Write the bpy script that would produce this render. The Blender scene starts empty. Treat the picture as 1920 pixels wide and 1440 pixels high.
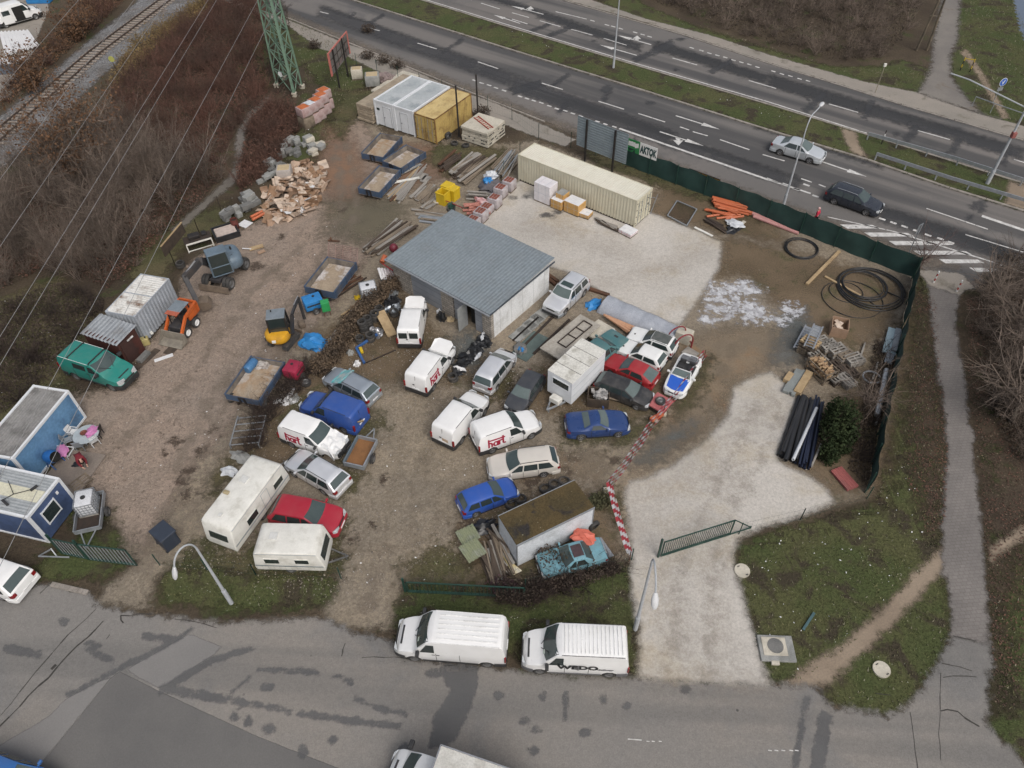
import bpy,bmesh,math,random
import numpy as np
from mathutils import Vector,Matrix
random.seed(7);rng=np.random.default_rng(7)
SC=bpy.context.scene
COL=SC.collection
PI=math.pi
# ------------------------------------------------------------------ camera
F_PX,PITCH,ROLL,CAM_H=1387.0,math.radians(47.316),math.radians(-1.209),36.70
cam_d=bpy.data.cameras.new("drone_camera");cam=bpy.data.objects.new("drone_camera",cam_d);COL.objects.link(cam)
_F=Vector((0,math.cos(PITCH),-math.sin(PITCH)));_U0=Vector((0,math.sin(PITCH),math.cos(PITCH)));_R0=Vector((1,0,0))
_R=math.cos(ROLL)*_R0+math.sin(ROLL)*_U0;_U=math.cos(ROLL)*_U0 -math.sin(ROLL)*_R0
M=Matrix(((_R.x,_U.x,-_F.x,0),(_R.y,_U.y,-_F.y,0),(_R.z,_U.z,-_F.z,CAM_H),(0,0,0,1)))
cam.matrix_world=M
cam_d.sensor_fit='HORIZONTAL';cam_d.sensor_width=36.0;cam_d.lens=F_PX/1920*36.0
cam_d.clip_start=0.5;cam_d.clip_end=2000
SC.camera=cam
# ------------------------------------------------------------------ daylight: overcast
SUN_EL,SUN_AZ=math.radians(50),math.radians(150)
w=bpy.data.worlds.new("World");SC.world=w;w.use_nodes=True
nt=w.node_tree;nt.nodes.clear()
sky=nt.nodes.new('ShaderNodeTexSky');sky.sky_type='NISHITA';sky.sun_disc=False
sky.sun_elevation=SUN_EL;sky.sun_rotation=SUN_AZ;sky.air_density=1.0;sky.dust_density=6.0;sky.ozone_density=1.0
hs=nt.nodes.new('ShaderNodeHueSaturation');hs.inputs['Saturation'].default_value=0.46
bg=nt.nodes.new('ShaderNodeBackground');bg.inputs['Strength'].default_value=0.13
out=nt.nodes.new('ShaderNodeOutputWorld')
nt.links.new(sky.outputs[0],hs.inputs['Color']);nt.links.new(hs.outputs[0],bg.inputs['Color']);nt.links.new(bg.outputs[0],out.inputs[0])
sl=bpy.data.lights.new("sun",'SUN');sl.energy=0.5;sl.angle=math.radians(30);sl.color=(1,.97,.93)
so=bpy.data.objects.new("sun",sl);COL.objects.link(so)
so.rotation_euler=(math.pi/2 -SUN_EL,0,math.pi -SUN_AZ);so.location=(0,0,80)
SC.view_settings.view_transform='Standard';SC.view_settings.look='None'
SC.view_settings.exposure=0.16;SC.cycles.transparent_max_bounces=48;SC.view_settings.gamma=1.0
def G(u,v,z=0.0):
 """where the sight line through photo pixel (u, v) meets height z"""
 D=_F+(u-960)/F_PX*_R+(720-v)/F_PX*_U
 t=(z-CAM_H)/D.z
 return Vector((t*D.x,t*D.y,z))
def G2(u,v):p=G(u,v);return (p.x,p.y)
# ------------------------------------------------------------------ node helper and materials
class NT:
 def __init__(s,name):
  s.m=bpy.data.materials.new(name);s.m.use_nodes=True
  s.t=s.m.node_tree;s.t.nodes.clear()
  s.out=s.t.nodes.new('ShaderNodeOutputMaterial')
  s.b=s.t.nodes.new('ShaderNodeBsdfPrincipled');s.L(s.b.outputs[0],s.out.inputs['Surface'])
  s.tc=s.t.nodes.new('ShaderNodeTexCoord').outputs['Object']
 def L(s,a,b):s.t.links.new(a,b)
 def put(s,sock,v):
  if isinstance(v,(int,float)):sock.default_value=v
  elif isinstance(v,tuple):sock.default_value=(*v,1) if len(v)==3 and sock.type=='RGBA' else v
  else:s.L(v,sock)
 def noise(s,scale,detail=3,rough=.55,vec=None,dist=0):
  n=s.t.nodes.new('ShaderNodeTexNoise');n.inputs['Scale'].default_value=scale
  n.inputs['Detail'].default_value=detail;n.inputs['Roughness'].default_value=rough;n.inputs['Distortion'].default_value=dist
  s.L(vec or s.tc,n.inputs['Vector']);return n.outputs[0]
 def vor(s,scale,feat='F1',vec=None,out='Distance'):
  n=s.t.nodes.new('ShaderNodeTexVoronoi');n.feature=feat;n.inputs['Scale'].default_value=scale
  s.L(vec or s.tc,n.inputs['Vector']);return n.outputs[out]
 def math(s,op,a,b=0.0,clamp=False):
  n=s.t.nodes.new('ShaderNodeMath');n.operation=op;n.use_clamp=clamp
  s.put(n.inputs[0],a);s.put(n.inputs[1],b);return n.outputs[0]
 def ramp(s,f,lo,hi,a=0.0,b=1.0,smooth=True):
  n=s.t.nodes.new('ShaderNodeMapRange');n.interpolation_type='SMOOTHSTEP' if smooth else 'LINEAR'
  s.put(n.inputs[0],f);s.put(n.inputs[1],lo);s.put(n.inputs[2],hi);s.put(n.inputs[3],a);s.put(n.inputs[4],b);return n.outputs[0]
 def mix(s,f,a,b,typ='MIX'):
  n=s.t.nodes.new('ShaderNodeMix');n.data_type='RGBA';n.blend_type=typ
  s.put(n.inputs[0],f);s.put(n.inputs[6],a);s.put(n.inputs[7],b);return n.outputs[2]
 def mul(s,col,f):
  n=s.t.nodes.new('ShaderNodeVectorMath');n.operation='SCALE'
  s.put(n.inputs[0],col);s.put(n.inputs[3],f);return n.outputs[0]
 def bump(s,h,strength=.3,dist=.02):
  n=s.t.nodes.new('ShaderNodeBump');n.inputs['Strength'].default_value=strength;n.inputs['Distance'].default_value=dist
  s.L(h,n.inputs['Height']);s.L(n.outputs[0],s.b.inputs['Normal'])
 def done(s,col,rough=.8,metal=0.0,spec=None,coat=0.0):
  s.put(s.b.inputs['Base Color'],col);s.put(s.b.inputs['Roughness'],rough);s.put(s.b.inputs['Metallic'],metal)
  if spec is not None:s.b.inputs['Specular IOR Level'].default_value=spec
  if coat:s.b.inputs['Coat Weight'].default_value=coat;s.b.inputs['Coat Roughness'].default_value=.08
  return s.m
_pm={}
def pm(name,c1,c2=None,scale=3.0,rough=.7,metal=0.0,dirt=None,dirt_amt=.35,dirt_scale=1.2,bump=0.0,grain=.12,coat=0.0,spec=None):
 """two-tone noise material with grain and optional patches of dirt"""
 if name in _pm:return _pm[name]
 n=NT(name)
 c2=c2 or tuple(x*.8 for x in c1)
 col=n.mix(n.ramp(n.noise(scale,4),.3,.7),c1,c2)
 if dirt:col=n.mix(n.math('MULTIPLY',n.ramp(n.noise(dirt_scale,6,.65),.48,.68),dirt_amt),col,dirt)
 if grain:col=n.mul(col,n.ramp(n.noise(scale*9,2),.25,.75,1-grain,1+grain))
 if bump:n.bump(n.noise(scale*6,4),bump,.03)
 _pm[name]=n.done(col,rough,metal,spec,coat);return _pm[name]
def aB(name,c1,c2,c3=None,sb=.08,sm=.5,sf=9.0,fine=.28,speck=None,speck_thr=.10,speck_scale=3.0,speck_amt=.8,
              edge=True,feather=.35,namp=.35,nscale=1.6,bump=.35,opacity=1.0,streak=None,rough=.95,c3lo=.52,c3hi=.68,pebbles=0.0,extra=None,gain=1.06,clods=0.0):
 n=NT(name);c1,c2,c3=[c and tuple(x*gain for x in c) for c in (c1,c2,c3)]
 col=n.mix(n.ramp(n.noise(sb,4,.6),.38,.62),c1,c2)
 if c3:col=n.mix(n.ramp(n.noise(sm,6,.65,dist=.4),c3lo,c3hi),col,c3)
 if streak:
  mp=n.t.nodes.new('ShaderNodeMapping');mp.inputs['Rotation'].default_value=(0,0,streak[0]);mp.inputs['Scale'].default_value=(.05,1,1)
  rot=n.t.nodes.new('ShaderNodeMapping');rot.inputs['Rotation'].default_value=(0,0,-streak[0]);n.L(n.tc,rot.inputs['Vector'])
  mp.inputs['Rotation'].default_value=(0,0,0);n.L(rot.outputs[0],mp.inputs['Vector'])
  col=n.mix(n.math('MULTIPLY',n.ramp(n.noise(streak[3],3,.5,vec=mp.outputs[0]),.45,.62),streak[2]),col,streak[1])
 g=n.noise(sf,5,.7)
 col=n.mul(col,n.ramp(g,.25,.75,1-fine,1+fine,False))
 g2=n.noise(sf*3.5,2)
 col=n.mul(col,n.ramp(g2,.25,.75,1-fine*.6,1+fine*.6,False))
 if pebbles:
  pv=n.vor(7.0,out='Color')
  sep=n.t.nodes.new('ShaderNodeSeparateColor');n.L(pv,sep.inputs[0])
  col=n.mul(col,n.ramp(sep.outputs[0],0,1,1-pebbles,1+pebbles,False))
 if speck:
  v=n.vor(speck_scale);msk=n.math('MULTIPLY',n.math('LESS_THAN',v,speck_thr),n.ramp(n.noise(.9,3),.45,.6))
  col=n.mix(n.math('MULTIPLY',msk,speck_amt),col,speck)
 if clods:
  v=n.vor(.9);msk=n.math('MULTIPLY',n.ramp(n.math('ADD',v,n.math('MULTIPLY',n.noise(7,3),.22)),.16,.24,1,0),n.ramp(n.noise(.22,3),.46,.58))
  col=n.mul(col,n.math('SUBTRACT',1.0,n.math('MULTIPLY',msk,clods)))
 if extra:col=extra(n,col)
 if bump:n.bump(g,bump,.06)
 m=n.done(col,rough,0,.2)
 if edge:
  at=n.t.nodes.new('ShaderNodeAttribute');at.attribute_name='sd'
  nz=n.math('MULTIPLY',n.math('SUBTRACT',n.noise(nscale,6,.7),.5),namp*4)
  a=n.ramp(n.math('ADD',at.outputs['Fac'],nz),-feather/2,feather/2)
  if opacity<1:a=n.math('MULTIPLY',a,opacity)
  n.L(a,n.b.inputs['Alpha'])
 return m
# ------------------------------------------------------------------ object helpers
def aA(name,label,cat,loc=(0,0,0),rz=0.0,group=None):
 o=bpy.data.objects.new(name,None);COL.objects.link(o);o.empty_display_size=.3
 o.location=loc;o.rotation_euler=(0,0,rz);tag(o,label,cat,group)
 if globals().get('PEND'):o.scale=(globals()['PEND'],)*3;globals()['PEND']=None
 return o
def tag(o,label=None,cat=None,group=None,kind=None):
 if label:o['label']=label
 if cat:o['category']=cat
 if group:o['group']=group
 if kind:o['kind']=kind
 return o
def dQ(o,parent=None,loc=None,rz=None,label=None,swap=None):
 c=o.copy();COL.objects.link(c)
 if parent:c.parent=parent
 if loc is not None:c.location=loc
 if rz is not None:c.rotation_euler=(0,0,rz)
 if label:c['label']=label
 for ch in list(o.children):dQ(ch,c)
 return c
def aQ(name,verts,faces,mat,parent=None,smooth=False,angle=35):
 me=bpy.data.meshes.new(name);me.from_pydata([tuple(v) for v in verts],[],faces);me.update()
 if mat:me.materials.append(mat)
 if smooth:
  me.shade_smooth()
  if angle:me.set_sharp_from_angle(angle=math.radians(angle))
 o=bpy.data.objects.new(name,me);COL.objects.link(o)
 if parent:o.parent=parent
 return o
def cU(name,V,Fq,mat,parent=None,attr=None):
 """fast mesh from numpy arrays; Fq is (n,3) or (n,4)"""
 me=bpy.data.meshes.new(name);k=Fq.shape[1]
 me.vertices.add(len(V));me.vertices.foreach_set('co',np.asarray(V,np.float32).ravel())
 me.loops.add(Fq.size);me.loops.foreach_set('vertex_index',np.asarray(Fq,np.int32).ravel())
 me.polygons.add(len(Fq));me.polygons.foreach_set('loop_start',np.arange(0,Fq.size,k,dtype=np.int32))
 if attr is not None:
  a=me.attributes.new('sd','FLOAT','POINT');a.data.foreach_set('value',np.asarray(attr,np.float32))
 me.update(calc_edges=True);me.validate()
 if mat:me.materials.append(mat)
 o=bpy.data.objects.new(name,me);COL.objects.link(o)
 if parent:o.parent=parent
 return o
class MB:
 """collects boxes, bars, tubes and lathes; build() links them as one mesh object"""
 def __init__(s):s.v=[];s.f=[];s.smooth=False
 def add(s,vs,fs):
  b=len(s.v);s.v+=[Vector(p) for p in vs];s.f+=[tuple(i+b for i in f) for f in fs];return s
 def box(s,c,d,rz=0.0,ry=0.0,rx=0.0,taper=1.0):
  R=Matrix.Rotation(rz,3,'Z') @ Matrix.Rotation(ry,3,'Y') @ Matrix.Rotation(rx,3,'X');c=Vector(c);vs=[]
  for z in (-.5,.5):
   k=taper if z>0 else 1
   for x,y in ((-.5,-.5),(.5,-.5),(.5,.5),(-.5,.5)):vs.append(c+R @ Vector((x*d[0]*k,y*d[1]*k,z*d[2])))
  return s.add(vs,[(3,2,1,0),(4,5,6,7),(0,1,5,4),(1,2,6,5),(2,3,7,6),(3,0,4,7)])
 def bbox(s,c,d,bev=.03,rz=0.0,ry=0.0,rx=0.0):
  """box with chamfered edges"""
  R=Matrix.Rotation(rz,3,'Z') @ Matrix.Rotation(ry,3,'Y') @ Matrix.Rotation(rx,3,'X');c=Vector(c)
  bm=bmesh.new();bmesh.ops.create_cube(bm,size=1)
  for v in bm.verts:v.co=Vector((v.co.x*d[0],v.co.y*d[1],v.co.z*d[2]))
  bmesh.ops.bevel(bm,geom=bm.edges[:],offset=min(bev,min(d)*.45),segments=2,affect='EDGES',profile=.5)
  bm.verts.index_update();vs=[c+R @ v.co for v in bm.verts];fs=[tuple(v.index for v in f.verts) for f in bm.faces];bm.free()
  return s.add(vs,fs)
 def bar(s,p0,p1,w,h=None,up=(0,0,1)):
  p0=Vector(p0);p1=Vector(p1);h=h or w;d=(p1-p0)
  if d.length<1e-5:return s
  d.normalize();up=Vector(up)
  if abs(d.dot(up))>.98:up=Vector((1,0,0))
  a=d.cross(up).normalized();b=a.cross(d).normalized();vs=[]
  for p in (p0,p1):
   for x,y in ((-.5,-.5),(.5,-.5),(.5,.5),(-.5,.5)):vs.append(p+a*x*w+b*y*h)
  return s.add(vs,[(3,2,1,0),(4,5,6,7),(0,1,5,4),(1,2,6,5),(2,3,7,6),(3,0,4,7)])
 def cyl(s,p0,p1,r,n=12,r1=None,caps=True):
  p0=Vector(p0);p1=Vector(p1);r1=r if r1 is None else r1;d=(p1-p0).normalized()
  up=Vector((0,0,1)) if abs(d.z)<.9 else Vector((1,0,0));a=d.cross(up).normalized();b=a.cross(d).normalized();vs=[]
  for p,q in ((p0,r),(p1,r1)):
   for i in range(n):
    t=2*PI*i/n;vs.append(p+(a*math.cos(t)+b*math.sin(t))*q)
  fs=[(i,(i+1) % n,n+(i+1) % n,n+i) for i in range(n)]
  if caps:fs+=[tuple(range(n-1,-1,-1)),tuple(range(n,2*n))]
  return s.add(vs,fs)
 def tube(s,pts,r,n=6,closed=False):
  pts=[Vector(p) for p in pts];k=len(pts);vs=[];prev=None
  for i,p in enumerate(pts):
   d=(pts[(i+1) % k] -pts[i-1]) if closed else (pts[min(i+1,k-1)] -pts[max(i-1,0)])
   d.normalize();up=Vector((0,0,1)) if abs(d.z)<.95 else Vector((1,0,0))
   a=d.cross(up).normalized()
   if prev is not None and a.dot(prev)<0:a=-a
   prev=a;b=a.cross(d).normalized();rr=r[i] if isinstance(r,(list,tuple)) else r
   for j in range(n):
    t=2*PI*j/n;vs.append(p+(a*math.cos(t)+b*math.sin(t))*rr)
  fs=[]
  for i in range(k if closed else k-1):
   i2=(i+1) % k
   for j in range(n):fs.append((i*n+j,i*n+(j+1) % n,i2*n+(j+1) % n,i2*n+j))
  if not closed:fs+=[tuple(range(n-1,-1,-1)),tuple(range((k-1)*n,k*n))]
  return s.add(vs,fs)
 def lathe(s,prof,c=(0,0,0),n=20,axis='Z'):
  c=Vector(c);vs=[];k=len(prof)
  for i in range(n):
   t=2*PI*i/n
   for r,z in prof:
    p=Vector((r*math.cos(t),r*math.sin(t),z))
    if axis=='Y':p=Vector((p.x,p.z,p.y))
    if axis=='X':p=Vector((p.z,p.x,p.y))
    vs.append(c+p)
  fs=[]
  for i in range(n):
   i2=(i+1) % n
   for j in range(k-1):fs.append((i*k+j,i2*k+j,i2*k+j+1,i*k+j+1))
  return s.add(vs,fs)
 def prism(s,poly,z0,z1):
  n=len(poly);vs=[(x,y,z0) for x,y in poly]+[(x,y,z1) for x,y in poly]
  return s.add(vs,[tuple(range(n-1,-1,-1)),tuple(range(n,2*n))]+[(i,(i+1) % n,n+(i+1) % n,n+i) for i in range(n)])
 def ext(s,prof,y0,y1):
  """profile of (x, z) pushed along y"""
  n=len(prof);vs=[(x,y0,z) for x,z in prof]+[(x,y1,z) for x,z in prof]
  return s.add(vs,[tuple(range(n)),tuple(range(2*n-1,n-1,-1))]+[((i+1) % n,i,n+i,n+(i+1) % n) for i in range(n)])
 def quad(s,*p):return s.add(p,[tuple(range(len(p)))])
 def build(s,name,mat,parent=None,smooth=False,angle=35):return aQ(name,s.v,s.f,mat,parent,smooth,angle)
# ------------------------------------------------------------------ ground sheets
def eA(P,X,Y):
 P=np.asarray(P,float);d2=np.full(X.shape,1e18);inside=np.zeros(X.shape,bool)
 for i in range(len(P)):
  ax,ay=P[i-1];bx,by=P[i];ex,ey=bx-ax,by-ay
  t=np.clip(((X-ax)*ex+(Y-ay)*ey)/max(ex*ex+ey*ey,1e-12),0,1)
  d2=np.minimum(d2,(X-ax-t*ex)**2+(Y-ay-t*ey)**2)
  c=(ay>Y) != (by>Y)
  if abs(ey)>1e-12:inside ^= c & (X<(bx-ax)*(Y-ay)/ey+ax)
 return np.where(inside,1,-1)*np.sqrt(d2)
def aN(name,px,z,mat,res=.4,margin=.5,world=False,kind='structure',bumpy=0.0):
 P=np.array(px if world else [G2(*p) for p in px]);lo=P.min(0)-margin-res;hi=P.max(0)+margin+res
 nx,ny=int((hi[0]-lo[0])/res)+2,int((hi[1]-lo[1])/res)+2
 xs=lo[0]+np.arange(nx)*res;ys=lo[1]+np.arange(ny)*res;X,Y=np.meshgrid(xs,ys)
 sd=eA(P,X,Y);keep=sd>-margin
 cell=keep[:-1,:-1] | keep[1:,:-1] | keep[:-1,1:] | keep[1:,1:]
 idx=np.arange(nx*ny).reshape(ny,nx);jj,ii=np.nonzero(cell)
 Fq=np.stack([idx[jj,ii],idx[jj,ii+1],idx[jj+1,ii+1],idx[jj+1,ii]],1)
 used,inv=np.unique(Fq,return_inverse=True)
 Z=np.full(X.size,z)
 V=np.stack([X.ravel(),Y.ravel(),Z],1)[used]
 o=cU(name,V,inv.reshape(-1,4),mat,attr=sd.ravel()[used]);o['kind']=kind
 return o
# ------------------------------------------------------------------ the ground, roads and paths
def bD(name,polys,z,mat,res=.35,margin=.5):
 obs=[np.array([G2(*p) for p in q]) for q in polys]
 A=np.concatenate(obs);lo=A.min(0)-margin-res;hi=A.max(0)+margin+res
 nx,ny=int((hi[0]-lo[0])/res)+2,int((hi[1]-lo[1])/res)+2
 X,Y=np.meshgrid(lo[0]+np.arange(nx)*res,lo[1]+np.arange(ny)*res)
 sd=np.full(X.shape,-99.0)
 for P in obs:
  a=P.min(0)-margin-res*2;b=P.max(0)+margin+res*2
  i0,i1=np.clip(((a[0]-lo[0])/res,(b[0]-lo[0])/res),0,nx).astype(int);j0,j1=np.clip(((a[1]-lo[1])/res,(b[1]-lo[1])/res),0,ny).astype(int)
  sl_=(slice(j0,j1),slice(i0,i1));sd[sl_]=np.maximum(sd[sl_],eA(P,X[sl_],Y[sl_]))
 keep=sd>-margin;cell=keep[:-1,:-1] | keep[1:,:-1] | keep[:-1,1:] | keep[1:,1:]
 idx=np.arange(nx*ny).reshape(ny,nx);jj,ii=np.nonzero(cell)
 Fq=np.stack([idx[jj,ii],idx[jj,ii+1],idx[jj+1,ii+1],idx[jj+1,ii]],1);used,inv=np.unique(Fq,return_inverse=True)
 V=np.stack([X.ravel(),Y.ravel(),np.full(X.size,z)],1)[used]
 o=cU(name,V,inv.reshape(-1,4),mat,attr=np.maximum(sd,-margin*2).ravel()[used]);o['kind']='structure';return o
def jC(p,q,wd):
 """pixel quad round the ground line p-q, wd metres wide"""
 a=G(*p);b=G(*q);d=(b-a).normalized();n=Vector((-d.y,d.x,0))*wd/2
 return [a+n,b+n,b-n,a-n]
def bA(p,q,wpx):
 d=Vector((q[0]-p[0],q[1]-p[1])).normalized();n=Vector((-d.y,d.x))*wpx/2
 return [(p[0]+n.x,p[1]+n.y),(q[0]+n.x,q[1]+n.y),(q[0]-n.x,q[1]-n.y),(p[0]-n.x,p[1]-n.y)]
def aV(u,v,rx,ry):return [(u+rx*math.cos(t*PI/5)*(1+.15*math.sin(t*3)),v+ry*math.sin(t*PI/5)) for t in range(10)]
HWY=math.atan2(*(lambda d:(d.y,d.x))(G(1440,244)-G(960,95)))
m_scrub=aB('scrub_soil',(.055,.042,.030),(.085,.066,.045),(.055,.062,.026),sb=.12,sm=.35,sf=6,fine=.5,speck=(.5,.5,.47),speck_thr=.05,speck_scale=1.1,edge=False,bump=.8,c3lo=.55,c3hi=.66,gain=1.0)
m_yard=aB('yard_gravel',(.235,.195,.145),(.185,.158,.124),(.165,.137,.103),sb=.11,sm=.30,sf=11,fine=.38,pebbles=.18,speck=(.55,.52,.48),speck_thr=.05,speck_scale=1.3,feather=.9,namp=.6,c3lo=.50,c3hi=.70,clods=0.35)
m_leftyard=aB('left_yard_dirt',(.200,.156,.124),(.168,.138,.114),(.105,.085,.066),sb=.10,sm=.38,sf=10,fine=.36,pebbles=.14,speck=(.6,.57,.52),speck_thr=.045,speck_scale=1.2,feather=1.2,namp=.8,c3lo=.52,c3hi=.72,streak=(math.radians(50),(.235,.190,.155),.5,1.0),clods=0.5,gain=1.42)
m_dirt=aB('brown_dirt',(.155,.115,.075),(.110,.082,.052),(.080,.075,.038),sb=.14,sm=.4,sf=9,fine=.38,speck=(.6,.58,.52),speck_thr=.06,speck_scale=1.0,feather=2.0,namp=1.0,opacity=.78,clods=0.3,gain=1.2)
m_ochre=aB('ochre_dirt',(.250,.190,.130),(.205,.165,.120),(.26,.17,.10),sb=.2,sm=.3,sf=9,fine=.25,feather=2.2,namp=1.0,opacity=.8)
m_red=aB('reddish_dirt',(.250,.150,.095),(.210,.140,.100),None,sb=.2,sf=9,fine=.25,feather=2.6,namp=1.0,opacity=.75)
m_olive=aB('olive_sand',(.150,.132,.092),(.125,.112,.080),None,sb=.2,sf=12,fine=.25,feather=3,namp=1.2,opacity=.75)
m_bluegrey=aB('blue_grey_mud',(.110,.120,.118),(.15,.150,.140),None,sb=.3,sf=9,fine=.25,feather=2.0,namp=1.0,opacity=.8)
m_grass=aB('rough_grass',(.060,.074,.028),(.080,.082,.036),(.050,.042,.028),sb=.25,sm=.5,sf=7,fine=.55,speck=(.42,.43,.36),speck_thr=.085,speck_scale=3.2,feather=.9,namp=.7,bump=1.0,c3lo=.50,c3hi=.62,gain=1.0)  # pale specks: plastic bits and leaf glints put into the colour
m_drygrass=aB('dry_grass',(.105,.090,.050),(.075,.075,.036),(.06,.05,.032),sb=.3,sm=.6,sf=7,fine=.5,feather=1.6,namp=1.0,bump=.9,speck=(.45,.43,.37),speck_thr=.08,speck_scale=2.2,gain=1.0)
m_leaf=aB('leaf_litter',(.062,.047,.034),(.076,.058,.040),(.046,.050,.022),sb=.3,sm=.5,sf=7,fine=.6,feather=3,namp=1.5,bump=1.0,speck=(.32,.24,.18),speck_thr=.16,speck_scale=4,gain=.95)
m_conc=aB('pale_crushed_concrete',(.420,.395,.360),(.375,.352,.320),(.350,.310,.250),sb=.15,sm=.22,sf=9,fine=.2,pebbles=.07,speck=(.25,.24,.22),speck_thr=.04,speck_scale=1.6,speck_amt=.5,feather=.6,namp=.2,bump=.2,c3lo=.46,c3hi=.70,gain=1.14)
m_side=aB('worn_side_road_asphalt',(.172,.158,.142),(.155,.147,.137),(.135,.131,.126),sb=.10,sm=.16,sf=14,fine=.2,pebbles=.05,speck=(.05,.05,.05),speck_thr=.05,speck_scale=.8,feather=.5,namp=.35,bump=.2,c3lo=.5,c3hi=.66,streak=(math.radians(-4),(.140,.136,.130),.5,.5),gain=1.34)
m_hwy=aB('highway_asphalt',(.135,.125,.117),(.115,.109,.104),(.095,.092,.090),sb=.06,sm=.2,sf=12,fine=.14,edge=True,feather=.2,namp=.1,bump=.2,streak=(HWY,(.052,.054,.058),.7,.33),gain=1.3)
m_patch=aB('tarred_patch',(.103,.104,.107),(.122,.122,.123),None,sb=.5,sf=12,fine=.12,feather=.16,namp=.16,bump=.15,opacity=.62,gain=1.2)
m_darkpatch=aB('dark_tarred_patch',(.048,.050,.055),(.060,.062,.066),None,sb=.5,sf=12,fine=.14,feather=.5,namp=.35,bump=.15,opacity=.6,gain=1.3)
m_darklot=aB('dark_asphalt_lot',(.103,.100,.097),(.118,.114,.109),None,sb=.2,sf=14,fine=.12,feather=.06,namp=.02,bump=.15,gain=1.25)
m_palelot=aB('pale_asphalt_lot',(.172,.166,.160),(.190,.183,.175),None,sb=.2,sf=14,fine=.11,feather=.10,namp=.05,bump=.15,opacity=.9,gain=1.25)
m_pave=aB('pavement_slab',(.240,.216,.188),(.205,.188,.165),(.15,.135,.11),sb=.2,sm=.5,sf=10,fine=.16,feather=.3,namp=.2,bump=.2,c3lo=.56,gain=1.2)
m_grit=aB('gritty_road_edge',(.190,.160,.130),(.150,.130,.110),None,sb=.4,sf=9,fine=.3,feather=1.6,namp=.8,opacity=.75)
m_sand=aB('trodden_sand',(.225,.180,.135),(.190,.150,.112),None,sb=.3,sf=9,fine=.2,feather=.55,namp=.25,gain=1.25)
m_ballast=aB('railway_ballast',(.150,.150,.152),(.110,.105,.100),(.13,.10,.08),sb=.3,sm=.4,sf=7,fine=.55,pebbles=.35,feather=.8,namp=.5,bump=1.0,c3lo=.55,gain=1.25)
m_water=NT('river_water').done((.10,.13,.18),.15)
m_white=pm('white_residue',(.80,.81,.83),(.62,.63,.65),2,.9)
m_lime=aB('spilt_white_plaster',(.66,.67,.70),(.40,.40,.42),None,sb=2,sf=5,fine=.15,feather=.9,namp=1.3,opacity=.8,nscale=1.6,gain=1.0)
def eM(n,col):
 mp=n.t.nodes.new('ShaderNodeMapping');n.L(n.tc,mp.inputs['Vector']);mp.inputs['Rotation'].default_value=(0,0,math.radians(-4))
 b=n.t.nodes.new('ShaderNodeTexBrick');b.inputs['Scale'].default_value=1.0;b.inputs['Brick Width'].default_value=.30;b.inputs['Row Height'].default_value=.20;b.inputs['Mortar Size'].default_value=.022
 b.inputs['Color1'].default_value=(1.05,1.05,1.05,1);b.inputs['Color2'].default_value=(.93,.93,.93,1);b.inputs['Mortar'].default_value=(.80,.78,.77,1);b.inputs['Mortar Smooth'].default_value=.5
 n.L(mp.outputs[0],b.inputs['Vector']);return n.mix(1.0,col,b.outputs['Color'],'MULTIPLY')
m_path=aB('block_paved_path',(.195,.180,.168),(.165,.153,.144),None,sb=.3,sf=10,fine=.12,feather=.4,namp=.25,extra=eM)
m_path2=aB('asphalt_path',(.200,.184,.165),(.165,.152,.140),(.15,.12,.09),sb=.2,sm=.3,sf=12,fine=.15,feather=.9,namp=.5,c3lo=.6)
# far-reaching base sheet
g=aN('ground',[(-1500,-1200),(1500,-1200),(1500,1500),(-1500,1500)],0.0,m_scrub,res=50,world=True)
# grass and scrub tones on the base
aN('grass_verge',[(1060,-30),(1190,32),(1330,72),(1440,106),(1615,157),(1722,176),(1750,132),(1690,112),(1650,125),(1560,125),(1440,92),(1300,48),(1210,10),(1150,-40)],.004,m_grass)
aN('grass_verge',[(1798,-60),(1790,80),(1780,110),(1785,150),(1815,190),(1850,222),(1930,245),(2060,290),(2060,-60)],.004,m_grass)
aN('river',[(1903,-60),(1908,20),(1918,60),(1930,85),(2060,130),(2060,-60)],.006,m_water,margin=.0)
aN('grass_verge',[(1375,1035),(1440,1000),(1640,940),(1690,700),(1725,500),(1745,540),(1765,720),(1777,850),(1768,970),(1770,1080),(1785,1160),(1772,1217),(1715,1310),(1672,1345),(1600,1330),(1545,1322),(1530,1285),(1440,1280),(1420,1200),(1395,1130)],.004,m_grass)
aN('grass_verge',[(1850,1060),(1925,1010),(2020,1000),(2020,1560),(1930,1440),(1850,1360),(1855,1280),(1862,1255),(1850,1160)],.004,m_grass)
aN('leaf_litter',[(1705,700),(1720,560),(1752,560),(1765,720),(1777,850),(1770,970),(1745,1010),(1715,900)],.008,m_leaf)
aN('leaf_litter',[(1800,560),(1812,720),(1826,820),(1838,950),(1848,1080),(1854,1200),(1860,1330),(1885,1330),(1880,1150),(1920,1000),(2030,950),(2030,480),(1860,520)],.008,m_leaf)
aN('grass_verge',[(540,20),(660,95),(760,150),(690,160),(640,200),(640,260),(600,300),(560,330),(530,300),(560,240),(600,160),(570,120),(500,170),(470,90)],.004,m_grass)
aN('grass_verge',[(0,560),(110,520),(190,600),(150,640),(120,690),(130,740),(60,730),(0,810),(-90,830),(-90,560)],.004,m_drygrass)
aN('grass_verge',[(270,440),(420,380),(470,400),(400,450),(340,470),(300,540),(240,520)],.004,m_drygrass)
# railway
aN('railway_ballast',[(-90,405),(0,318),(100,232),(190,143),(250,92),(380,0),(470,-70),(330,-70),(250,10),(160,82),(60,170),(0,218),(-90,290)],.010,m_ballast)
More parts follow.
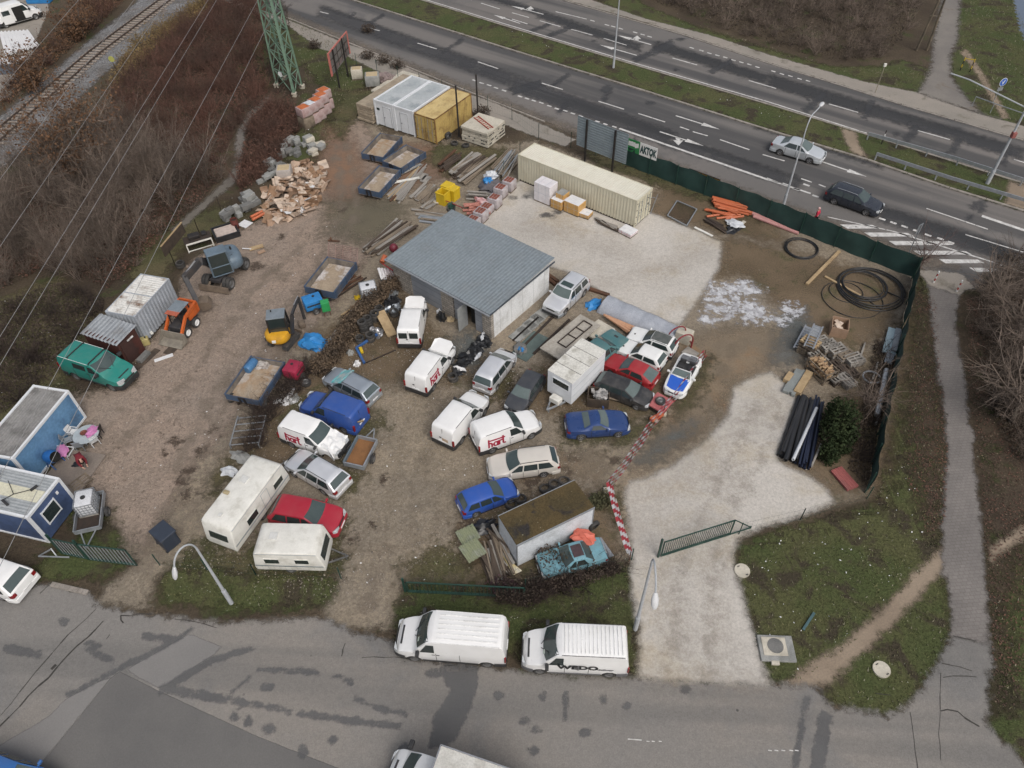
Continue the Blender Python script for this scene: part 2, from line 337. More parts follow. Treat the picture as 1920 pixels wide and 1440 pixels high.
# roads
aN('highway_carriageway',[(100,-165),(655,-2),(960,93),(1210,170),(1440,243),(1627,300),(1780,353),(1920,396),(2250,500),(2250,715),(1920,580),(1720,500),(1440,388),(1022,226),(830,150),(655,78),(537,30),(100,-142)],.006,m_hwy)
aN('highway_carriageway',[(300,-152),(790,0),(960,53),(1192,124),(1440,196),(1580,239),(1920,345),(2250,445),(2250,365),(1920,264),(1790,226),(1690,197),(1590,165),(1440,119),(1285,68),(1185,38),(1047,-1),(560,-140)],.006,m_hwy)
aN('gritty_road_edge',[(537,22),(655,72),(830,143),(1022,218),(1440,372),(1720,470),(1800,500),(1740,505),(1720,503),(1440,393),(1022,232),(830,154),(655,82),(537,34)],.011,m_grit)
aN('side_road',[(-120,1120),(20,1105),(90,1095),(165,1112),(180,1135),(260,1152),(340,1160),(440,1168),(600,1158),(650,1180),(740,1205),(760,1236),(985,1258),(1195,1268),(1300,1275),(1440,1280),(1530,1288),(1548,1322),(1600,1330),(1672,1345),(1715,1310),(1750,1262),(1772,1217),(1784,1190),(1852,1200),(1862,1255),(1850,1270),(1852,1367),(1930,1435),(2060,1560),(2060,1700),(-200,1700)],.014,m_side)
bD('asphalt_patch',[[(72,1440),(220,1257),(300,1297),(480,1380),(640,1443),(760,1500),(20,1510)]],.018,m_darklot,margin=.3)
bD('asphalt_patch',[[(236,1257),(355,1188),(420,1215),(300,1292)],[(30,1380),(90,1345),(125,1310),(215,1262),(70,1440),(-40,1560),(-100,1460)]],.0165,m_palelot,margin=.3)
bp=[]
for p,q,wd in [((125,1305),(220,1257),9),((220,1257),(317,1207),10),((317,1207),(360,1180),9),((297,1297),(395,1240),14),((395,1240),(475,1215),12),((160,1215),(215,1240),13),((5,1215),(80,1228),16),((310,1290),(420,1312),16),((420,1312),(480,1322),12),((430,1300),(470,1270),8),
                 ((480,1255),(602,1262),9),((625,1266),(665,1281),9),((480,1320),(550,1336),11),((555,1336),(640,1348),13),((640,1350),(752,1363),13),((662,1309),(695,1323),9),((695,1325),(767,1342),10),((1062,1297),(1060,1350),9),((1550,1335),(1530,1450),26),((1512,1305),(1488,1450),12),((160,1205),(190,1212),10),((265,1193),(330,1200),14),((1860,1300),(1862,1302),4)]:
 bp.append(bA(p,q,wd))
bp+=[[(830,1240),(898,1248),(893,1300),(862,1375),(835,1405),(805,1400),(812,1345),(845,1300),(832,1270)],aV(936,1305,9,10),aV(1017,1305,8,9),aV(1132,1312,9,9),aV(1175,1324,7,9),aV(982,1352,12,8),aV(1005,1368,17,6),aV(1096,1374,12,8),aV(1001,1406,11,10),aV(625,1388,12,8),aV(500,1290,12,9),aV(505,1368,13,10),aV(815,1262,18,9),aV(570,1410,9,14),aV(760,1410,14,18),aV(1285,1293,10,9),aV(120,1165,10,8),aV(440,1345,9,11),aV(465,1352,7,12)]
bD('asphalt_patch',bp,.020,m_patch,res=.2,margin=.3)
m_crack=pm('crack_filler',(.035,.033,.030),(.05,.045,.04),3,.9)
cr=MB()
def fP(pts,wd,z=.024):
 P=[G(*p) for p in pts];fine=[]
 for a,b in zip(P[:-1],P[1:]):
  n=max(2,int((b-a).length/.5))
  for i in range(n):fine.append(a.lerp(b,i/n)+Vector((random.uniform(-.05,.05),random.uniform(-.05,.05),0)))
 for a,b in zip(fine[:-1],fine[1:]):
  d=(b-a).normalized();nn=Vector((-d.y,d.x,0))*wd*random.uniform(.4,1.2)/2
  cr.quad(*[p+Vector((0,0,z)) for p in (a-nn,b-nn,b+nn,a+nn)])
for pts,wd in [([(182,1140),(130,1190),(70,1258),(20,1318),(-20,1365)],.06),([(195,1165),(165,1195),(125,1230),(90,1272),(55,1305),(0,1362),(-20,1385)],.09),([(90,1098),(62,1128)],.05),([(208,1190),(195,1205)],.08),([(105,1245),(90,1265)],.14),([(1708,1335),(1713,1390),(1720,1430),(1716,1450)],.04),([(1764,1260),(1762,1330),(1762,1450)],.04),([(1765,1242),(1800,1250),(1850,1270)],.06),([(1768,1270),(1810,1268),(1850,1268)],.06),([(1762,1332),(1795,1333),(1820,1355),(1850,1372)],.09),([(1785,1192),(1852,1210)],.05),([(640,1230),(645,1216),(652,1195)],.05),([(820,1235),(700,1233),(660,1235)],.04),([(230,1170),(225,1155),(305,1150)],.06),([(330,1160),(400,1175),(415,1178)],.06),([(1640,1300),(1700,1308)],.03)]:fP(pts,wd)
tag(cr.build('road_crack',m_crack),kind='structure')
# cross repairs and dark strips on the highway
hp=[bA(p,q,wd) for p,q,wd in [((992,60),(1032,45),7),((1025,69),(1070,51),7),((1187,115),(1222,99),10),((1222,99),(1262,80),14),((1330,137),(1372,113),9),((1035,161),(1067,139),7),((1133,190),(1136,175),9),((1507,210),(1547,176),12),((1620,224),(1635,188),12),((1695,264),(1722,238),14),((1785,287),(1800,258),12),((1880,310),(1890,285),9),((655,34),(665,24),5),((690,45),(720,28),6),((850,85),(868,74),8),((830,98),(850,85),6),((960,172),(1015,156),14),((1045,214),(1065,192),8),((1180,272),(1195,262),6),((1735,295),(1760,290),4),((1840,400),(1842,375),12)]]
hp+=[aV(1138,168,11,8),aV(1219,193,9,3.5),aV(1266,131,5,2.5),aV(1113,77,4,2),aV(1517,187,5,2.5),aV(1827,387,8,9),aV(1818,408,5,5),aV(1275,74,8,3),aV(1680,252,7,3),aV(1770,290,8,3),aV(920,42,3,1.5)]
bD('asphalt_patch',hp,.012,m_darkpatch,res=.3)
bD('asphalt_patch',[bA((600,20),(960,150),22),bA((960,155),(1260,262),30),bA((1260,265),(1500,345),22),bA((1650,400),(1900,480),28),bA((820,-40),(1010,24),10),bA((1010,26),(1200,90),14),bA((1230,85),(1440,150),16),bA((1440,150),(1920,290),22),bA((1420,235),(1650,310),10)],.010,
      aB('dark_lane_asphalt',(.060,.061,.065),(.072,.072,.075),(.09,.088,.086),sb=.1,sm=.3,sf=12,fine=.14,feather=1.2,namp=.5,opacity=.8,streak=(HWY,(.045,.047,.05),.7,.4)),res=.4,margin=1.0)
# pavements
aN('pavement',[(100,-130),(537,36),(655,84),(705,100),(830,157),(930,194),(1022,236),(1080,262),(1060,275),(1000,255),(900,215),(840,190),(770,160),(700,130),(650,105),(600,92),(537,46),(100,-120)],.012,m_pave,res=.3)
aN('pavement',[(1720,506),(1800,512),(1830,540),(1806,545),(1794,560),(1746,560),(1742,535)],.016,m_pave,res=.25)
aN('pavement',[(560,-155),(1047,-20),(1115,2),(1210,35),(1335,67),(1440,102),(1615,152),(1722,174),(1830,212),(1920,236),(2250,330),(2250,362),(1920,262),(1790,224),(1690,195),(1590,163),(1440,117),(1285,65),(1185,35),(1047,-4),(560,-143)],.012,m_pave,res=.3)
aN('footpath',[(1722,175),(1745,132),(1752,67),(1767,0),(1785,-80),(1815,-80),(1800,0),(1795,75),(1781,107),(1783,145),(1810,182),(1840,212),(1880,226),(1800,200)],.016,m_path2,res=.3)
aN('footpath',[(1741,535),(1747,600),(1760,720),(1767,722),(1777,845),(1768,970),(1767,1080),(1777,1085),(1785,1155),(1782,1192),(1852,1208),(1852,1162),(1847,1080),(1835,945),(1822,840),(1827,812),(1815,795),(1810,720),(1790,610),(1797,555)],.018,m_path,res=.25)
sp=[(1785,1030),(1735,1078),(1680,1140),(1640,1180),(1590,1225),(1540,1262),(1480,1288)]
sw=[22,26,26,27,28,40,18]
aN('trodden_path',[(u-w_*.45,v-w_*.45) for (u,v),w_ in zip(sp,sw)]+[(u+w_*.45,v+w_*.45) for (u,v),w_ in list(zip(sp,sw))[::-1]],.010,m_sand,res=.25)
aN('trodden_path',[(1855,1030),(1885,1008),(1925,985),(1990,960),(1990,985),(1925,1005),(1885,1030),(1858,1055)],.012,m_sand,res=.3)
aN('trodden_path',[(1800,98),(1812,92),(1845,140),(1865,175),(1893,222),(1880,222),(1855,180),(1832,140)],.010,m_sand,res=.25)
aN('trodden_path',[(430,330),(444,300),(440,270),(448,240),(470,205),(500,180),(510,186),(478,215),(460,245),(455,275),(458,305),(445,340),(400,375),(330,440),(322,430),(395,365)],.010,aB('grey_trodden_soil',(.17,.155,.14),(.13,.118,.10),None,sf=9,fine=.25,feather=.5,namp=.3),res=.25)
# yards
aN('dirt_yard',[(640,215),(690,215),(720,250),(840,262),(960,270),(1000,262),(1100,300),(1300,362),(1500,428),(1722,500),(1705,600),(1670,800),(1635,930),(1440,985),(1385,1005),(1185,1050),(1140,1060),(985,1095),(760,1090),(748,1120),(740,1180),(640,1175),(600,1150),(640,1080),(620,1060),(320,1070),(290,1090),(280,1140),(180,1135),(200,1100),(255,1062),(205,1010),(200,940),(150,880),(150,800),(130,740),(250,725),(260,660),(330,590),(350,500),(430,440),(500,410),(540,330),(610,300)],.004,m_yard,res=.5,margin=1)
aN('dirt_yard',[(640,215),(680,230),(720,300),(700,400),(690,480),(640,560),(560,640),(480,720),(430,800),(360,880),(310,960),(270,1030),(215,1000),(160,900),(165,800),(130,745),(250,720),(260,660),(330,590),(350,500),(430,440),(500,410),(540,340),(612,300)],.008,m_leftyard,res=.5,margin=1)
bD('dirt_patch',[[(610,235),(650,240),(680,320),(690,380),(630,400),(590,330)],[(700,320),(760,270),(820,270),(850,330),(740,360)]],.012,m_red,margin=1.5)
bD('dirt_patch',[[(1270,640),(1400,610),(1480,620),(1440,690),(1380,720),(1330,800),(1240,860),(1190,880),(1215,830),(1270,760),(1300,700)],[(960,870),(1060,850),(1130,860),(1130,900),(1050,890),(960,900)]],.012,m_ochre,margin=1.5)
bD('dirt_patch',[[(1355,440),(1480,470),(1600,500),(1690,540),(1660,620),(1600,660),(1500,610),(1400,520),(1340,520)],[(1440,390),(1240,340),(1215,400),(1300,425),(1420,450),(1480,460)]],.010,m_dirt,margin=1.2)
bD('dirt_patch',[[(1240,840),(1340,700),(1380,680),(1350,760),(1300,820)],[(560,640),(640,600),(740,560),(840,640),(940,680),(980,760),(880,720),(700,720)]],.009,m_dirt,margin=1.2)
bD('damp_mark',[aV(*b) for b in ((325,790,5,3),(400,808,7,4),(330,830,14,6),(355,885,7,5),(310,850,5,4),(372,850,6,9),(340,905,8,5),(385,840,4,3),(300,812,3,2),(640,395,6,3),(355,930,12,7),(880,975,12,8),(1150,860,10,5),(1065,880,6,9),(1078,862,5,4),(702,985,7,3),(660,1010,12,4),(720,900,6,4),(1000,905,18,7),(760,1130,10,6),(555,700,9,5),(480,500,14,7),(530,445,5,3))],.021,aB('damp_dark_soil',(.075,.055,.042),(.09,.07,.055),None,sf=9,fine=.3,feather=.5,namp=.6,opacity=.75),res=.2,margin=.5)
bD('dirt_patch',[[(610,380),(700,370),(760,390),(740,430),(670,460),(615,440)]],.014,m_olive,margin=2)
bD('dirt_patch',[[(1470,590),(1510,580),(1520,620),(1490,680),(1450,680)],[(1190,870),(1240,820),(1300,790),(1290,810),(1235,850)],[(848,640),(880,620),(910,650),(890,690),(850,690)]],.015,m_bluegrey,margin=1)
bD('dirt_patch',[[(430,850),(560,700),(640,620),(740,520),(770,560),(660,690),(600,760),(560,860),(500,900)],[(950,760),(1010,690),(1180,650),(1290,740),(1200,790),(1060,780)],[(860,980),(960,930),(1130,920),(1170,1030),(1000,1090),(880,1080)],[(1560,760),(1700,600),(1690,700),(1640,920),(1570,930),(1500,880)]],.016,m_dirt,margin=1.2)
bD('grass_patch',[[(640,170),(720,170),(700,205),(660,230),(640,260),(620,230)],[(820,270),(900,275),(960,280),(930,310),(840,330),(800,300)],[(520,1000),(640,980),(640,1060),(600,1085),(420,1090),(320,1070),(380,1010),(440,1040)],[(760,1060),(830,1020),(900,1080),(860,1090),(770,1090)],[(1060,780),(1180,800),(1240,790),(1180,830),(1060,830)],[(650,790),(700,770),(720,800),(660,830)],[(640,860),(680,900),(640,930)],[(1290,700),(1330,670),(1320,720),(1270,780)],[(1100,280),(1300,350),(1450,400),(1430,415),(1240,350),(1120,310)],[(930,690),(960,700),(945,740),(920,745)],[(1140,920),(1170,930),(1160,970),(1130,950)],[(400,930),(440,880),(430,860),(390,900)]],.018,m_drygrass,margin=1.2)
bD('grass_verge',[[(300,1085),(340,1060),(480,1080),(620,1085),(628,1110),(600,1140),(500,1140),(440,1148),(300,1125)],[(745,1140),(770,1095),(985,1105),(1130,1065),(1180,1060),(1186,1120),(1198,1180),(1196,1262),(1100,1258),(980,1250),(960,1225),(760,1220),(742,1180)],[(60,1060),(110,1030),(220,1020),(240,1055),(200,1085),(130,1085),(70,1085)],[(130,960),(205,960),(225,1000),(220,1040),(150,1030)]],.020,m_grass,margin=.8)
# crushed concrete pads
aN('concrete_pad',[(905,432),(880,425),(905,400),(942,372),(968,343),(1000,330),(1225,402),(1305,432),(1353,455),(1347,502),(1310,560),(1272,612),(1200,582),(1140,556),(1070,512),(1000,490)],.024,m_conc,res=.25)
aN('concrete_pad',[(1183,903),(1210,897),(1260,875),(1320,830),(1365,782),(1378,725),(1420,705),(1445,698),(1468,715),(1490,732),(1495,750),(1457,862),(1472,875),(1515,892),(1547,917),(1562,942),(1500,968),(1440,985),(1385,1008),(1372,1040),(1380,1075),(1395,1130),(1415,1200),(1428,1245),(1444,1284),(1320,1280),(1215,1275),(1198,1270),(1200,1180),(1190,1140),(1183,1080),(1185,1045),(1178,970),(1170,928)],.024,m_conc,res=.25)
bD('white_stain',[[(1340,535),(1400,530),(1425,548),(1385,552),(1345,550)],[(1330,545),(1365,540),(1350,575),(1385,585),(1370,600),(1325,575)],[(1385,570),(1410,565),(1445,590),(1425,600),(1395,605)],aV(1326,597,11,9),aV(1352,562,20,10),aV(1483,582,17,10),aV(1455,600,22,5),[(1360,555),(1385,555),(1400,580),(1375,590)],aV(1405,545,22,6),aV(1418,590,16,10)],.028,m_lime,res=.2,margin=.6)
bD('damp_mark',[aV(1027,404,13,5),aV(1047,398,7,4),aV(986,368,6,4),aV(960,371,8,3)],.028,m_darkpatch,res=.2,margin=.3)
bD('mud_mark',[bA((1210,930),(1450,760),40),bA((1240,1030),(1290,1240),26),bA((1330,1020),(1350,1230),22),bA((980,420),(1200,480),30),bA((1120,540),(1330,470),34),bA((1200,900),(1400,900),30),[(1183,905),(1215,900),(1200,1000),(1186,1040)],[(1300,1240),(1440,1270),(1440,1286),(1240,1280)]],.0265,aB('mud_on_concrete',(.30,.24,.17),(.26,.215,.16),None,sb=.4,sf=9,fine=.25,feather=2.4,namp=1.5,opacity=.12),margin=1.4)
trk=[]
for pts,wp in (([(250,1060),(330,940),(400,800),(470,690),(540,590),(600,480),(640,400),(640,330),(625,270)],9),([(280,1066),(362,950),(430,815),(500,700),(566,600),(628,490),(668,400),(664,330),(650,270)],9),([(190,860),(260,800),(330,740),(420,620),(500,520),(590,440)],8),([(330,880),(380,780),(430,700)],12),([(690,1140),(720,1030),(740,900),(760,800),(800,720)],11),([(730,1140),(765,1030),(790,900),(815,810),(850,740)],11),([(780,960),(860,880),(960,870),(1080,860),(1190,800),(1280,740),(1340,660),(1360,600)],10),([(800,1000),(880,910),(1080,890),(1215,830),(1310,760),(1375,660),(1400,600)],10),([(1250,1260),(1270,1120),(1300,1000),(1360,880),(1420,760)],10),([(1330,1270),(1335,1120),(1350,1010),(1410,890),(1465,770)],10)):
 for p,q in zip(pts[:-1],pts[1:]):trk.append(bA(p,q,wp))
bD('wheel_track',trk[:24],.0195,aB('worn_wheel_track',(.270,.225,.180),(.225,.185,.145),None,sb=.4,sf=9,fine=.22,feather=1.0,namp=.9,nscale=.8,opacity=.5),res=.3,margin=.9)
bD('wheel_track',trk[24:],.0285,aB('dusty_wheel_track',(.235,.195,.145),(.19,.155,.115),None,sb=.4,sf=9,fine=.25,feather=1.0,namp=.9,nscale=.8,opacity=.16),res=.3,margin=.9)
# median strip with its kerbs
med=[(100,-162),(655,-1),(960,95),(1210,172),(1440,245),(1627,301),(1780,354),(1920,397),(2250,500)]
med2=[(300,-150),(790,1),(960,54),(1192,124),(1440,197),(1580,240),(1920,346),(2250,446)]
aN('grass_median',med+med2[::-1],.11,m_grass,res=.3,margin=0.0)
bD('dirt_patch',[[(1575,242),(1605,250),(1610,275),(1625,298),(1600,290),(1585,268)],[(1890,340),(1960,360),(1940,400),(1885,385)]],.116,m_sand,margin=.4)
m_kerb=pm('kerb_stone',(.30,.27,.24),(.22,.20,.175),2,.9,dirt=(.12,.10,.08),dirt_amt=.6)
kb=MB()
def gW(pts,wd=.26,h=.13,z0=.0):
 for a,b in zip(pts[:-1],pts[1:]):
  A=G(*a);B=G(*b);n=max(1,int((B-A).length/3))
  for i in range(n):
   p=A.lerp(B,i/n);q=A.lerp(B,(i+.985)/n);kb.bar((p.x,p.y,z0+h/2),(q.x,q.y,z0+h/2),wd,h)
gW(med);gW(med2)
gW([(560,-144),(1047,-2),(1185,38),(1285,67),(1440,119),(1590,165),(1690,197),(1790,226),(1920,264),(2250,364)],.2,.07)
gW([(537,33),(655,81),(830,153),(1022,229)],.2,.07)
tag(kb.build('kerb',m_kerb),kind='structure')
gb=MB()
for a,b in [((97,1096),(165,1112))]:
 A=G(*a);B=G(*b)
 for i in range(8):gb.bbox(A.lerp(B,(i+.5)/8)+Vector((0,0,.05)),((B-A).length/8.4,.28,.12),.02,rz=math.atan2(B.y-A.y,B.x-A.x))
tag(gb.build('kerb',m_kerb),kind='structure')
# painted markings
m_mark=NT('worn_road_paint')
_c=m_mark.mix(m_mark.ramp(m_mark.noise(3,4),.35,.65),(.62,.61,.59),(.46,.45,.43));m_mark.L(m_mark.ramp(m_mark.noise(2.2,6,.7),.30,.44,.12,1),m_mark.b.inputs['Alpha'])
m_mark=m_mark.done(_c,.8)
mk=MB()
def bY(p,q,wd,z=.016):mk.quad(*[v+Vector((0,0,z)) for v in jC(p,q,wd)])
def gC(pts,z=.016):mk.quad(*[G(*p)+Vector((0,0,z)) for p in pts])
for p,q in [((783,81),(819,92)),((896,116),(934,129)),((1016,156),(1055,168)),((1122,190),(1170,205)),((1197,213),(1247,229)),((1275,238),(1292,244)),((1299,247),(1327,255)),((1350,262),(1405,281)),((1430,290),(1471,302)),((690,52),(712,58)),((600,22),(616,26)),((902,6),(937,17)),((960,24),(992,33)),((960,36),(989,45)),((1012,39),(1051,50)),((1071,55),(1111,66)),((1132,72),(1175,85)),((1042,22),(1100,36)),((1261,109),(1307,122)),((1404,151),(1455,166)),((1554,195),(1609,211)),((1721,245),(1781,262)),((1901,299),(1950,314)),((1438,334),(1460,343)),((870,-4),(885,0)),((1502,335),(1522,342)),((1535,346),(1548,351))]:bY(p,q,.16)
bY((1161,241),(1440,337),.28);bY((1440,337),(1520,363),.22)
bY((1737,391),(1852,430),.14);bY((1841,405),(1935,437),.34);bY((1810,440),(1935,478),.13)
bY((1190,124),(1440,197),.14,.13) if False else None
off=Vector((0,0,0))
for a,b in [((790,-3),(960,49)),((960,49),(1192,119)),((1192,119),(1440,191)),((1440,191),(1625,250))]:bY(a,b,.16)
for u,v in [(890,151),(903,156),(917,160),(930,165),(945,170),(975,181),(988,185),(1001,189),(1015,193),(1030,199),(1044,204),(1060,208),(1074,213),(1089,218),(1120,228),(1135,233),(1152,238)]:bY((u-4,v-1.3),(u+4,v+1.3),.22)
for u,v in [(1111,39),(1138,47),(1150,50),(1164,54),(1191,61),(1205,65),(1218,69),(1297,90),(1315,95),(1330,100),(1345,104),(1360,108),(1375,113),(1390,117),(1405,121),(1420,126),(1450,134),(1466,139),(1482,143),(1499,148),(1515,152)]:bY((u-4,v-1.2),(u+4,v+1.2),.2)
for u,v in [(1654,411),(1675,418),(1696,425),(1718,433),(1740,441),(1763,448),(1783,455),(1473,346),(1493,355),(1512,347),(1529,368)]:bY((u-6,v-2),(u+6,v+2),.25)
for x0,x1,y in [(1575,1648,425),(1620,1714,440),(1666,1788,456),(1712,1822,474),(1760,1846,490),(1817,1876,506)]:
 gC([(x0,y-4),(x1-12,y-4+1),(x1,y+3.5),(x0+13,y+4)])
bY((1552,407),(1675,434),.12);bY((1675,434),(1850,488),.16);bY((1850,488),(1930,515),.14)
def dH(tail,tip,side=0):
 A=G(*tail);B=G(*tip);d=(B-A).normalized();n=Vector((-d.y,d.x,0));L=(B-A).length;z=Vector((0,0,.016));h=min(1.9,L*.4)
 mk.quad(*[p+z for p in (A-n*.09,B-d*h-n*.09,B-d*h+n*.09,A+n*.09)]);mk.quad(*[p+z for p in (B-d*h-n*.32,B,B-d*h+n*.32)])
 if side:
  C=A+d*L*.42;e=(d*.55+n*side).normalized();f=Vector((-e.y,e.x,0))
  mk.quad(*[p+z for p in (C-d*.25,C+d*.25,C+d*.25+e*.5,C-d*.25+e*.5)]);D=C+e*.5;mk.quad(*[p+z for p in (D-f*.5,D+e*.95,D+f*.5)])
dH((1267,217),(1350,243));dH((1237,247),(1320,274),-1);dH((1537,302),(1626,332));dH((1194,104),(1124,84));dH((1221,84),(1157,66),-1);dH((1019,27),(958,11),-1);dH((975,44),(926,28))
gC([(1177,1385),(1203,1387),(1203,1389),(1177,1387)],.026)
for u in (1212,1222,1235,1440,1452,1465,1480,1490):gC([(u,1389),(u+6,1390),(u+5,1391.5),(u,1391)] if u<1300 else [(u,1406),(u+7,1407),(u+7,1409),(u,1408)],.026)
tag(mk.build('road_marking',m_mark),kind='structure')
# railway track
tp=[(-120,372),(-60,312),(0,256),(90,178),(183,98),(250,48),(314,0),(420,-78)]
TP=[G(*p) for p in tp]
def eU(P,step):
 o=[];carry=0
 for a,b in zip(P[:-1],P[1:]):
  L=(b-a).length;t=carry
  while t<L:o.append((a.lerp(b,t/L),(b-a).normalized()));t+=step
  carry=t-L
 return o
m_sleeper=pm('concrete_sleeper',(.33,.29,.25),(.24,.20,.17),4,.9,dirt=(.15,.09,.06),dirt_amt=.5)
m_rail=pm('rail_steel',(.10,.075,.06),(.07,.05,.04),4,.5,.3)
tk=aA('railway_track','rusty steel railway track on concrete sleepers crossing the ballast bed','railway track',TP[2])
org=tk.location.copy();sm=MB();rl=MB();rr=MB()
S_=eU(TP,.68)
for p,d in S_:sm.bbox(p-org+Vector((0,0,.10)),(2.5,.26,.16),.04,rz=math.atan2(d.y,d.x)+PI/2)
S2=eU(TP,3)
for sgn,mb in ((1,rl),(-1,rr)):
 pts=[p-org+Vector((-d.y,d.x,0))*.75*sgn+Vector((0,0,.25)) for p,d in S2]
 for a,b in zip(pts[:-1],pts[1:]):mb.bar(a,b,.10,.16)
sm.build('sleepers',m_sleeper,tk);rl.build('rail',m_rail,tk);rr.build('rail',m_rail,tk)
# ------------------------------------------------------------------ vehicles
def bL(name,c,dust=.12,rough=.32,metal=0.0,coat=.5,dirt=None):
 if name in _pm:return _pm[name]
 n=NT(name)
 d=dirt or (.30,.27,.23)
 col=n.mix(n.math('MULTIPLY',n.ramp(n.noise(1.3,6,.65),.35,.75),dust),c,d)
 col=n.mix(n.math('MULTIPLY',n.math('LESS_THAN',n.vor(3.0),.06),dust*2.2,True),col,tuple(x*.5 for x in d))
 n.put(n.b.inputs['Base Color'],col)
 r=n.ramp(n.noise(2.0,4),.3,.7,rough,min(1,rough+.2));n.L(r,n.b.inputs['Roughness'])
 n.b.inputs['Metallic'].default_value=metal;n.b.inputs['Coat Weight'].default_value=coat;n.b.inputs['Coat Roughness'].default_value=.12
 _pm[name]=n.m;return n.m
bE=pm('car_glass',(.022,.032,.032),(.035,.045,.044),.8,.06,grain=.05,spec=.8)
gG=pm('windscreen_glass',(.040,.062,.060),(.060,.080,.078),.8,.07,grain=.05,spec=.8)
bS=pm('pale_green_glass',(.09,.12,.115),(.12,.15,.145),.8,.08,grain=.05,spec=.8)
fV=pm('tyre_rubber',(.030,.030,.030),(.055,.052,.049),6,.85,dirt=(.14,.12,.10),dirt_amt=.4)
fJ=pm('alloy_rim',(.42,.42,.43),(.30,.30,.31),5,.35,.7,grain=.1)
fG=pm('steel_rim',(.13,.13,.13),(.22,.22,.22),5,.5,.5)
aC=pm('black_plastic',(.022,.022,.024),(.04,.04,.04),4,.55)
bF=pm('underbody',(.012,.012,.012),(.02,.018,.016),4,.95)  # near-black; also painted into openings as their inner shade
hT=pm('headlight_glass',(.55,.57,.58),(.38,.40,.41),8,.12,spec=.8)
fB=pm('red_lamp_glass',(.25,.012,.015),(.16,.01,.012),8,.18,spec=.8)
aZ=pm('number_plate_white',(.75,.75,.74),(.66,.66,.65),8,.5)
cA=bL('white_paint',(.79,.79,.78),.12)
aY=pm('off_white_skin',(.72,.71,.66),(.64,.63,.58),1.5,.5,dirt=(.30,.28,.22),dirt_amt=.35,grain=.04)
cM=bL('silver_paint',(.80,.81,.83),.08,.34,.6)
cK=pm('bright_trim',(.6,.6,.6),(.5,.5,.5),4,.25,.8)
_wheels={}
def cT(R,Wd,kind):
 k=(R,Wd,kind)
 if k in _wheels:return _wheels[k]
 t=MB();t.lathe([(R*.62,-Wd*.40),(R*.70,-Wd*.5),(R*.94,-Wd*.46),(R,-Wd*.32),(R,Wd*.32),(R*.94,Wd*.46),(R*.70,Wd*.5),(R*.62,Wd*.40)],n=22,axis='Y')
 to=t.build('tyre',fV,None,True)
 r=MB()
 if kind=='alloy':
  r.lathe([(R*.64,Wd*.38),(R*.58,Wd*.44),(R*.55,Wd*.36)],n=22,axis='Y');r.lathe([(.001,Wd*.42),(R*.14,Wd*.42),(R*.16,Wd*.30)],n=12,axis='Y')
  for i in range(5):
   a=2*PI*i/5;r.bar((R*.10*math.cos(a),Wd*.38,R*.10*math.sin(a)),(R*.58*math.cos(a),Wd*.38,R*.58*math.sin(a)),R*.17,Wd*.10,up=(0,1,0))
 else:r.lathe([(R*.64,Wd*.40),(R*.56,Wd*.30),(R*.46,Wd*.22),(R*.34,Wd*.38),(R*.12,Wd*.40),(.001,Wd*.36)],n=18,axis='Y')
 ro=r.build('rim',fJ if kind=='alloy' else (cA if kind=='white' else fG),None,True)
 b=MB();b.lathe([(.001,Wd*.16),(R*.6,Wd*.16)],n=16,axis='Y');bo=b.build('brake',bF,None)
 res=(to.data,ro.data,bo.data)
 for o in (to,ro,bo):bpy.data.objects.remove(o)
 _wheels[k]=res;return res
def aP(parent,x,y,R,Wd,kind='alloy',z=None,steer=0.0,rimmat=None,name='wheel'):
 tm,rm,bm_=cT(R,Wd,kind)
 o=bpy.data.objects.new(name,tm);COL.objects.link(o);o.parent=parent;o.location=(x,y,R if z is None else z)
 o.rotation_euler=(0,0,(PI if y<0 else 0)+steer)
 r=bpy.data.objects.new('rim',rm);COL.objects.link(r);r.parent=o
 d=bpy.data.objects.new('brake_disc',bm_);COL.objects.link(d);d.parent=o
 return o
def ip(x,pts):
 if x <= pts[0][0]:return pts[0][1]
 for (a,b),(c,d) in zip(pts[:-1],pts[1:]):
  if x <= c:
   t=(x-a)/(c-a) if c>a else 1;return b+(d-b)*t
 return pts[-1][1]
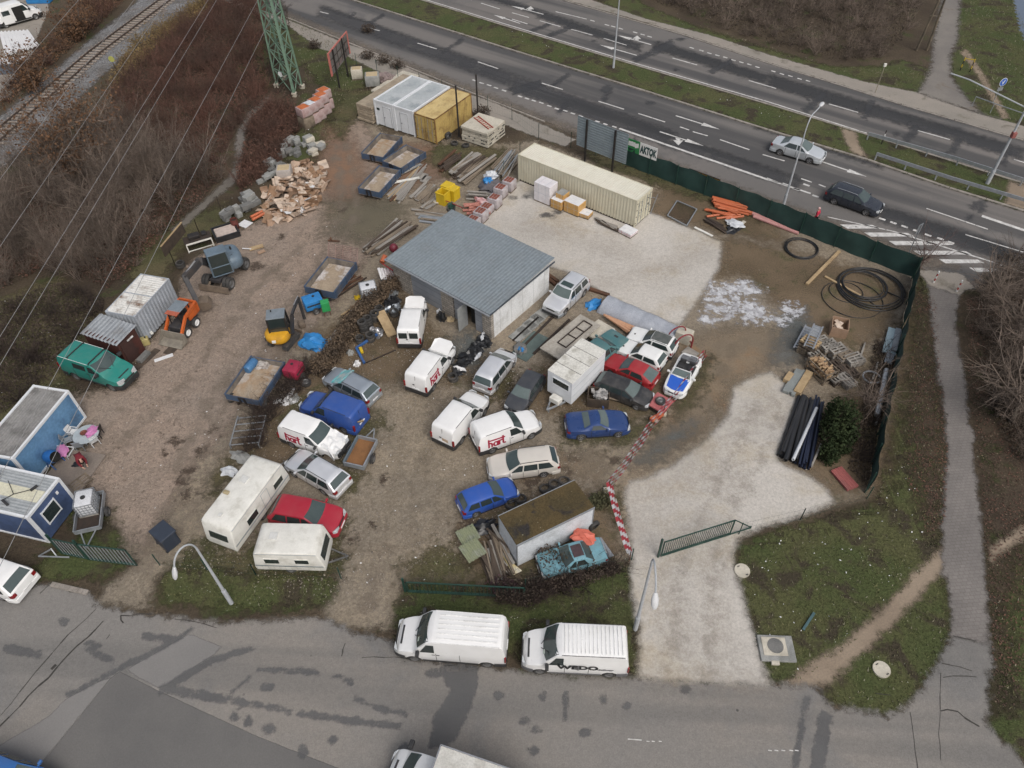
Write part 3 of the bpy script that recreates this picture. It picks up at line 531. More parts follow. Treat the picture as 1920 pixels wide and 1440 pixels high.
class Car:
 """lofted body: top = [(x, z)] centre-line profile rear to front, belt = [(x, z)], x measured from the middle"""
 def __init__(s,L,W,H,top,belt,wr=.74,z0=.22,fk=.20,rk=.12,wb=2.55,wx=None,wheelR=.31,crown=.03,tw=1.0):
  s.L,s.W,s.H,s.top,s.belt,s.wr,s.z0,s.fk,s.rk,s.R,s.crown=L,W,H,top,belt,wr*W/2,z0,fk,rk,wheelR,crown
  s.xf,s.xr=wx if wx else (wb/2+.03*L*.6,-wb/2+.03*L*.6);s.roof=max(z for _,z in top)
  s.zt0=top
 def w(s,x):
  u=x/(s.L/2);k=s.fk if u>0 else s.rk
  return s.W/2*(1-k*min(1,abs(u))**7)
 def zt(s,x):
  e=.06;return (ip(x-e,s.top)+ip(x,s.top)*2+ip(x+e,s.top))/4 if abs(x)<s.L/2-e else ip(x,s.top)
 def zb(s,x):return ip(x,s.belt)
 def sec(s,x):
  w,zt,zb=s.w(x),s.zt(x),s.zb(x);g=max(0,min(1,(zt-zb)/(s.roof-zb)))
  zD=min(zb,zt-.035);e=s.wr
  yE=(.975*w)*(1-g)+min(e,.97*w)*g -.035*(1-g);zE=zt -(.03*(1-g)+.065*g)
  zE=max(zE,zD+.004)
  z0=s.z0+.10*max(0,abs(x)/(s.L/2)-.85)/.15
  return [(.93*w,z0),(w,z0+.16),(w,(z0+zD)*.55),(.99*w,zD-.10),(.975*w,zD),(yE,zE),(yE*.86,zE+(zt-zE)*.62),(yE*.45,zt-.008),(0,zt)]
 def yside(s,x,z):
  zb=s.zb(x);w=.975*s.w(x);t=(z-zb)/(s.roof-.065-zb);return w+(min(s.wr,.97*s.w(x))-w)*t
 def ztop_at(s,x,y):
  S=s.sec(x)[5:];y=abs(y)
  for (ya,za),(yb,zb) in zip(S[:-1],S[1:]):
   if y >= yb:return zb+(za-zb)*min(1,(y-yb)/max(ya-yb,1e-6))
  return S[-1][1]
 def body(s,mat,parent):
  n=int(s.L/.07);xs=sorted(set([-s.L/2+s.L*i/n for i in range(n+1)]+[x for x,_ in s.top if abs(x) <= s.L/2]))
  vs=[];fs=[];secs=[]
  for x in xs:
   half=s.sec(x);ring=[(x,y,z) for y,z in half]+[(x,-y,z) for y,z in half[-2::-1]]
   secs.append(ring)
  k=len(secs[0])
  for r in secs:vs+=[list(p) for p in r]
  def inw(p):return any((p[0]-cx)**2+(p[2]-s.R)**2<(s.R*1.16)**2 and p[2]<s.R*2.2 for cx in (s.xf,s.xr))
  inside=[inw(p) for p in vs]
  for i in range(len(xs)-1):
   for j in range(k-1):
    q=(i*k+j,i*k+j+1,(i+1)*k+j+1,(i+1)*k+j)
    low=(j<3) or (j >= k-4)
    if low and sum(inside[a] for a in q) >= 3:continue
    fs.append(q)
  for idx,p in enumerate(vs):
   if inside[idx]:
    cx=s.xf if abs(p[0]-s.xf)<abs(p[0]-s.xr) else s.xr
    d=Vector((p[0]-cx,p[2]-s.R));L_=max(d.length,1e-4);d=d/L_*s.R*1.17
    p[0]=cx+d.x;p[2]=max(s.z0,s.R+d.y)
  fs.append(tuple(range(k-1,-1,-1)));fs.append(tuple((len(xs)-1)*k+j for j in range(k)))
  o=aQ('body',vs,fs,mat,parent,True,28)
  u=MB();u.box((0,0,s.z0+.08),(s.L*.93,s.W*.60,.42))
  u.box(((s.xf+s.xr)/2,0,s.z0+.08),((s.xf-s.xr)-2.5*s.R,s.W*.9,.40));u.build('underbody',bF,parent)  # dark block extended low and wide to deepen the shade beneath the vehicle
  return o
 def side_window(s,parent,xb0,xb1,xt0,xt1,lo=.06,hi=.86,mat=None,sides=(1,-1),off=.012):
  for sg in sides:
   vs=[];fs=[];N=7;K=4
   for i in range(N+1):
    for j in range(K+1):
     t=i/N;v=j/K;x=(xb0+(xb1-xb0)*t)*(1-v)+(xt0+(xt1-xt0)*t)*v
     zb=s.zb(x);z=zb+(s.roof-.065-zb)*(lo+(hi-lo)*v);vs.append((x,sg*(s.yside(x,z)+off),z))
   for i in range(N):
    for j in range(K):
     a=i*(K+1)+j;q=(a,a+K+1,a+K+2,a+1);fs.append(q if sg<0 else q[::-1])
   aQ('side_window',vs,fs,mat or bE,parent,True,0)
 def top_window(s,name,parent,xa,xb,wa,wb_,mat=None,off=.014,bow=0.0):
  """patch on the top surface from x=xa (half-width wa) to xb (wb_)"""
  vs=[];fs=[];N=6;K=8
  for i in range(N+1):
   t=i/N
   for j in range(K+1):
    v=j/K*2-1;x=xa+(xb-xa)*t;hw=wa+(wb_-wa)*t
    dz=(s.zt(x+.05)-s.zt(x-.05))/.1;nx,nz=-dz/math.hypot(dz,1),1/math.hypot(dz,1)
    x2=x -bow*v*v;z=s.ztop_at(x2,v*hw);vs.append((x2+nx*off,v*hw,z+nz*off))
  for i in range(N):
   for j in range(K):
    a=i*(K+1)+j;q=(a,a+K+1,a+K+2,a+1);fs.append(q[::-1] if xb>xa else q)
  return aQ(name,vs,fs,mat or gG,parent,True,0)
 def rear_panel(s,name,parent,y0,y1,z0,z1,mat,off=.012,front=False,th=.02):
  x=(s.L/2+off) if front else (-s.L/2-off);m=MB();m.bbox((x,(y0+y1)/2,(z0+z1)/2),(th*2,abs(y1-y0),abs(z1-z0)),.012);return m.build(name,mat,parent)
 def bumper(s,mat,parent,front=True,z0=.24,z1=.50,d=.55,off=.03):
  sg=1 if front else -1;pts=[];n=7
  for i in range(n+1):x=s.L/2-d+d*i/n;pts.append((sg*x,s.w(sg*x)+off))
  pts[-1]=(sg*(s.L/2+off),pts[-1][1]-off*1.6)
  pts=pts+[(x,-y) for x,y in pts[::-1]];vs=[];fs=[]
  for x,y in pts:vs+=[(x,y,z0),(x*1.004,y*1.01,(z0+z1)/2),(x,y,z1),(x*.975,y*.965,z1+.01)]
  for i in range(len(pts)-1):
   for j in range(3):
    q=(i*4+j,i*4+j+1,i*4+j+5,i*4+j+4);fs.append(q if front else q[::-1])
  return aQ('bumper',vs,fs,mat,parent,True,40)
 def lamps(s,parent,front=True,z=.66,h=.16,wd=.34,mat=None,wrap=.18,name=None):
  for sg in (1,-1):
   e=1 if front else -1;vs=[];fs=[];n=6
   xe=s.L/2;pts=[]
   we=s.w(e*xe)
   pts.append((e*(xe+.012),we-wd))
   pts.append((e*(xe+.012),we-.02))
   for i in range(1,n):x=xe-wrap*i/(n-1);pts.append((e*x,s.w(e*x)*.995+.012))
   for x,y in pts:vs+=[(x,sg*y,z-h/2),(x-.02*e,sg*y*.985,z+h/2)]
   for i in range(len(pts)-1):fs.append((2*i,2*i+2,2*i+3,2*i+1) if sg*e>0 else (2*i,2*i+1,2*i+3,2*i+2))
   fs.append(tuple(range(1,2*len(pts),2)) if sg*e<0 else tuple(range(2*len(pts)-1,0,-2)))
   aQ(name or ('headlight' if front else 'taillight'),vs,fs,mat or (hT if front else fB),parent)
 def mirrors(s,parent,x,mat,z=None,big=1.0):
  for sg in (1,-1):
   zz=z or s.zb(x)+.08;m=MB();m.bbox((x,sg*(s.w(x)+.10*big),zz),(.12*big,.20*big,.15*big),.03);m.bar((x,sg*s.w(x)*.93,zz-.05),(x,sg*(s.w(x)+.08),zz-.03),.06);m.build('wing_mirror',mat,parent)
 def wheels(s,parent,kind='alloy',Wd=.20,steer=0.0,skip=()):
  for n,(x,sg) in enumerate(((s.xf,1),(s.xf,-1),(s.xr,1),(s.xr,-1))):
   if n in skip:continue
   aP(parent,x,sg*(s.w(x)-Wd*.5-.005),s.R,Wd,kind,steer=steer if n<2 else 0)
 def seams(s,parent,xs,zlo=.34,mat=None):
  for x in xs:
   for sg in (1,-1):
    m=MB();zs=[zlo,(s.z0+s.zb(x))*.55,s.zb(x)-.10,s.zb(x)-.01]
    pr=[sg*(s.w(x)+.004),sg*(s.w(x)+.004),sg*(.99*s.w(x)+.004),sg*(.975*s.w(x)+.005)]
    for a,b,c,d in zip(zs[:-1],zs[1:],pr[:-1],pr[1:]):m.bar((x,c,a),(x,d,b),.022,.008,up=(0,1,0))
    m.build('door_seam',mat or bF,parent)
 def handles(s,parent,xs,mat):
  for x in xs:
   for sg in (1,-1):
    m=MB();m.bbox((x,sg*(.99*s.w(x)+.012),s.zb(x)-.13),(.17,.03,.035),.01);m.build('door_handle',mat,parent)
PEND=None
def aT(la,pa,lb,pb,tell=None):
 """ground position and heading from two local points seen at two photo pixels"""
 global PEND
 for _ in (0,1,2):
  k=PEND or 1;A=G(*pa,la[2]*k);B=G(*pb,lb[2]*k);d=B-A;l=Vector(lb)-Vector(la);PEND=max(.89,min(1.05,d.xy.length/max(l.xy.length,1e-6)))
 l=l*PEND
 rz=math.atan2(d.y,d.x) -math.atan2(l.y,l.x);R=Matrix.Rotation(rz,3,'Z')
 mid=(A+B)/2 -R @ ((Vector(la)+Vector(lb))/2*PEND)
 if tell:print('POSE',tell,'scale %.3f' % (d.xy.length/max(l.xy.length,1e-6)))
 return (mid.x,mid.y,0.0),rz
def cB(L=4.57,W=1.77,H=1.46,wb=2.58):
 h=L/2
 return Car(L,W,H,[(-h,.72),(-h+.05,.95),(-h+.10,1.0),(-h+.52,H-.07),(-h+.80,H-.02),(-.25,H),(.30,H-.03),(1.12,.98),(1.3,.95),(h-.25,.76),(h-.06,.64),(h,.55)],[(-h,.95),(1.1,.90),(h,.74)],wb=wb)
def cQ(L=3.95,W=1.65,H=1.44,wb=2.46,rake=.35):
 h=L/2
 return Car(L,W,H,[(-h,.70),(-h+.05,.92),(-h+.09,.96),(-h+rake+.12,H-.06),(-h+rake+.4,H-.01),(-.2,H),(.25,H-.03),(.98,.97),(1.12,.94),(h-.22,.76),(h-.06,.64),(h,.54)],[(-h,.93),(1.0,.89),(h,.72)],wb=wb)
def eT(L=4.7,W=1.80,H=1.44,wb=2.7):
 h=L/2
 return Car(L,W,H,[(-h,.72),(-h+.05,.95),(-h+.55,1.03),(-h+.72,1.03),(-.85,H-.05),(-.5,H),(.15,H-.02),(1.08,.98),(1.25,.95),(h-.25,.76),(h-.06,.64),(h,.54)],[(-h,.97),(1.1,.91),(h,.74)],wb=wb,wr=.72)
def cH(c,o,bodymat,trim=None,wheel='alloy',bump=True,mir=1.0,lampz=.66,tailz=.80,seams=(),handles=(),steer=0.0,skip=(),tail_h=.22,plates=True,Wd=.20):
 trim=trim or bodymat
 if bump:c.bumper(trim,o,True);c.bumper(trim,o,False)
 c.lamps(o,True,lampz);c.lamps(o,False,tailz,tail_h,.22)
 c.mirrors(o,mir,bodymat);c.wheels(o,wheel,Wd,steer,skip)
 if seams:c.seams(o,seams)
 if handles:c.handles(o,handles,bodymat)
 if plates:
  c.rear_panel('number_plate',o,-.26,.26,.50,.61,aZ,off=.035);c.rear_panel('number_plate',o,-.26,.26,.36,.47,aZ,off=.04,front=True)
 g=MB();g.bbox((c.L/2+.004,0,lampz-.02),(.03,c.W*.42,.12),.01);g.build('grille',aC,o)
def bQ(label,loc,rz,bm,c=None,rails=None,wheel='alloy',glass=None,name='estate_car',trim=None,roofmat=None,cat='car',group=None,sunroof=False):
 c=c or cB();h=c.L/2;o=aA(name,label,cat,loc,rz,group)
 c.body(bm,o)
 H=c.roof
 c.top_window('windscreen',o,1.08,.34,c.W/2*.83,c.wr*.90,glass,bow=.10)
 c.top_window('rear_window',o,-h+.13,-h+.50,c.W/2*.78,c.wr*.88,glass)
 c.side_window(o,.18,.92,.10,.36);c.side_window(o,-.80,.10,-.80,.03);c.side_window(o,-h+.42,-.88,-h+.72,-.88)
 if rails:
  for sg in (1,-1):
   m=MB();m.tube([(x,sg*c.wr*.93,c.ztop_at(x,c.wr*.93)+(.02 if abs(x+.65)>.9 else .06)) for x in (.28,.18,-.3,-.8,-1.3,-1.52)],.022,6);m.build('roof_rail',rails,o,True)
 if sunroof:c.top_window('sunroof',o,-.55,.05,c.wr*.62,c.wr*.62,bE)
 cH(c,o,bm,trim,wheel,mir=.92,seams=(.98,.13,-.84),handles=(.30,-.62))
 return o
def bV(label,loc,rz,bm,c=None,three=False,wheel='steel',glass=None,name='hatchback',trim=None,boxy=False,sunroof=False,rearglass=None,roofmat=None):
 c=c or cQ();h=c.L/2;o=aA(name,label,'car',loc,rz)
 c.body(bm,o);xr=[x for x,z in c.top if z>c.roof-.1][0]
 c.top_window('windscreen',o,.95,.29,c.W/2*.83,c.wr*.90,glass,bow=.08)
 c.top_window('rear_window',o,-h+.12,xr-.04,c.W/2*.76,c.wr*.86,rearglass or glass)
 if three:c.side_window(o,-.12,.80,-.16,.30);c.side_window(o,-h+.36,-.22,xr+.18,-.26)
 else:c.side_window(o,.12,.80,.06,.30);c.side_window(o,-.72,.04,-.74,-.02);c.side_window(o,-h+.34,-.80,xr+.15,-.82)
 if roofmat:c.top_window('roof_panel',o,xr+.05,.22,c.wr*.98,c.wr*.98,roofmat,off=.01)
 if sunroof:c.top_window('sunroof',o,-.45,.05,c.wr*.6,c.wr*.6,bE)
 cH(c,o,bm,trim,wheel,mir=.82,seams=(.86,.06 if not three else -.16),handles=(.22,))
 return o
# --- small panel van (open bonnet optional)
def eP():
 L,H=4.2,1.80;h=L/2
 return Car(L,1.66,H,[(-h,.80),(-h+.02,1.2),(-h+.10,H-.10),(-h+.25,H-.02),(-.7,H),(.0,H-.03),(.26,H-.10),(.90,1.12),(1.04,1.07),(h-.30,.90),(h-.06,.74),(h,.60)],[(-h,1.02),(.9,1.00),(h,.84)],wr=.88,wx=(1.33,-1.27),fk=.24,rk=.05,wheelR=.30)
def dV(text,parent,size,mat,depth=.004,name='lettering'):
 cu=bpy.data.curves.new('txt','FONT');cu.body=text;cu.size=size;cu.extrude=depth;cu.align_x='CENTER';cu.resolution_u=3;cu.offset=size*.045
 t=bpy.data.objects.new('txt',cu);COL.objects.link(t);bpy.context.view_layer.update()
 me=bpy.data.meshes.new_from_object(t.evaluated_get(bpy.context.evaluated_depsgraph_get()));bpy.data.objects.remove(t);me.materials.clear();me.materials.append(mat)
 o=bpy.data.objects.new(name,me);COL.objects.link(o);o.parent=parent;return o
hK=pm('crimson_lettering',(.36,.012,.045),(.30,.012,.04),5,.5)
def fR(parent,c,sg,x,z,size=.62):
 """bold lower-case word with a long bar over it, on the body side; built from strokes"""
 m=MB();s_=size;t=.095*s_/.62*1.15;W_=1.9*s_
 def P(u,v):return (u,v)
 strokes=[]
 X=-W_/2
 strokes+=[[(X,0),(X+.02*s_,1.0*s_)],[(X,.42*s_),(X+.14*s_,.58*s_),(X+.28*s_,.50*s_),(X+.32*s_,.36*s_),(X+.32*s_,0)]]
 X+=.52*s_
 a=[(X+.20*s_+.20*s_*math.cos(k*PI/6),.27*s_+.26*s_*math.sin(k*PI/6)) for k in range(13)]
 strokes+=[a,[(X+.40*s_,.54*s_),(X+.40*s_,0)]]
 X+=.58*s_
 strokes+=[[(X,0),(X,.56*s_)],[(X,.38*s_),(X+.10*s_,.53*s_),(X+.26*s_,.54*s_)]]
 X+=.40*s_
 strokes+=[[(X,1.0*s_),(X,.12*s_),(X+.08*s_,0),(X+.20*s_,.02*s_)]]
 strokes+=[[(-W_/2+.02*s_,.86*s_),(X+.16*s_,.80*s_)]]
 for k,st in enumerate(strokes):
  for p,q in zip(st[:-1],st[1:]):
   d=Vector((q[0]-p[0],q[1]-p[1]));
   if d.length<1e-4:continue
   d.normalize();p2=(p[0]-d.x*t*.3,p[1]-d.y*t*.3);q2=(q[0]+d.x*t*.3,q[1]+d.y*t*.3)
   def S(pt):
    xx=x -sg*pt[0];zz=z+pt[1];wv=c.w(xx)
    zb=c.zb(xx);y=c.yside(xx,zz) if zz>zb else wv*(.975+.015*min(1,max(0,(zb-zz)/.10)))
    return Vector((xx,sg*(y+.012),zz))
   n=max(1,int(math.hypot(q2[0]-p2[0],q2[1]-p2[1])/.08))
   for i in range(n):
    A=(p2[0]+(q2[0]-p2[0])*i/n,p2[1]+(q2[1]-p2[1])*i/n);B=(p2[0]+(q2[0]-p2[0])*(i+1.05)/n,p2[1]+(q2[1]-p2[1])*(i+1.05)/n)
    m.bar(S(A),S(B),.008+.0004*k,t,up=(0,0,1)) if abs(d.y)<.95 else m.bar(S(A),S(B),t,.008+.0004*k,up=(0,1,0))
 return m.build('lettering',hK,parent)
def bG(label,loc,rz,bm=None,word=(),rear_glass=False,damaged=False,ajar=False,name='small_van',trim=None,rust=False,wheel='steel',group=None,hoodlogo=False):
 bm=bm or cA;trim=trim or aC;c=eP();h=c.L/2;o=aA(name,label,'van',loc,rz,group)
 c.body(bm,o);H=c.roof
 c.top_window('windscreen',o,.88,.30,c.W/2*.86,c.wr*.93,bow=.08)
 c.side_window(o,-.04,.72,-.08,.34,.05,.80)
 if rear_glass:
  for y in (-.36,.36):c.rear_panel('rear_window',o,y-.29,y+.29,1.06,1.52,bE,off=-.03,th=.035)
 m=MB();m.bar((-h-.012,0,.55),(-h+.085,0,H-.12),.02,.012,up=(0,1,0));m.build('door_seam',bF,o)
 m=MB();m.bbox((-h-.02,.10,1.0),(.04,.14,.05),.01);m.build('door_handle',aC,o)
 for sg in (1,-1):
  m=MB();m.bar((-1.6,sg*c.wr*.97,H-.055),(.05,sg*c.wr*.97,H-.06),.03,.014);m.build('roof_gutter',aC,o)
 for sg in (1,-1):
  m=MB();m.bbox((-h+.005,sg*(c.W/2*.94),.86),(.10,.13,.46),.02);m.build('taillight',fB,o)
 c.bumper(trim,o,False,.24,.56)
 if not damaged:c.bumper(trim,o,True,.24,.54)
 c.lamps(o,True,.76,.24,.36)
 c.mirrors(o,.74,aC,1.14,1.15);c.wheels(o,wheel,.18,0,(1,) if damaged else ())
 c.rear_panel('number_plate',o,-.26,.26,.62,.73,aZ,off=.02);c.seams(o,(.78,-.12));c.handles(o,(.02,),aC)
 if rust:c.rear_panel('rust_patch',o,-.42,.0,.72,.98,pm('rust_stain',(.35,.22,.12),(.55,.45,.35),6,.8),off=.004,th=.006)
 if ajar:
  vs=[(1.02,.66,1.12),(1.02,-.66,1.12),(1.75,-.68,1.36),(1.98,-.42,1.36),(1.98,.42,1.36),(1.75,.68,1.36)]
  m=MB();m.add(vs+[(x,y,z-.05) for x,y,z in vs],[tuple(range(5,-1,-1)),tuple(range(6,12))]+[(i,(i+1) % 6,(i+1) % 6+6,i+6) for i in range(6)]);m.build('bonnet',bm,o)
  c.top_window('engine_bay',o,1.1,h-.16,.62,.56,bF,off=.012)
 if damaged:
  m=MB();R_=random.Random(3);vs=[];fs=[]
  for i in range(7):
   for j in range(9):
    t=i/6;v=j/8*2-1;vs.append((1.02+t*.98,v*.74,1.10 -.20*t+R_.uniform(-.05,.05)+.10*math.sin(j*1.7+i)))
  for i in range(6):
   for j in range(8):q=i*9+j;fs.append((q,q+9,q+10,q+1))
  aQ('bonnet',vs,fs,bm,o,True,20)
  m.bbox((h-.02,.1,.55),(.12,1.2,.35),.04);m.bbox((h-.2,-.5,.6),(.5,.3,.4),.05)
  for k in range(10):m.bar((h+R_.uniform(-.2,.12),R_.uniform(-.7,.7),R_.uniform(.3,.8)),(h+R_.uniform(-.1,.2),R_.uniform(-.7,.7),R_.uniform(.3,.8)),.05)
  m.build('exposed_front_end',aC,o)
  m=MB();m.bbox((h-.32,-.86,.86),(.72,.06,.42),.02,rz=-.5,ry=.3);m.build('torn_wing',bm,o)
 for sg in word:fR(o,c,sg,-.90,.72)
 return o
# --- long vans
def cL(L=5.5,W=1.96,H=2.25,nose=1.0,wb=3.5,xf=None):
 h=L/2;s_=h-nose
 c=Car(L,W,H,[(-h,.9),(-h+.02,1.5),(-h+.12,H-.12),(-h+.3,H-.02),(0,H),(s_-.95,H-.02),(s_-.70,H-.10),(s_-.02,1.30),(s_+.08,1.22),(h-.25,.98),(h-.06,.78),(h,.62)],[(-h,1.28),(s_-.2,1.22),(h,.95)],wr=.86,z0=.28,fk=.24,rk=.05,wheelR=.34,wx=(xf or h-.92,(xf or h-.92)-wb))
 return c
gD=pm('white_van_roof',(.78,.78,.76),(.70,.70,.68),1.2,.4,dirt=(.30,.29,.25),dirt_amt=.30)
def bR(label,loc,rz,bm,c,name='panel_van',ribs=0,cross=False,trim=None,wheel='steel',windows=0,lampmat=None,roofrack=False,partner=None,text=None):
 trim=trim or aC;h=c.L/2;o=aA(name,label,'van',loc,rz);c.body(bm,o);H=c.roof
 s_=[x for x,z in c.top if abs(z-(H-.10))<1e-6][-1];cw=[x for x,z in c.top if abs(z-1.30)<1e-6 or abs(z-1.22)<1e-6]
 cow=s_+.68
 c.top_window('windscreen',o,cow-.03,s_+.04,c.W/2*.86,c.wr*.92,bow=.16)
 c.side_window(o,s_-.35,cow-.30,s_-.35,s_+.02,.06,.74)
 if windows:c.side_window(o,s_-1.55,s_-.55,s_-1.55,s_-.55,.08,.70)
 if ribs:
  m=MB()
  for i in range(ribs):
   if cross:
    x=-h+.35+(s_-.4+h-.35)*i/(ribs-1);m.bar((x,-c.wr*.84,H-.004),(x,c.wr*.84,H-.004),.035,.03)
   else:
    y=(i/(ribs-1)*2-1)*c.wr*.72;m.bar((-h+.4,y,c.ztop_at(0,y)-.002),(s_-.5,y,c.ztop_at(0,y)-.004),.06,.03)
  m.build('roof_ribs',gD,o)
 for sg in (1,-1):m=MB();m.bar((-h+.25,sg*c.wr*.985,H-.055),(s_-.25,sg*c.wr*.985,H-.06),.028,.014);m.build('roof_gutter',aC if cross else gD,o)
 c.bumper(trim,o,True,.28,.62);c.bumper(trim,o,False,.28,.60)
 for sg in (1,-1):m=MB();m.bbox(((c.xf+c.xr)/2,sg*(c.W/2+.004),.42),(c.xf-c.xr-.9,.03,.14),.01);m.build('sill_trim',trim,o)
 c.lamps(o,True,.84,.30,.36);c.mirrors(o,s_+.46,aC,1.40,1.5)
 for sg in (1,-1):
  m=MB();m.bbox((-h+.01,sg*(c.W/2*.945),1.05),(.09,.12,.5),.02);m.build('taillight',fB,o)
 c.wheels(o,wheel,.21);c.seams(o,(s_-.42,s_-1.6));c.handles(o,(s_-.30,s_-.52),aC)
 c.rear_panel('number_plate',o,-.26,.26,.70,.81,aZ,off=.02)
 g=MB();g.bbox((h-.32,0,c.ztop_at(h-.32,0)+.004),(.10,c.W*.50,.02),.008);g.bbox((h+.01,0,.74),(.03,c.W*.5,.14),.01);g.build('grille',aC,o)
 for sg in (1,-1):
  g=MB();g.bar((cow+.08,sg*.1,c.ztop_at(cow+.08,.1)+.03),(cow-.35,sg*.55,c.ztop_at(cow-.35,.55)+.04),.025);g.build('wiper',aC,o)
 return o
# ------------------------------------------------------------------ the vehicles, each where it stands
def eR(pr,pf,t=None):return aT((-1.95,0,1.77),pr,(.22,0,1.75),pf,t)
P_,R_=eR((764,618),(772,578),'k1');bG('white small van with two dark rear windows, parked beside the tyre heap',P_,R_,rear_glass=True,ajar=True)
P_,R_=eR((778,703),(810,661),'k2');k2=bG('white small van with crimson word on its side, seen from behind near the rubbish bags',P_,R_,word=(-1,),ajar=True)
P_,R_=eR((829,802),(868,756),'k3');bG('plain white small van with rusty rear door, parked in the middle of the gravel yard',P_,R_,trim=aC,rust=True)
P_,R_=aT((-1.27,-.73,0),(923,849),(1.33,-.73,0),(996,822),'k4');bG('white small van with crimson word on its side and closed bonnet, beside the beige estate',P_,R_,word=(-1,))
P_,R_=eR((533,782),(589,802),'k5');bG('crashed white small van with crumpled bonnet and crimson word, beside the rusty trailer',P_,R_,word=(-1,),damaged=True)
dR=bL('deep_blue_paint',(.022,.075,.30),.10)
P_,R_=eR((672,768),(609,745),'bluevan');bG('dark blue panel van with a plank leaning on its rear',P_,R_,bm=dR,trim=dR)
bH=bL('grey_silver_paint',(.46,.51,.56),.14,.34,.7)
P_,R_=aT((-2.28,0,.6),(703,746),(2.28,0,.6),(616,701),'coverwagon');cw_=bQ('grey silver estate car with a teal cloth over its windscreen',P_,R_,bH,rails=aC)
P_,R_=aT((-1.50,0,1.40),(872.5,933),(.25,0,1.41),(920,915),'fabia');bV('bright blue hatchback beside the mossy container box',P_,R_,bL('bright_blue_paint',(.02,.085,.38),.08))
cV=bL('beige_white_paint',(.66,.62,.56),.12,.35,.15)
P_,R_=aT((-2.28,0,.6),(1046,861),(2.28,0,.5),(915,880),'beige');bQ('beige white estate car with silver lower sides in the middle of the yard',P_,R_,cV,rails=aC)
P_,R_=aT((-2.28,0,.6),(645,914),(2.28,0,.6),(547,857),'silverwagon');bQ('silver estate car parked between the long caravan and the rusty trailer',P_,R_,cM,rails=aC)
P_,R_=aT((-2.0,0,.6),(513,955),(2.0,0,.55),(641,980),'red');bV('crimson red hatchback parked between the two caravans',P_,R_,bL('crimson_paint',(.36,.012,.030),.06),c=cQ(4.0,1.72,1.46,2.5))
h_=4.28/2
mpv=Car(4.28,1.75,1.63,[(-h_,.75),(-h_+.03,1.0),(-h_+.12,1.2),(-h_+.40,1.52),(-h_+.65,1.60),(-.2,1.63),(.45,1.58),(1.30,1.08),(1.45,1.02),(h_-.2,.84),(h_-.05,.68),(h_,.56)],[(-h_,1.0),(1.2,.98),(h_,.78)],wr=.78,wb=2.76)
P_,R_=aT((-h_+.38,0,1.56),(908,704),(.45,0,1.58),(932,672),'mpv')
o=aA('family_car','silver rounded people carrier with grey bumper parked beside the rubbish bags','car',P_,R_);mpv.body(cM,o)
mpv.top_window('windscreen',o,1.26,.50,.74,.62,bow=.1);mpv.top_window('rear_window',o,-h_+.06,-h_+.36,.74,.64);mpv.side_window(o,.22,1.05,.14,.50);mpv.side_window(o,-.75,.14,-.75,.06);mpv.side_window(o,-h_+.30,-.83,-h_+.55,-.83)
cH(mpv,o,cM,None,'alloy',mir=1.05,lampz=.74,tailz=.88,seams=(1.1,.18,-.8),handles=(.3,-.6))
P_,R_=aT((2.0,0,.55),(963,767),(-2.0,0,.8),(1005,702),'dark');bV('dark charcoal hatchback parked close to the white cabin trailer',P_,R_,bL('charcoal_paint',(.040,.044,.052),.10),glass=bS,c=cQ(4.0,1.68,1.45,2.5))
hP=bL('faded_teal_paint',(.055,.155,.165),.22,.5,0,.1)
def eF(L=4.0,W=1.62,H=1.40,wb=2.4,notch=.75):
 h=L/2
 return Car(L,W,H,[(-h,.72),(-h+.04,.90),(-h+notch,.94),(-h+notch+.1,.96),(-h+notch+.65,H-.05),(-.45,H),(.10,H-.03),(.70,.96),(.84,.92),(h-.08,.82),(h-.03,.72),(h,.58)],[(-h,.90),(.7,.88),(h,.80)],wr=.76,wb=wb,fk=.10,rk=.08,wheelR=.29)
def dC(label,loc,rz,bm,c,glass=None,roofpanel=None,wheel='steel',vent=True,skip=(),sunroof=None,name='saloon_car'):
 h=c.L/2;o=aA(name,label,'car',loc,rz);c.body(bm,o);T=c.top;a,b,d,e=T[3][0],T[4][0],T[6][0],T[7][0]
 c.top_window('windscreen',o,e-.02,d+.02,c.W/2*.84,c.wr*.90,glass,bow=.06);c.top_window('rear_window',o,a+.03,b-.03,c.W/2*.82,c.wr*.88,glass)
 c.side_window(o,.0,e-.25,-.05,d-.02);c.side_window(o,a+.42,-.08,b+.12,-.12)
 if sunroof:c.top_window('sunroof',o,-.62,.02,c.wr*.66,c.wr*.66,sunroof,off=.012)
 if roofpanel:c.top_window('roof_panel',o,b+.05,d-.05,c.wr*.97,c.wr*.97,roofpanel,off=.010)
 if vent:
  m=MB();x=h-.55;m.bbox((x,0,c.ztop_at(x,0)+.004),(.16,.30,.015),.005);m.build('bonnet_vent',aC,o)
 cH(c,o,bm,aC,wheel,mir=e-.2,lampz=.66,tailz=.70,tail_h=.18,seams=(.62,-.12),handles=(.05,),skip=skip);return o
P_,R_=aT((1.9,0,.62),(1167,626),(-.3,0,1.40),(1120,648),'teal');dC('faded teal old saloon behind the white cabin trailer',P_,R_,hP,eF())
bW=bL('old_white_paint',(.74,.75,.74),.14,.45,0,.1)
gH=pm('grey_vinyl_roof',(.075,.085,.080),(.11,.115,.11),3,.8)
def boxy(L=3.9,W=1.64,H=1.40):
 h=L/2
 return Car(L,W,H,[(-h,.70),(-h+.03,.92),(-h+.06,.98),(-h+.42,H-.05),(-h+.6,H-.01),(-.3,H),(.02,H-.03),(.66,.95),(.80,.91),(h-.10,.82),(h-.03,.72),(h,.55)],[(-h,.93),(.7,.88),(h,.78)],wr=.78,wb=2.45,fk=.10,rk=.10,wheelR=.29)
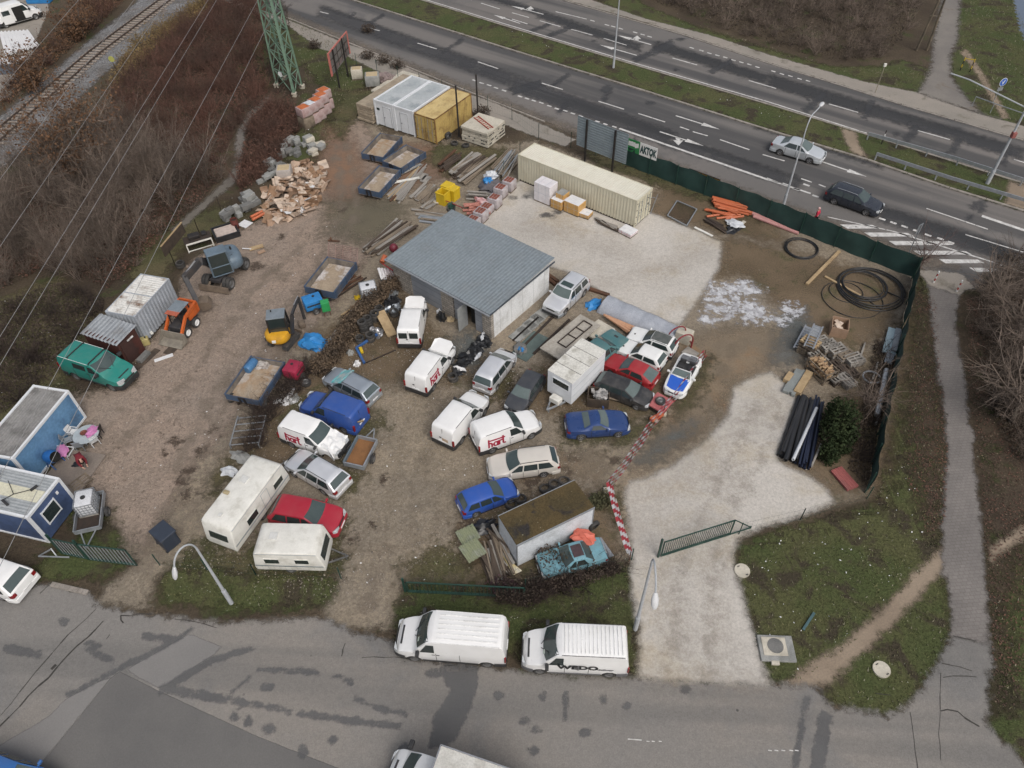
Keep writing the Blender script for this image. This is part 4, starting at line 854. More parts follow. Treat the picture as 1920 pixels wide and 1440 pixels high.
def dT(label,loc,rz,bm,c,three=False,roof=None,glass=None,rear=None):
 h=c.L/2;o=aA('hatchback',label,'car',loc,rz);c.body(bm,o)
 c.top_window('windscreen',o,.64,.05,c.W/2*.84,c.wr*.90,bE,bow=.05);c.top_window('rear_window',o,-h+.09,-h+.38,c.W/2*.80,c.wr*.88,rear)
 if three:c.side_window(o,-.42,.52,-.44,.04);c.side_window(o,-h+.32,-.52,-h+.62,-.55)
 else:c.side_window(o,-.12,.50,-.16,.03);c.side_window(o,-h+.32,-.22,-h+.62,-.26)
 if roof:c.top_window('roof_panel',o,-h+.55,.0,c.wr*.985,c.wr*.985,roof,off=.012)
 m=MB();x=h-.5;m.bbox((x,.1,c.ztop_at(x,.1)+.003),(.12,.16,.012),.004);m.build('bonnet_vent',bF,o)
 cH(c,o,bm,aC,'steel',mir=.52,lampz=.66,tailz=.74,seams=(.55,-.2 if not three else -.48),handles=(-.08,));return o
P_,R_=aT((1.95,0,.70),(1183,624),(-1.95,0,.65),(1264,655),'w1');dT('old white hatchback with grey roof, next to the red steel frame',P_,R_,bW,boxy(),False,gH)
P_,R_=aT((1.95,0,.70),(1161,646),(-1.95,0,.65),(1243,682),'w2');dT('old white three-door hatchback with white roof, between the grey-roofed one and the red coupe',P_,R_,bW,boxy(),True)
P_,R_=aT((2.1,0,.66),(1138,673),(-2.1,0,.65),(1230,714),'redcoupe')
rc=Car(4.2,1.68,1.36,[(-2.1,.70),(-2.06,.90),(-2.0,.93),(-1.15,1.29),(-.95,1.33),(-.35,1.36),(.05,1.33),(.78,.94),(.92,.90),(1.95,.78),(2.06,.68),(2.1,.55)],[(-2.1,.90),(.8,.87),(2.1,.74)],wr=.74,wb=2.5,fk=.14,rk=.12,wheelR=.29)
o=bV('sun-faded red hatchback with sloping rear window, next to the white cabin trailer',P_,R_,bL('faded_red_paint',(.33,.016,.022),.10,.45),c=rc,rearglass=bS)
for ch in [c for c in o.children if c.name.startswith(('windscreen','side_window'))]:bpy.data.objects.remove(ch)
rc.top_window('windscreen',o,.76,.08,.70,.57,bow=.06);rc.side_window(o,-.18,.62,-.22,.06);rc.side_window(o,-1.35,-.28,-1.10,-.32)
eY=bL('dirty_black_paint',(.018,.019,.021),.25,.45,dirt=(.22,.20,.18))
P_,R_=aT((2.15,0,.62),(1221,752),(-2.15,0,.75),(1119,711),'black');bQ('dusty black estate car with pale streaks on its roof behind the pallet',P_,R_,eY,c=cB(4.3,1.70,1.42,2.55),glass=bS,wheel='steel')
# open roadster
hr=3.95/2
gN=bL('royal_blue_paint',(.015,.10,.50),.05)
rd=Car(3.95,1.68,1.02,[(-hr,.66),(-hr+.05,.84),(-1.2,.90),(-.95,.92),(-.90,.80),(-.1,.80),(.48,.90),(.55,.94),(.75,.92),(hr-.3,.72),(hr-.05,.56),(hr,.48)],[(-hr,.86),(.6,.86),(hr,.62)],wr=.85,wb=2.27,fk=.34,rk=.22,wheelR=.29)
P_,R_=aT((hr,0,.52),(1261,738),(-hr,0,.75),(1299,667),'roadster')
o=aA('open_roadster','white open two-seater with blue bonnet behind the red and white tape','car',P_,R_);rd.body(bW,o)
rd.top_window('bonnet',o,hr-.22,.72,.60,.70,gN,off=.012,bow=.12)
m=MB();m.bbox((-.42,0,.86),(1.05,1.30,.05),.04);m.build('cockpit',aC,o)
for y in (.34,-.34):
 m=MB();m.bbox((-.55,y,.90),(.5,.48,.14),.05);m.bbox((-.82,y,1.05),(.16,.46,.42),.06,ry=-.2);m.build('seat',aC,o)
vs=[(.62,-.70,.93),(.62,.70,.93),(.20,.58,1.27),(.20,-.58,1.27)]
m=MB();m.quad(*vs);m.build('windscreen',bS,o)
m=MB()
for a,b in zip(vs,vs[1:]+vs[:1]):m.bar(a,b,.05)
m.build('windscreen_frame',bW,o)
m=MB();m.bbox((-1.30,0,.97),(.5,1.25,.10),.04);m.bbox((-1.45,.2,1.03),(.35,.5,.06),.02);m.build('folded_hood',pm('grey_hood_cloth',(.16,.17,.18),(.10,.10,.11),3,.8),o)
cH(rd,o,bW,None,'alloy',mir=.45,lampz=.58,tailz=.70,tail_h=.14)
# blue coupe with hard top
hs_=3.98/2;fU=bL('navy_blue_paint',(.018,.050,.17),.05,.25,.1)
sk=Car(3.98,1.70,1.27,[(-hs_,.70),(-hs_+.05,.90),(-hs_+.2,.94),(-.95,.98),(-.50,1.22),(-.20,1.27),(.10,1.25),(.68,.96),(.82,.93),(hs_-.3,.74),(hs_-.05,.58),(hs_,.50)],[(-hs_,.91),(.7,.88),(hs_,.66)],wr=.74,wx=(1.25,-1.12),fk=.26,rk=.20,wheelR=.31)
P_,R_=aT((-1.12,-.77,0),(1089,825),(1.25,-.77,0),(1159,820),'slk')
o=aA('coupe_car','shiny navy blue two-seat coupe near the red and white tape','car',P_,R_);sk.body(fU,o)
sk.top_window('windscreen',o,.66,.14,.72,.56,bS,bow=.10);sk.top_window('rear_window',o,-.92,-.54,.66,.54,bS);sk.side_window(o,-.50,.48,-.38,.10,.08,.84)
m=MB()
for y in (.28,-.28):m.bar((1.75,y,sk.ztop_at(1.75,y)+.005),(.95,y*1.25,sk.ztop_at(.95,y)+.006),.05,.03)
m.build('bonnet_ridge',fU,o)
cH(sk,o,fU,None,'alloy',mir=.50,lampz=.60,tailz=.74,tail_h=.16,seams=(.66,-.5),handles=(-.35,))
# silver off-roader
hl=4.6/2
ml=Car(4.6,1.83,1.74,[(-hl,.80),(-hl+.03,1.05),(-hl+.08,1.12),(-hl+.42,1.66),(-hl+.62,1.72),(-.3,1.74),(.30,1.70),(.98,1.16),(1.12,1.12),(hl-.18,.98),(hl-.05,.82),(hl,.62)],[(-hl,1.08),(.9,1.06),(hl,.92)],wr=.80,wb=2.82,fk=.17,rk=.10,wheelR=.36)
P_,R_=aT((hl,0,.65),(1032,583),(-hl+.45,0,1.68),(1086,512),'ml')
o=aA('off_road_car','silver off-road car with sunroof and dark lower bumper beside the workshop','car',P_,R_);ml.body(cM,o)
ml.top_window('windscreen',o,.95,.36,.77,.66,bS,bow=.08);ml.top_window('rear_window',o,-hl+.12,-hl+.40,.76,.66);ml.top_window('sunroof',o,-.35,.16,.50,.50)
ml.side_window(o,.10,.70,.04,.34);ml.side_window(o,-.85,.02,-.85,-.04);ml.side_window(o,-hl+.38,-1.02,-hl+.62,-1.02)
for sg in (1,-1):
 m=MB();m.tube([(x,sg*ml.wr*.95,ml.ztop_at(x,ml.wr*.95)+.04) for x in (.2,-.4,-1.0,-1.6)],.03,6);m.build('roof_rail',aC,o)
cH(ml,o,cM,bH,'alloy',mir=.80,lampz=.80,tailz=.98,seams=(.78,.06,-.92),handles=(.2,-.7),Wd=.24)
m=MB();m.bbox((hl+.05,0,.42),(.08,1.5,.22),.03);m.build('lower_grille',aC,o)
# light blue wreck
hZ=bL('sky_blue_paint',(.17,.36,.43),.4,.55,0,.05,dirt=(.10,.09,.06))
P_,R_=aT((2.0,0,.65),(1012,1062),(-2.0,0,.70),(1131,1029),'skyblue');dC('abandoned light blue saloon with dark sunroof overgrown by brambles',P_,R_,hZ,eF(4.1,1.62,1.38,2.4),vent=False,sunroof=pm('rusty_sunroof',(.05,.035,.04),(.08,.045,.05),5,.8),wheel='steel')
wreck=(P_,R_)
# green minibus
gK=bL('teal_green_paint',(.012,.20,.165),.12,.4)
tv=cL(4.75,1.84,1.93,1.15,2.92,1.55);hv=tv.L/2
P_,R_=aT((1.55-2.92,-.82,0),(147,711),(1.55,-.82,0),(216,733),'t4')
o=bR('teal green minibus beside the brown corrugated shed',P_,R_,gK,tv,'minibus',windows=1,trim=aC)
for x in (-1.35,.35):
 m=MB();m.bar((x,-.72,1.95),(x,.72,1.95),.06,.05)
 for y in (-.72,.72):m.bar((x,y,1.84),(x,y,1.96),.06)
 m.build('roof_bar',aC,o)
# long white vans on the verge
tr=cL(5.62,1.97,2.28,1.05,3.68,1.80)
P_,R_=aT((1.80,.88,0),(779,1238),(1.80-3.68,.88,0),(914,1249),'transit');tro=bR('long white panel van with smooth roof, left of the pair parked on the verge',P_,R_,cA,tr,ribs=6)
mo=cL(5.25,1.97,2.24,1.0,3.46,1.72)
P_,R_=aT((1.72,.88,0),(1012,1262),(1.72-3.46,.88,0),(1141,1268),'wedo');mo_o=bR('white panel van with ribbed roof and black lettering, beside the concrete driveway',P_,R_,cA,mo,ribs=15,cross=True,trim=pm('grey_bumper',(.10,.10,.11),(.13,.13,.13),4,.6))
hA=pm('black_lettering',(.012,.012,.014),(.02,.02,.02),4,.6);fX=pm('grey_lettering',(.16,.16,.17),(.2,.2,.2),4,.6)
for txt,sz,x,z,mt,sx in (('WE',.56,.36,.98,hA,1.15),('|',.5,-.16,1.0,fX,1.4),('DO',.56,-.66,.98,hA,1.1),('deliver',.22,-1.50,.96,fX,1.3)):
 t=dV(txt,mo_o,sz,mt);t.rotation_euler=(PI/2,0,PI);t.location=(x,mo.W/2+.016,z);t.scale=(sx,1,1)
for v_ in (tro,mo_o):
 m=MB();m.bbox((1.55,.45,1.62),(.10,.22,.02),.005,ry=.9) ;m.build('dashboard_card',pm('paper_card',(.45,.55,.45),(.5,.55,.5),5,.7),v_)
# estate half out of the picture, its tail in view
P_,R_=aT((-2.28,0,.62),(49,1099),(-1.5,0,1.42),(11,1077),'leftwhite');bQ('clean white estate car parked beside the gravel entrance',P_,R_,cA,cat='car')
P_,R_=aT((-.6,-.85,.95),(-34,1492),(1.0,-.85,.95),(26,1516),'cornerblue');bV('mid blue hatchback parked on the asphalt lot, front corner only',P_,R_,bL('mid_blue_paint',(.03,.12,.34),.08))
# traffic
P_,R_=aT((-1.35,-.80,0),(1461,291),(1.35,-.80,0),(1516,307),'sedan');sd_=eT(4.65,1.8,1.46,2.7);sd_.xf,sd_.xr=1.35,-1.35
o=aA('saloon_car','pale silver saloon driving on the near carriageway','car',P_,R_);gF=bL('pale_silver_paint',(.72,.75,.77),.05,.3,.6);sd_.body(gF,o)
hh=4.65/2
sd_.top_window('windscreen',o,1.05,.22,.74,.60,bS,bow=.1);sd_.top_window('rear_window',o,-hh+.76,-.90,.70,.58);sd_.side_window(o,.06,.85,.0,.22);sd_.side_window(o,-1.15,-.02,-.80,-.06)
cH(sd_,o,gF,None,'alloy',mir=.88,seams=(.95,.02,-.95),handles=(.2,-.6))
P_,R_=aT((-1.4,-.80,0),(1562,383),(1.4,-.80,0),(1621,404),'darkwagon');wc=cB(4.75,1.84,1.52,2.8);wc.xf,wc.xr=1.4,-1.4
bQ('dark slate estate car with bright window trim driving on the near carriageway',P_,R_,bL('dark_slate_paint',(.028,.034,.048),.06,.22,.3),c=wc,rails=cK)
# van beyond the railway, sliding door open
P_,R_=aT((-1.7,-.9,0),(2,56),(1.75,-.9,0),(82,33),'farvan');fv=cL(5.3,1.95,2.2,1.05,3.45,1.7)
o=bR('white van with its sliding side door open beyond the railway',P_,R_,cA,fv,windows=0)
m=MB();m.bbox((.10,-fv.W/2-.005,1.15),(1.05,.04,1.55),.02);m.build('door_opening',bF,o)
m=MB();m.bbox((-1.25,-fv.W/2-.07,1.15),(1.15,.07,1.55),.05);m.build('sliding_door',cA,o)
m=MB();m.bbox((-1.25,-fv.W/2-.115,1.55),(.85,.03,.5),.04);m.build('side_window',bE,o)
# box lorry at the bottom edge
A=G(827,1397,3.25);B=G(945,1438,3.25);dd=(A-B).normalized();rz=math.atan2(dd.y,dd.x);nn=Vector((-dd.y,dd.x,0))
# local: x forward; the near right-hand top corner of the box front is (0.55, -1.05)
loc=A -dd*.55 -(-nn)*(1.05);loc.z=0
bx_c=cL(5.4,1.95,2.2,1.05,3.4,1.75)
o=aA('box_lorry','white box lorry with a grimy square body, cut by the bottom edge','lorry',loc,rz)
cabh=Car(2.3,1.95,2.05,[(-1.15,1.9),(-.9,2.02),(-.55,2.05),(-.2,1.93),(.48,1.26),(.60,1.20),(.95,.96),(1.10,.76),(1.15,.62)],[(-1.15,1.22),(.4,1.2),(1.15,.92)],wr=.84,z0=.3,fk=.24,rk=.0,wheelR=.34,wx=(.35,-9))
cabo=cabh.body(cA,o);
for ob in list(o.children):ob.location.x+=1.75
def hG(ob):ob.location.x+=1.75;return ob
hG(cabh.top_window('windscreen',o,.44,-.16,.82,.76,bow=.16))
n0=set(o.children);cabh.side_window(o,-.75,.22,-.75,-.14,.06,.8);cabh.lamps(o,True,.82,.28,.36);cabh.mirrors(o,.42,aC,1.45,1.7);cabh.bumper(aC,o,True,.3,.6)
for ob in set(o.children)-n0:hG(ob)
m=MB();m.bbox((1.75+.80,0,cabh.ztop_at(.80,0)+.01),(.12,.9,.03),.01);m.build('grille',aC,o)
m=MB();m.bbox((-1.6,0,2.0),(4.3,2.1,2.5),.04);m.build('cargo_box',pm('grimy_box',(.58,.57,.53),(.48,.47,.43),1.5,.6,dirt=(.25,.23,.19),dirt_amt=.4),o)
m=MB()
for x in (-3.75,.55):
 for y in (-1.05,1.05):m.bar((x,y,.75),(x,y,3.26),.05)
for y in (-1.05,1.05):m.bar((-3.75,y,3.25),(.55,y,3.25),.06)
for x in (-3.75,.55):m.bar((x,-1.05,3.25),(x,1.05,3.25),.06)
m.build('box_edging',cK,o)
m=MB();m.bar((-3.7,.4,.55),(1.6,.4,.55),.1,.2);m.bar((-3.7,-.4,.55),(1.6,-.4,.55),.1,.2);m.build('chassis',aC,o)
for x,y in ((2.05,.85),(2.05,-.85),(-1.6,.85),(-1.6,-.85)):aP(o,x,y,.34,.22,'steel')
# ------------------------------------------------------------------ caravans
def fK(label,loc,rz,L,W,H,wins,endwin,hatch,stripe=None,slope=.25,doorx=None):
 o=aA('caravan',label,'caravan',loc,rz);h=L/2;z0=.42;m=MB()
 prof=[(-h+.05,z0),(-h,z0+.35),(-h+slope*.35,H*.55),(-h+slope,H-.20),(-h+slope+.18,H-.05),(-h+slope+.45,H),(h-slope-.45,H),(h-slope-.18,H-.05),(h-slope,H-.20),(h-slope*.35,H*.55),(h,z0+.35),(h-.05,z0)]
 bm=bmesh.new();vs0=[bm.verts.new((x,-W/2,z)) for x,z in prof];f=bm.faces.new(vs0)
 r=bmesh.ops.extrude_face_region(bm,geom=[f]);
 for v in r['geom']:
  if isinstance(v,bmesh.types.BMVert):v.co.y+=W
 bmesh.ops.recalc_face_normals(bm,faces=bm.faces[:])
 ed=[e for e in bm.edges if abs(e.verts[0].co.y-e.verts[1].co.y)<1e-6]
 bmesh.ops.bevel(bm,geom=ed,offset=.09,segments=3,affect='EDGES',profile=.5)
 me=bpy.data.meshes.new('shell');bm.to_mesh(me);bm.free();me.materials.append(aY);me.shade_smooth();me.set_sharp_from_angle(angle=math.radians(40))
 so_=bpy.data.objects.new('shell',me);COL.objects.link(so_);so_.parent=o
 for sg,x,z,w_,hh_ in wins:
  m=MB();m.bbox((x,sg*(W/2+.012),z),(w_,.05,hh_),.02);wo=m.build('window',bE,o)
  m=MB();m.bar((x-w_/2-.03,sg*(W/2+.01),z+hh_/2+.03),(x+w_/2+.03,sg*(W/2+.01),z+hh_/2+.03),.05,.05);m.build('window_frame',aY,wo)
 for e,z,w_,hh_ in endwin:
  xx=ip(z,[(z0+.35,h),(H*.55,h-slope*.35),(H-.2,h-slope)]);tilt=math.atan2(slope*.65,H*.45-.2)
  m=MB();m.bbox((e*(xx+.015),0,z),(.05,w_,hh_),.02,ry=-e*tilt);m.build('window',bE,o)
 if hatch:
  for x,y,s_ in hatch:
   m=MB();m.bbox((x,y,H+.03),(s_,s_,.08),.03);m.build('roof_hatch',pm('hatch_plastic',(.62,.62,.60),(.55,.55,.52),4,.5),o)
 if doorx is not None:
  m=MB();y=-(W/2+.008)
  for a,b in (((doorx-.32,.55),(doorx-.32,2.2)),((doorx+.32,.55),(doorx+.32,2.2)),((doorx-.32,2.2),(doorx+.32,2.2))):m.bar((a[0],y,a[1]),(b[0],y,b[1]),.02,.02)
  m.build('door',bH,o)
 m=MB()
 for sg in (1,-1):
  m.bar((-h+.1,sg*(W/2+.006),.95),(h-.1,sg*(W/2+.006),.95),.012,.10);m.bar((-h+.3,sg*(W/2+.004),H-.14),(h-.3,sg*(W/2+.004),H-.14),.02,.03)
 m.build('side_stripe',bH,o)
 m=MB();m.bbox((0,0,.36),(L*.9,W*.85,.18),.03);m.build('chassis',aC,o)
 for y in (1,-1):aP(o,-.1,y*(W/2-.14),.31,.18,'steel')
 m=MB();m.bar((h-.1,.5,.42),(h+1.1,0,.45),.08);m.bar((h-.1,-.5,.42),(h+1.1,0,.45),.08);m.cyl((h+.95,0,.0),(h+.95,0,.75),.035,8);m.build('drawbar',fG,o)
 return o
P_,R_=aT((-2.75,0,2.5),(407,981),(2.75,0,2.5),(497,863),'caravanA')
fK('long off-white caravan with a roof lamp, parked along the fence line',P_,R_,6.0,2.25,2.55,[(-1,-.95,1.45,1.0,.55),(-1,1.9,1.45,.9,.5),(1,-.5,1.45,1.1,.55)],[(-1,1.5,1.35,.55)],[(.75,.35,.55),(-2.0,.15,.25)],doorx=.55)
m=MB();m.bbox((-.5,.8,2.60),(.28,.4,.16),.06);cv_=m.build('roof_lamp',pm('ochre_plastic',(.40,.33,.20),(.3,.25,.15),5,.7),None);cv_.parent=bpy.data.objects['caravan']
P_,R_=aT((-2.0,0,2.36),(478,1008),(2.0,0,2.36),(603,1011),'caravanB')
fK('short white caravan with two side windows nearest the street lamp',P_,R_,4.3,2.1,2.40,[(-1,-.95,1.5,.85,.45),(-1,.85,1.5,.8,.42)],[(1,1.5,1.5,.62),(-1,1.5,1.4,.55)],[(-.9,.1,.5)])
# ------------------------------------------------------------------ buildings, containers, fences, poles
def bX(u,v,P,d):
 """where the sight line of pixel (u, v) meets the upright plane through P along d: distance along d, height"""
 D=_F+(u-960)/F_PX*_R+(720-v)/F_PX*_U;C=Vector((0,0,CAM_H));n=Vector((-d.y,d.x,0));t=(P-C).dot(n)/D.dot(n);X=C+D*t
 return (X-P).dot(d),X.z
def aE(a,b,c,z):
 """three corners of a rectangle at height z: a-b is its length (local x), a-c its width"""
 A,B,C=G(*a,z),G(*b,z),G(*c,z);x=(B-A);L=x.length;d=x/L;n=Vector((-d.y,d.x,0));W=abs((C-A).dot(n));sg=1 if (C-A).dot(n)>0 else -1
 ctr=(A+B)/2+n*sg*W/2;return (ctr.x,ctr.y,0),math.atan2(d.y,d.x),L,W
def eZ(L,pitch,depth):
 n=max(2,int(L/pitch));p=L/n;pts=[]
 for i in range(n):
  x=-L/2+i*p;pts+=[(x,0),(x+p*.30,0),(x+p*.5,depth),(x+p*.80,depth)]
 return pts+[(L/2,0)]
def cX(m,L,z0,z1,pitch,depth,ox,oy,rz):
 """upright corrugated sheet along local x"""
 pts=eZ(L,pitch,depth);c,s=math.cos(rz),math.sin(rz);vs=[]
 for x,y in pts:
  for z in (z0,z1):vs.append((ox+x*c-y*s,oy+x*s+y*c,z))
 m.add(vs,[(2*i,2*i+2,2*i+3,2*i+1) for i in range(len(pts)-1)])
def bU(m,L,W,pitch,depth,z=0.0,along=False,fall=0.0):
 """corrugated sheet; ridges run across the length unless along"""
 A,B=(W,L) if along else (L,W);pts=eZ(A,pitch,depth);vs=[]
 for x,d in pts:
  for y in (-B/2,B/2):
   p=(y,x) if along else (x,y);vs.append((p[0],p[1],z+d+fall*p[1]/(W/2)*.5))
 f=[(2*i,2*i+1,2*i+3,2*i+2) for i in range(len(pts)-1)]
 m.add(vs,[q if along else q[::-1] for q in f])
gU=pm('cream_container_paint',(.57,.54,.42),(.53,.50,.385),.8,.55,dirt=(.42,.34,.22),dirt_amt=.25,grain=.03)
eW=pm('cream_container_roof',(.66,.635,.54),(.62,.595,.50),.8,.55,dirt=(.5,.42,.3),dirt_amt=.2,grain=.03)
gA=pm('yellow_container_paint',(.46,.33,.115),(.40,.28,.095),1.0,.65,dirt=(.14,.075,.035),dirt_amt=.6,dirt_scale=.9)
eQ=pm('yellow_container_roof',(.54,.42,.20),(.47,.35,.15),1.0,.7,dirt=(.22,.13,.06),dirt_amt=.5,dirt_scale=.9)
cJ=pm('rusty_steel',(.12,.055,.028),(.07,.038,.025),3,.9)
aG=pm('dark_rusty_iron',(.045,.030,.022),(.028,.022,.018),3,.85)
aF=pm('galvanised_steel',(.36,.38,.40),(.28,.30,.32),3,.45,.4)
cC=pm('green_painted_steel',(.018,.060,.045),(.014,.045,.036),3,.5)
aK=pm('black_painted_steel',(.016,.015,.016),(.03,.025,.022),3,.6)
def cW(label,loc,rz,L,W,H,mw,mt,pitch=.28,doors=1,doortype='door',name='shipping_container',trim=None,dep=.022):
 o=aA(name,label,'container',loc,rz);trim=trim or mw;m=MB()
 cX(m,L-.16,.12,H-.06,pitch,dep,0,-W/2+.01,0);cX(m,L-.16,.12,H-.06,pitch,dep,0,W/2-.01,PI)
 cX(m,W-.16,.12,H-.06,pitch,.04,-doors*(L/2-.02),0,-PI/2 if doors>0 else PI/2)
 m.build('wall',mw,o)
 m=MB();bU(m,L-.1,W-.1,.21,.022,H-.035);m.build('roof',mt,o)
 m=MB();m.box((0,0,.10),(L-.05,W-.05,.14));m.build('floor_frame',aG,o)
 for x in (-1,1):
  for y in (-1,1):
   m=MB();m.box((x*(L/2-.06),y*(W/2-.06),H/2),(.12,.12,H));m.bbox((x*(L/2-.085),y*(W/2-.08),H-.055),(.18,.17,.13),.015);m.build('corner_post',trim,o)
 for y in (-1,1):
  m=MB();m.box((0,y*(W/2-.03),H-.05),(L-.24,.06,.10));m.build('top_rail',trim,o)
 for x in (-1,1):
  m=MB();m.box((x*(L/2-.03),0,H-.06),(.06,W-.24,.12));m.build('top_rail',trim,o)
 for y in (-1,1):
  m=MB();x=doors*(L/2-.02);m.box((x,y*(W/4-.03),H/2),(.05,W/2-.13,H-.26))
  for k in range(4):m.box((x+doors*.028,y*(W/4-.03),.45+k*(H-.6)/3.4),(.012,W/2-.3,.22))
  d=m.build('door',mw,o)
  for k in (.28,.72):
   m=MB();yy=y*(W/2-.12)*k+y*.06;m.cyl((x+doors*.06,yy,.2),(x+doors*.06,yy,H-.2),.02,6);m.box((x+doors*.075,yy,1.15),(.03,.22,.035));m.build('locking_bar',aF,d)
  for k in range(4):
   m=MB();m.box((x+doors*.03,y*(W/2-.12),.35+k*(H-.7)/3),(.03,.12,.06));m.build('hinge',aG,d)
 return o
a=math.radians(-38.657);n_=Vector((-math.sin(a),math.cos(a),0));d_=Vector((math.cos(a),math.sin(a),0))
c_=Vector((.9406,58.862,.024))+d_*6.095+n_*1.22
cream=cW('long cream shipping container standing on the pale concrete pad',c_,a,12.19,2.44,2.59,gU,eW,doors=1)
# dark shipping marks on the doors
m=MB()
R2_=random.Random(2)
for k in range(46):
 y=R2_.choice([-1,1])*R2_.uniform(.25,.95);m.box((6.13,y,R2_.uniform(.5,2.3)),(.006,R2_.uniform(.04,.14),R2_.uniform(.03,.07)))
m.build('shipping_marks',aC,cream)['kind']='stuff'
ay=math.radians(56.386);dy=Vector((math.cos(ay),math.sin(ay),0));ny_=Vector((-dy.y,dy.x,0))
base=Vector((-6.756,65.416,0))
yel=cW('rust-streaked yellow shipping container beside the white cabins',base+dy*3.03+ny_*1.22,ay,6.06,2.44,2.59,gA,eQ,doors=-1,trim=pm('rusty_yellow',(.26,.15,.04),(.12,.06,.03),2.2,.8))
# two white cabins
cR=pm('white_cabin_panel',(.68,.70,.72),(.64,.66,.68),1.0,.5,dirt=(.35,.36,.34),dirt_amt=.15,grain=.03)
fQ=pm('grey_cabin_roof',(.30,.33,.345),(.40,.42,.43),.7,.6,dirt=(.17,.20,.21),dirt_amt=.6,dirt_scale=.5,grain=.06)
def fY(label,loc,rz,L,W,H,mw,mroof,door=None,win=None,frame=None,pitch=.18,roofpatch=None,endwin=None,name='site_cabin',winlist=()):
 o=aA(name,label,'cabin',loc,rz);frame=frame or mw;m=MB();m.box((0,0,H/2),(L-.10,W-.10,H-.24));m.build('wall',mw,o)
 m=MB();bU(m,L-.26,W-.26,pitch,.03,H-.075,along=True);m.build('roof',mroof,o)
 for y in (-1,1):
  m=MB();m.box((0,y*(W/2-.07),H-.06),(L-.32,.14,.16));m.build('roof_frame',frame,o);m=MB();m.box((0,y*(W/2-.06),.07),(L-.32,.12,.14));m.build('base_frame',frame,o)
 for x in (-1,1):
  m=MB();m.box((x*(L/2-.07),0,H-.06),(.14,W-.32,.16));m.build('roof_frame',frame,o)
  for y in (-1,1):
   m=MB();m.box((x*(L/2-.08),y*(W/2-.08),H/2),(.16,.16,H));m.bbox((x*(L/2-.08),y*(W/2-.08),H+.02),(.15,.15,.05),.01);m.build('corner_post',frame,o)
 if door:
  x,y,w_=door;m=MB();m.box((x*(L/2-.035),y,1.12),(.05,w_,2.0));dd_=m.build('door',mw,o)
  m=MB()
  for s_ in (-1,1):m.box((x*(L/2-.008),y+s_*w_/2,1.12),(.012,.02,2.0))
  m.box((x*(L/2-.008),y,2.12),(.012,w_-.03,.02));m.build('door_gap',bF,dd_)
  m=MB();m.bbox((x*(L/2+.01),y+w_*.36,1.05),(.05,.12,.05),.01);m.build('handle',aC,dd_)
 for (x,y,z,w_,h_,ax) in winlist:
  m=MB();dim=(.06,w_,h_) if ax=='x' else (w_,.06,h_);m.box((x,y,z),dim);wo=m.build('window',bE,o);m=MB();off=.035 if (x if ax=='x' else y)>0 else -.035
  for s_ in (-1,1):
   if ax=='x':m.box((x+off*.6,y+s_*(w_/2),z),(.07,.07,h_+.14));m.box((x+off*.6,y,z+s_*h_/2),(.07,w_-.07,.07))
   else:m.box((x+s_*(w_/2),y+off*.6,z),(.07,.07,h_+.14));m.box((x,y+off*.6,z+s_*h_/2),(w_-.07,.07,.07))
  m.build('frame',cR,wo)
 return o
b1=G(779.4,257.5);rc_=ay
for k,lab in ((0,'white site cabin with a vent in its door, touching the yellow container'),(1,'white site cabin with a small dark window, outermost of the white pair')):
 c_=b1+dy*3.03+ny_*(1.23+2.46*k)
 o=fY(lab,c_,ay,6.06,2.44,2.62,cR,fQ,door=(-1,.0 if k==0 else -.35,.92))
 m=MB();m.box((-3.0,.0 if k==0 else .75,1.75),(.03,.14 if k==0 else .34,.3 if k==0 else .22));m.build('vent' if k==0 else 'window',bE,o)
# stacks of concrete panels
aX=pm('pale_concrete_panel',(.52,.48,.40),(.44,.41,.34),1.0,.85,dirt=(.25,.21,.16),dirt_amt=.3)
dZ=pm('stacked_board_edge',(.36,.30,.22),(.28,.23,.17),2.0,.85,dirt=(.15,.12,.09),dirt_amt=.5)
def dA(label,loc,rz,L,W,n,th,mat,gap=.05,name='panel_stack',jitter=.06,cat='panels',group=None):
 Rj=random.Random(int(L*100));top=None
 o=aA(name,label,cat,loc,rz)
 for k in range(n):
  m=MB();m.bbox((Rj.uniform(-jitter,jitter),Rj.uniform(-jitter,jitter),.12+k*(th+gap)+th/2),(L-Rj.uniform(0,.1),W-Rj.uniform(0,.1),th),.02);top=m.build('panel',mat,o)
  if k:
   m=MB();m.box((0,0,.12+k*(th+gap)-gap/2),(L-.5,W-.3,gap));m.build('spacer',aG,o)
 m=MB();m.box((0,-W*.3,.06),(L*.9,.12,.12));m.build('bearer',dZ,o);m=MB();m.box((0,W*.3,.06),(L*.9,.12,.12));m.build('bearer',dZ,o)
 return o
loc,rz,L,W=aE((864.5,236),(898.5,211),(913.7,252.5),1.55)
pst=dA('stack of thick pale panels with a red ladder on top',loc,rz,L,W,5,.25,aX)
m=MB();Rp=random.Random(9)
for k in range(26):
 lv_=Rp.choice([.40,.72,.98,1.27]);x=Rp.uniform(-L*.44,L*.44);y=Rp.uniform(-W*.44,W*.44)
 m.box((x,-W/2-.012,lv_),(.22,.02,.10));m.box((-L/2-.012,y,lv_),(.02,.18,.10)) if k % 2 else None
m.build('dark_marks',aC,pst)['kind']='stuff'
lad=aA('ladder','short red ladder lying on the pale panel stack','ladder',(loc[0],loc[1],1.63),rz+1.15);
for y in (-.25,.25):
 m=MB();m.bar((-1.35,y,0),(1.35,y,0),.07);m.build('rail',pm('red_primer',(.35,.07,.04),(.28,.06,.04),4,.7),lad)
for k in range(8):
 m=MB();m.bar((-1.2+k*.34,-.22,0),(-1.2+k*.34,.22,0),.035);m.build('rung',_pm['red_primer'],lad)
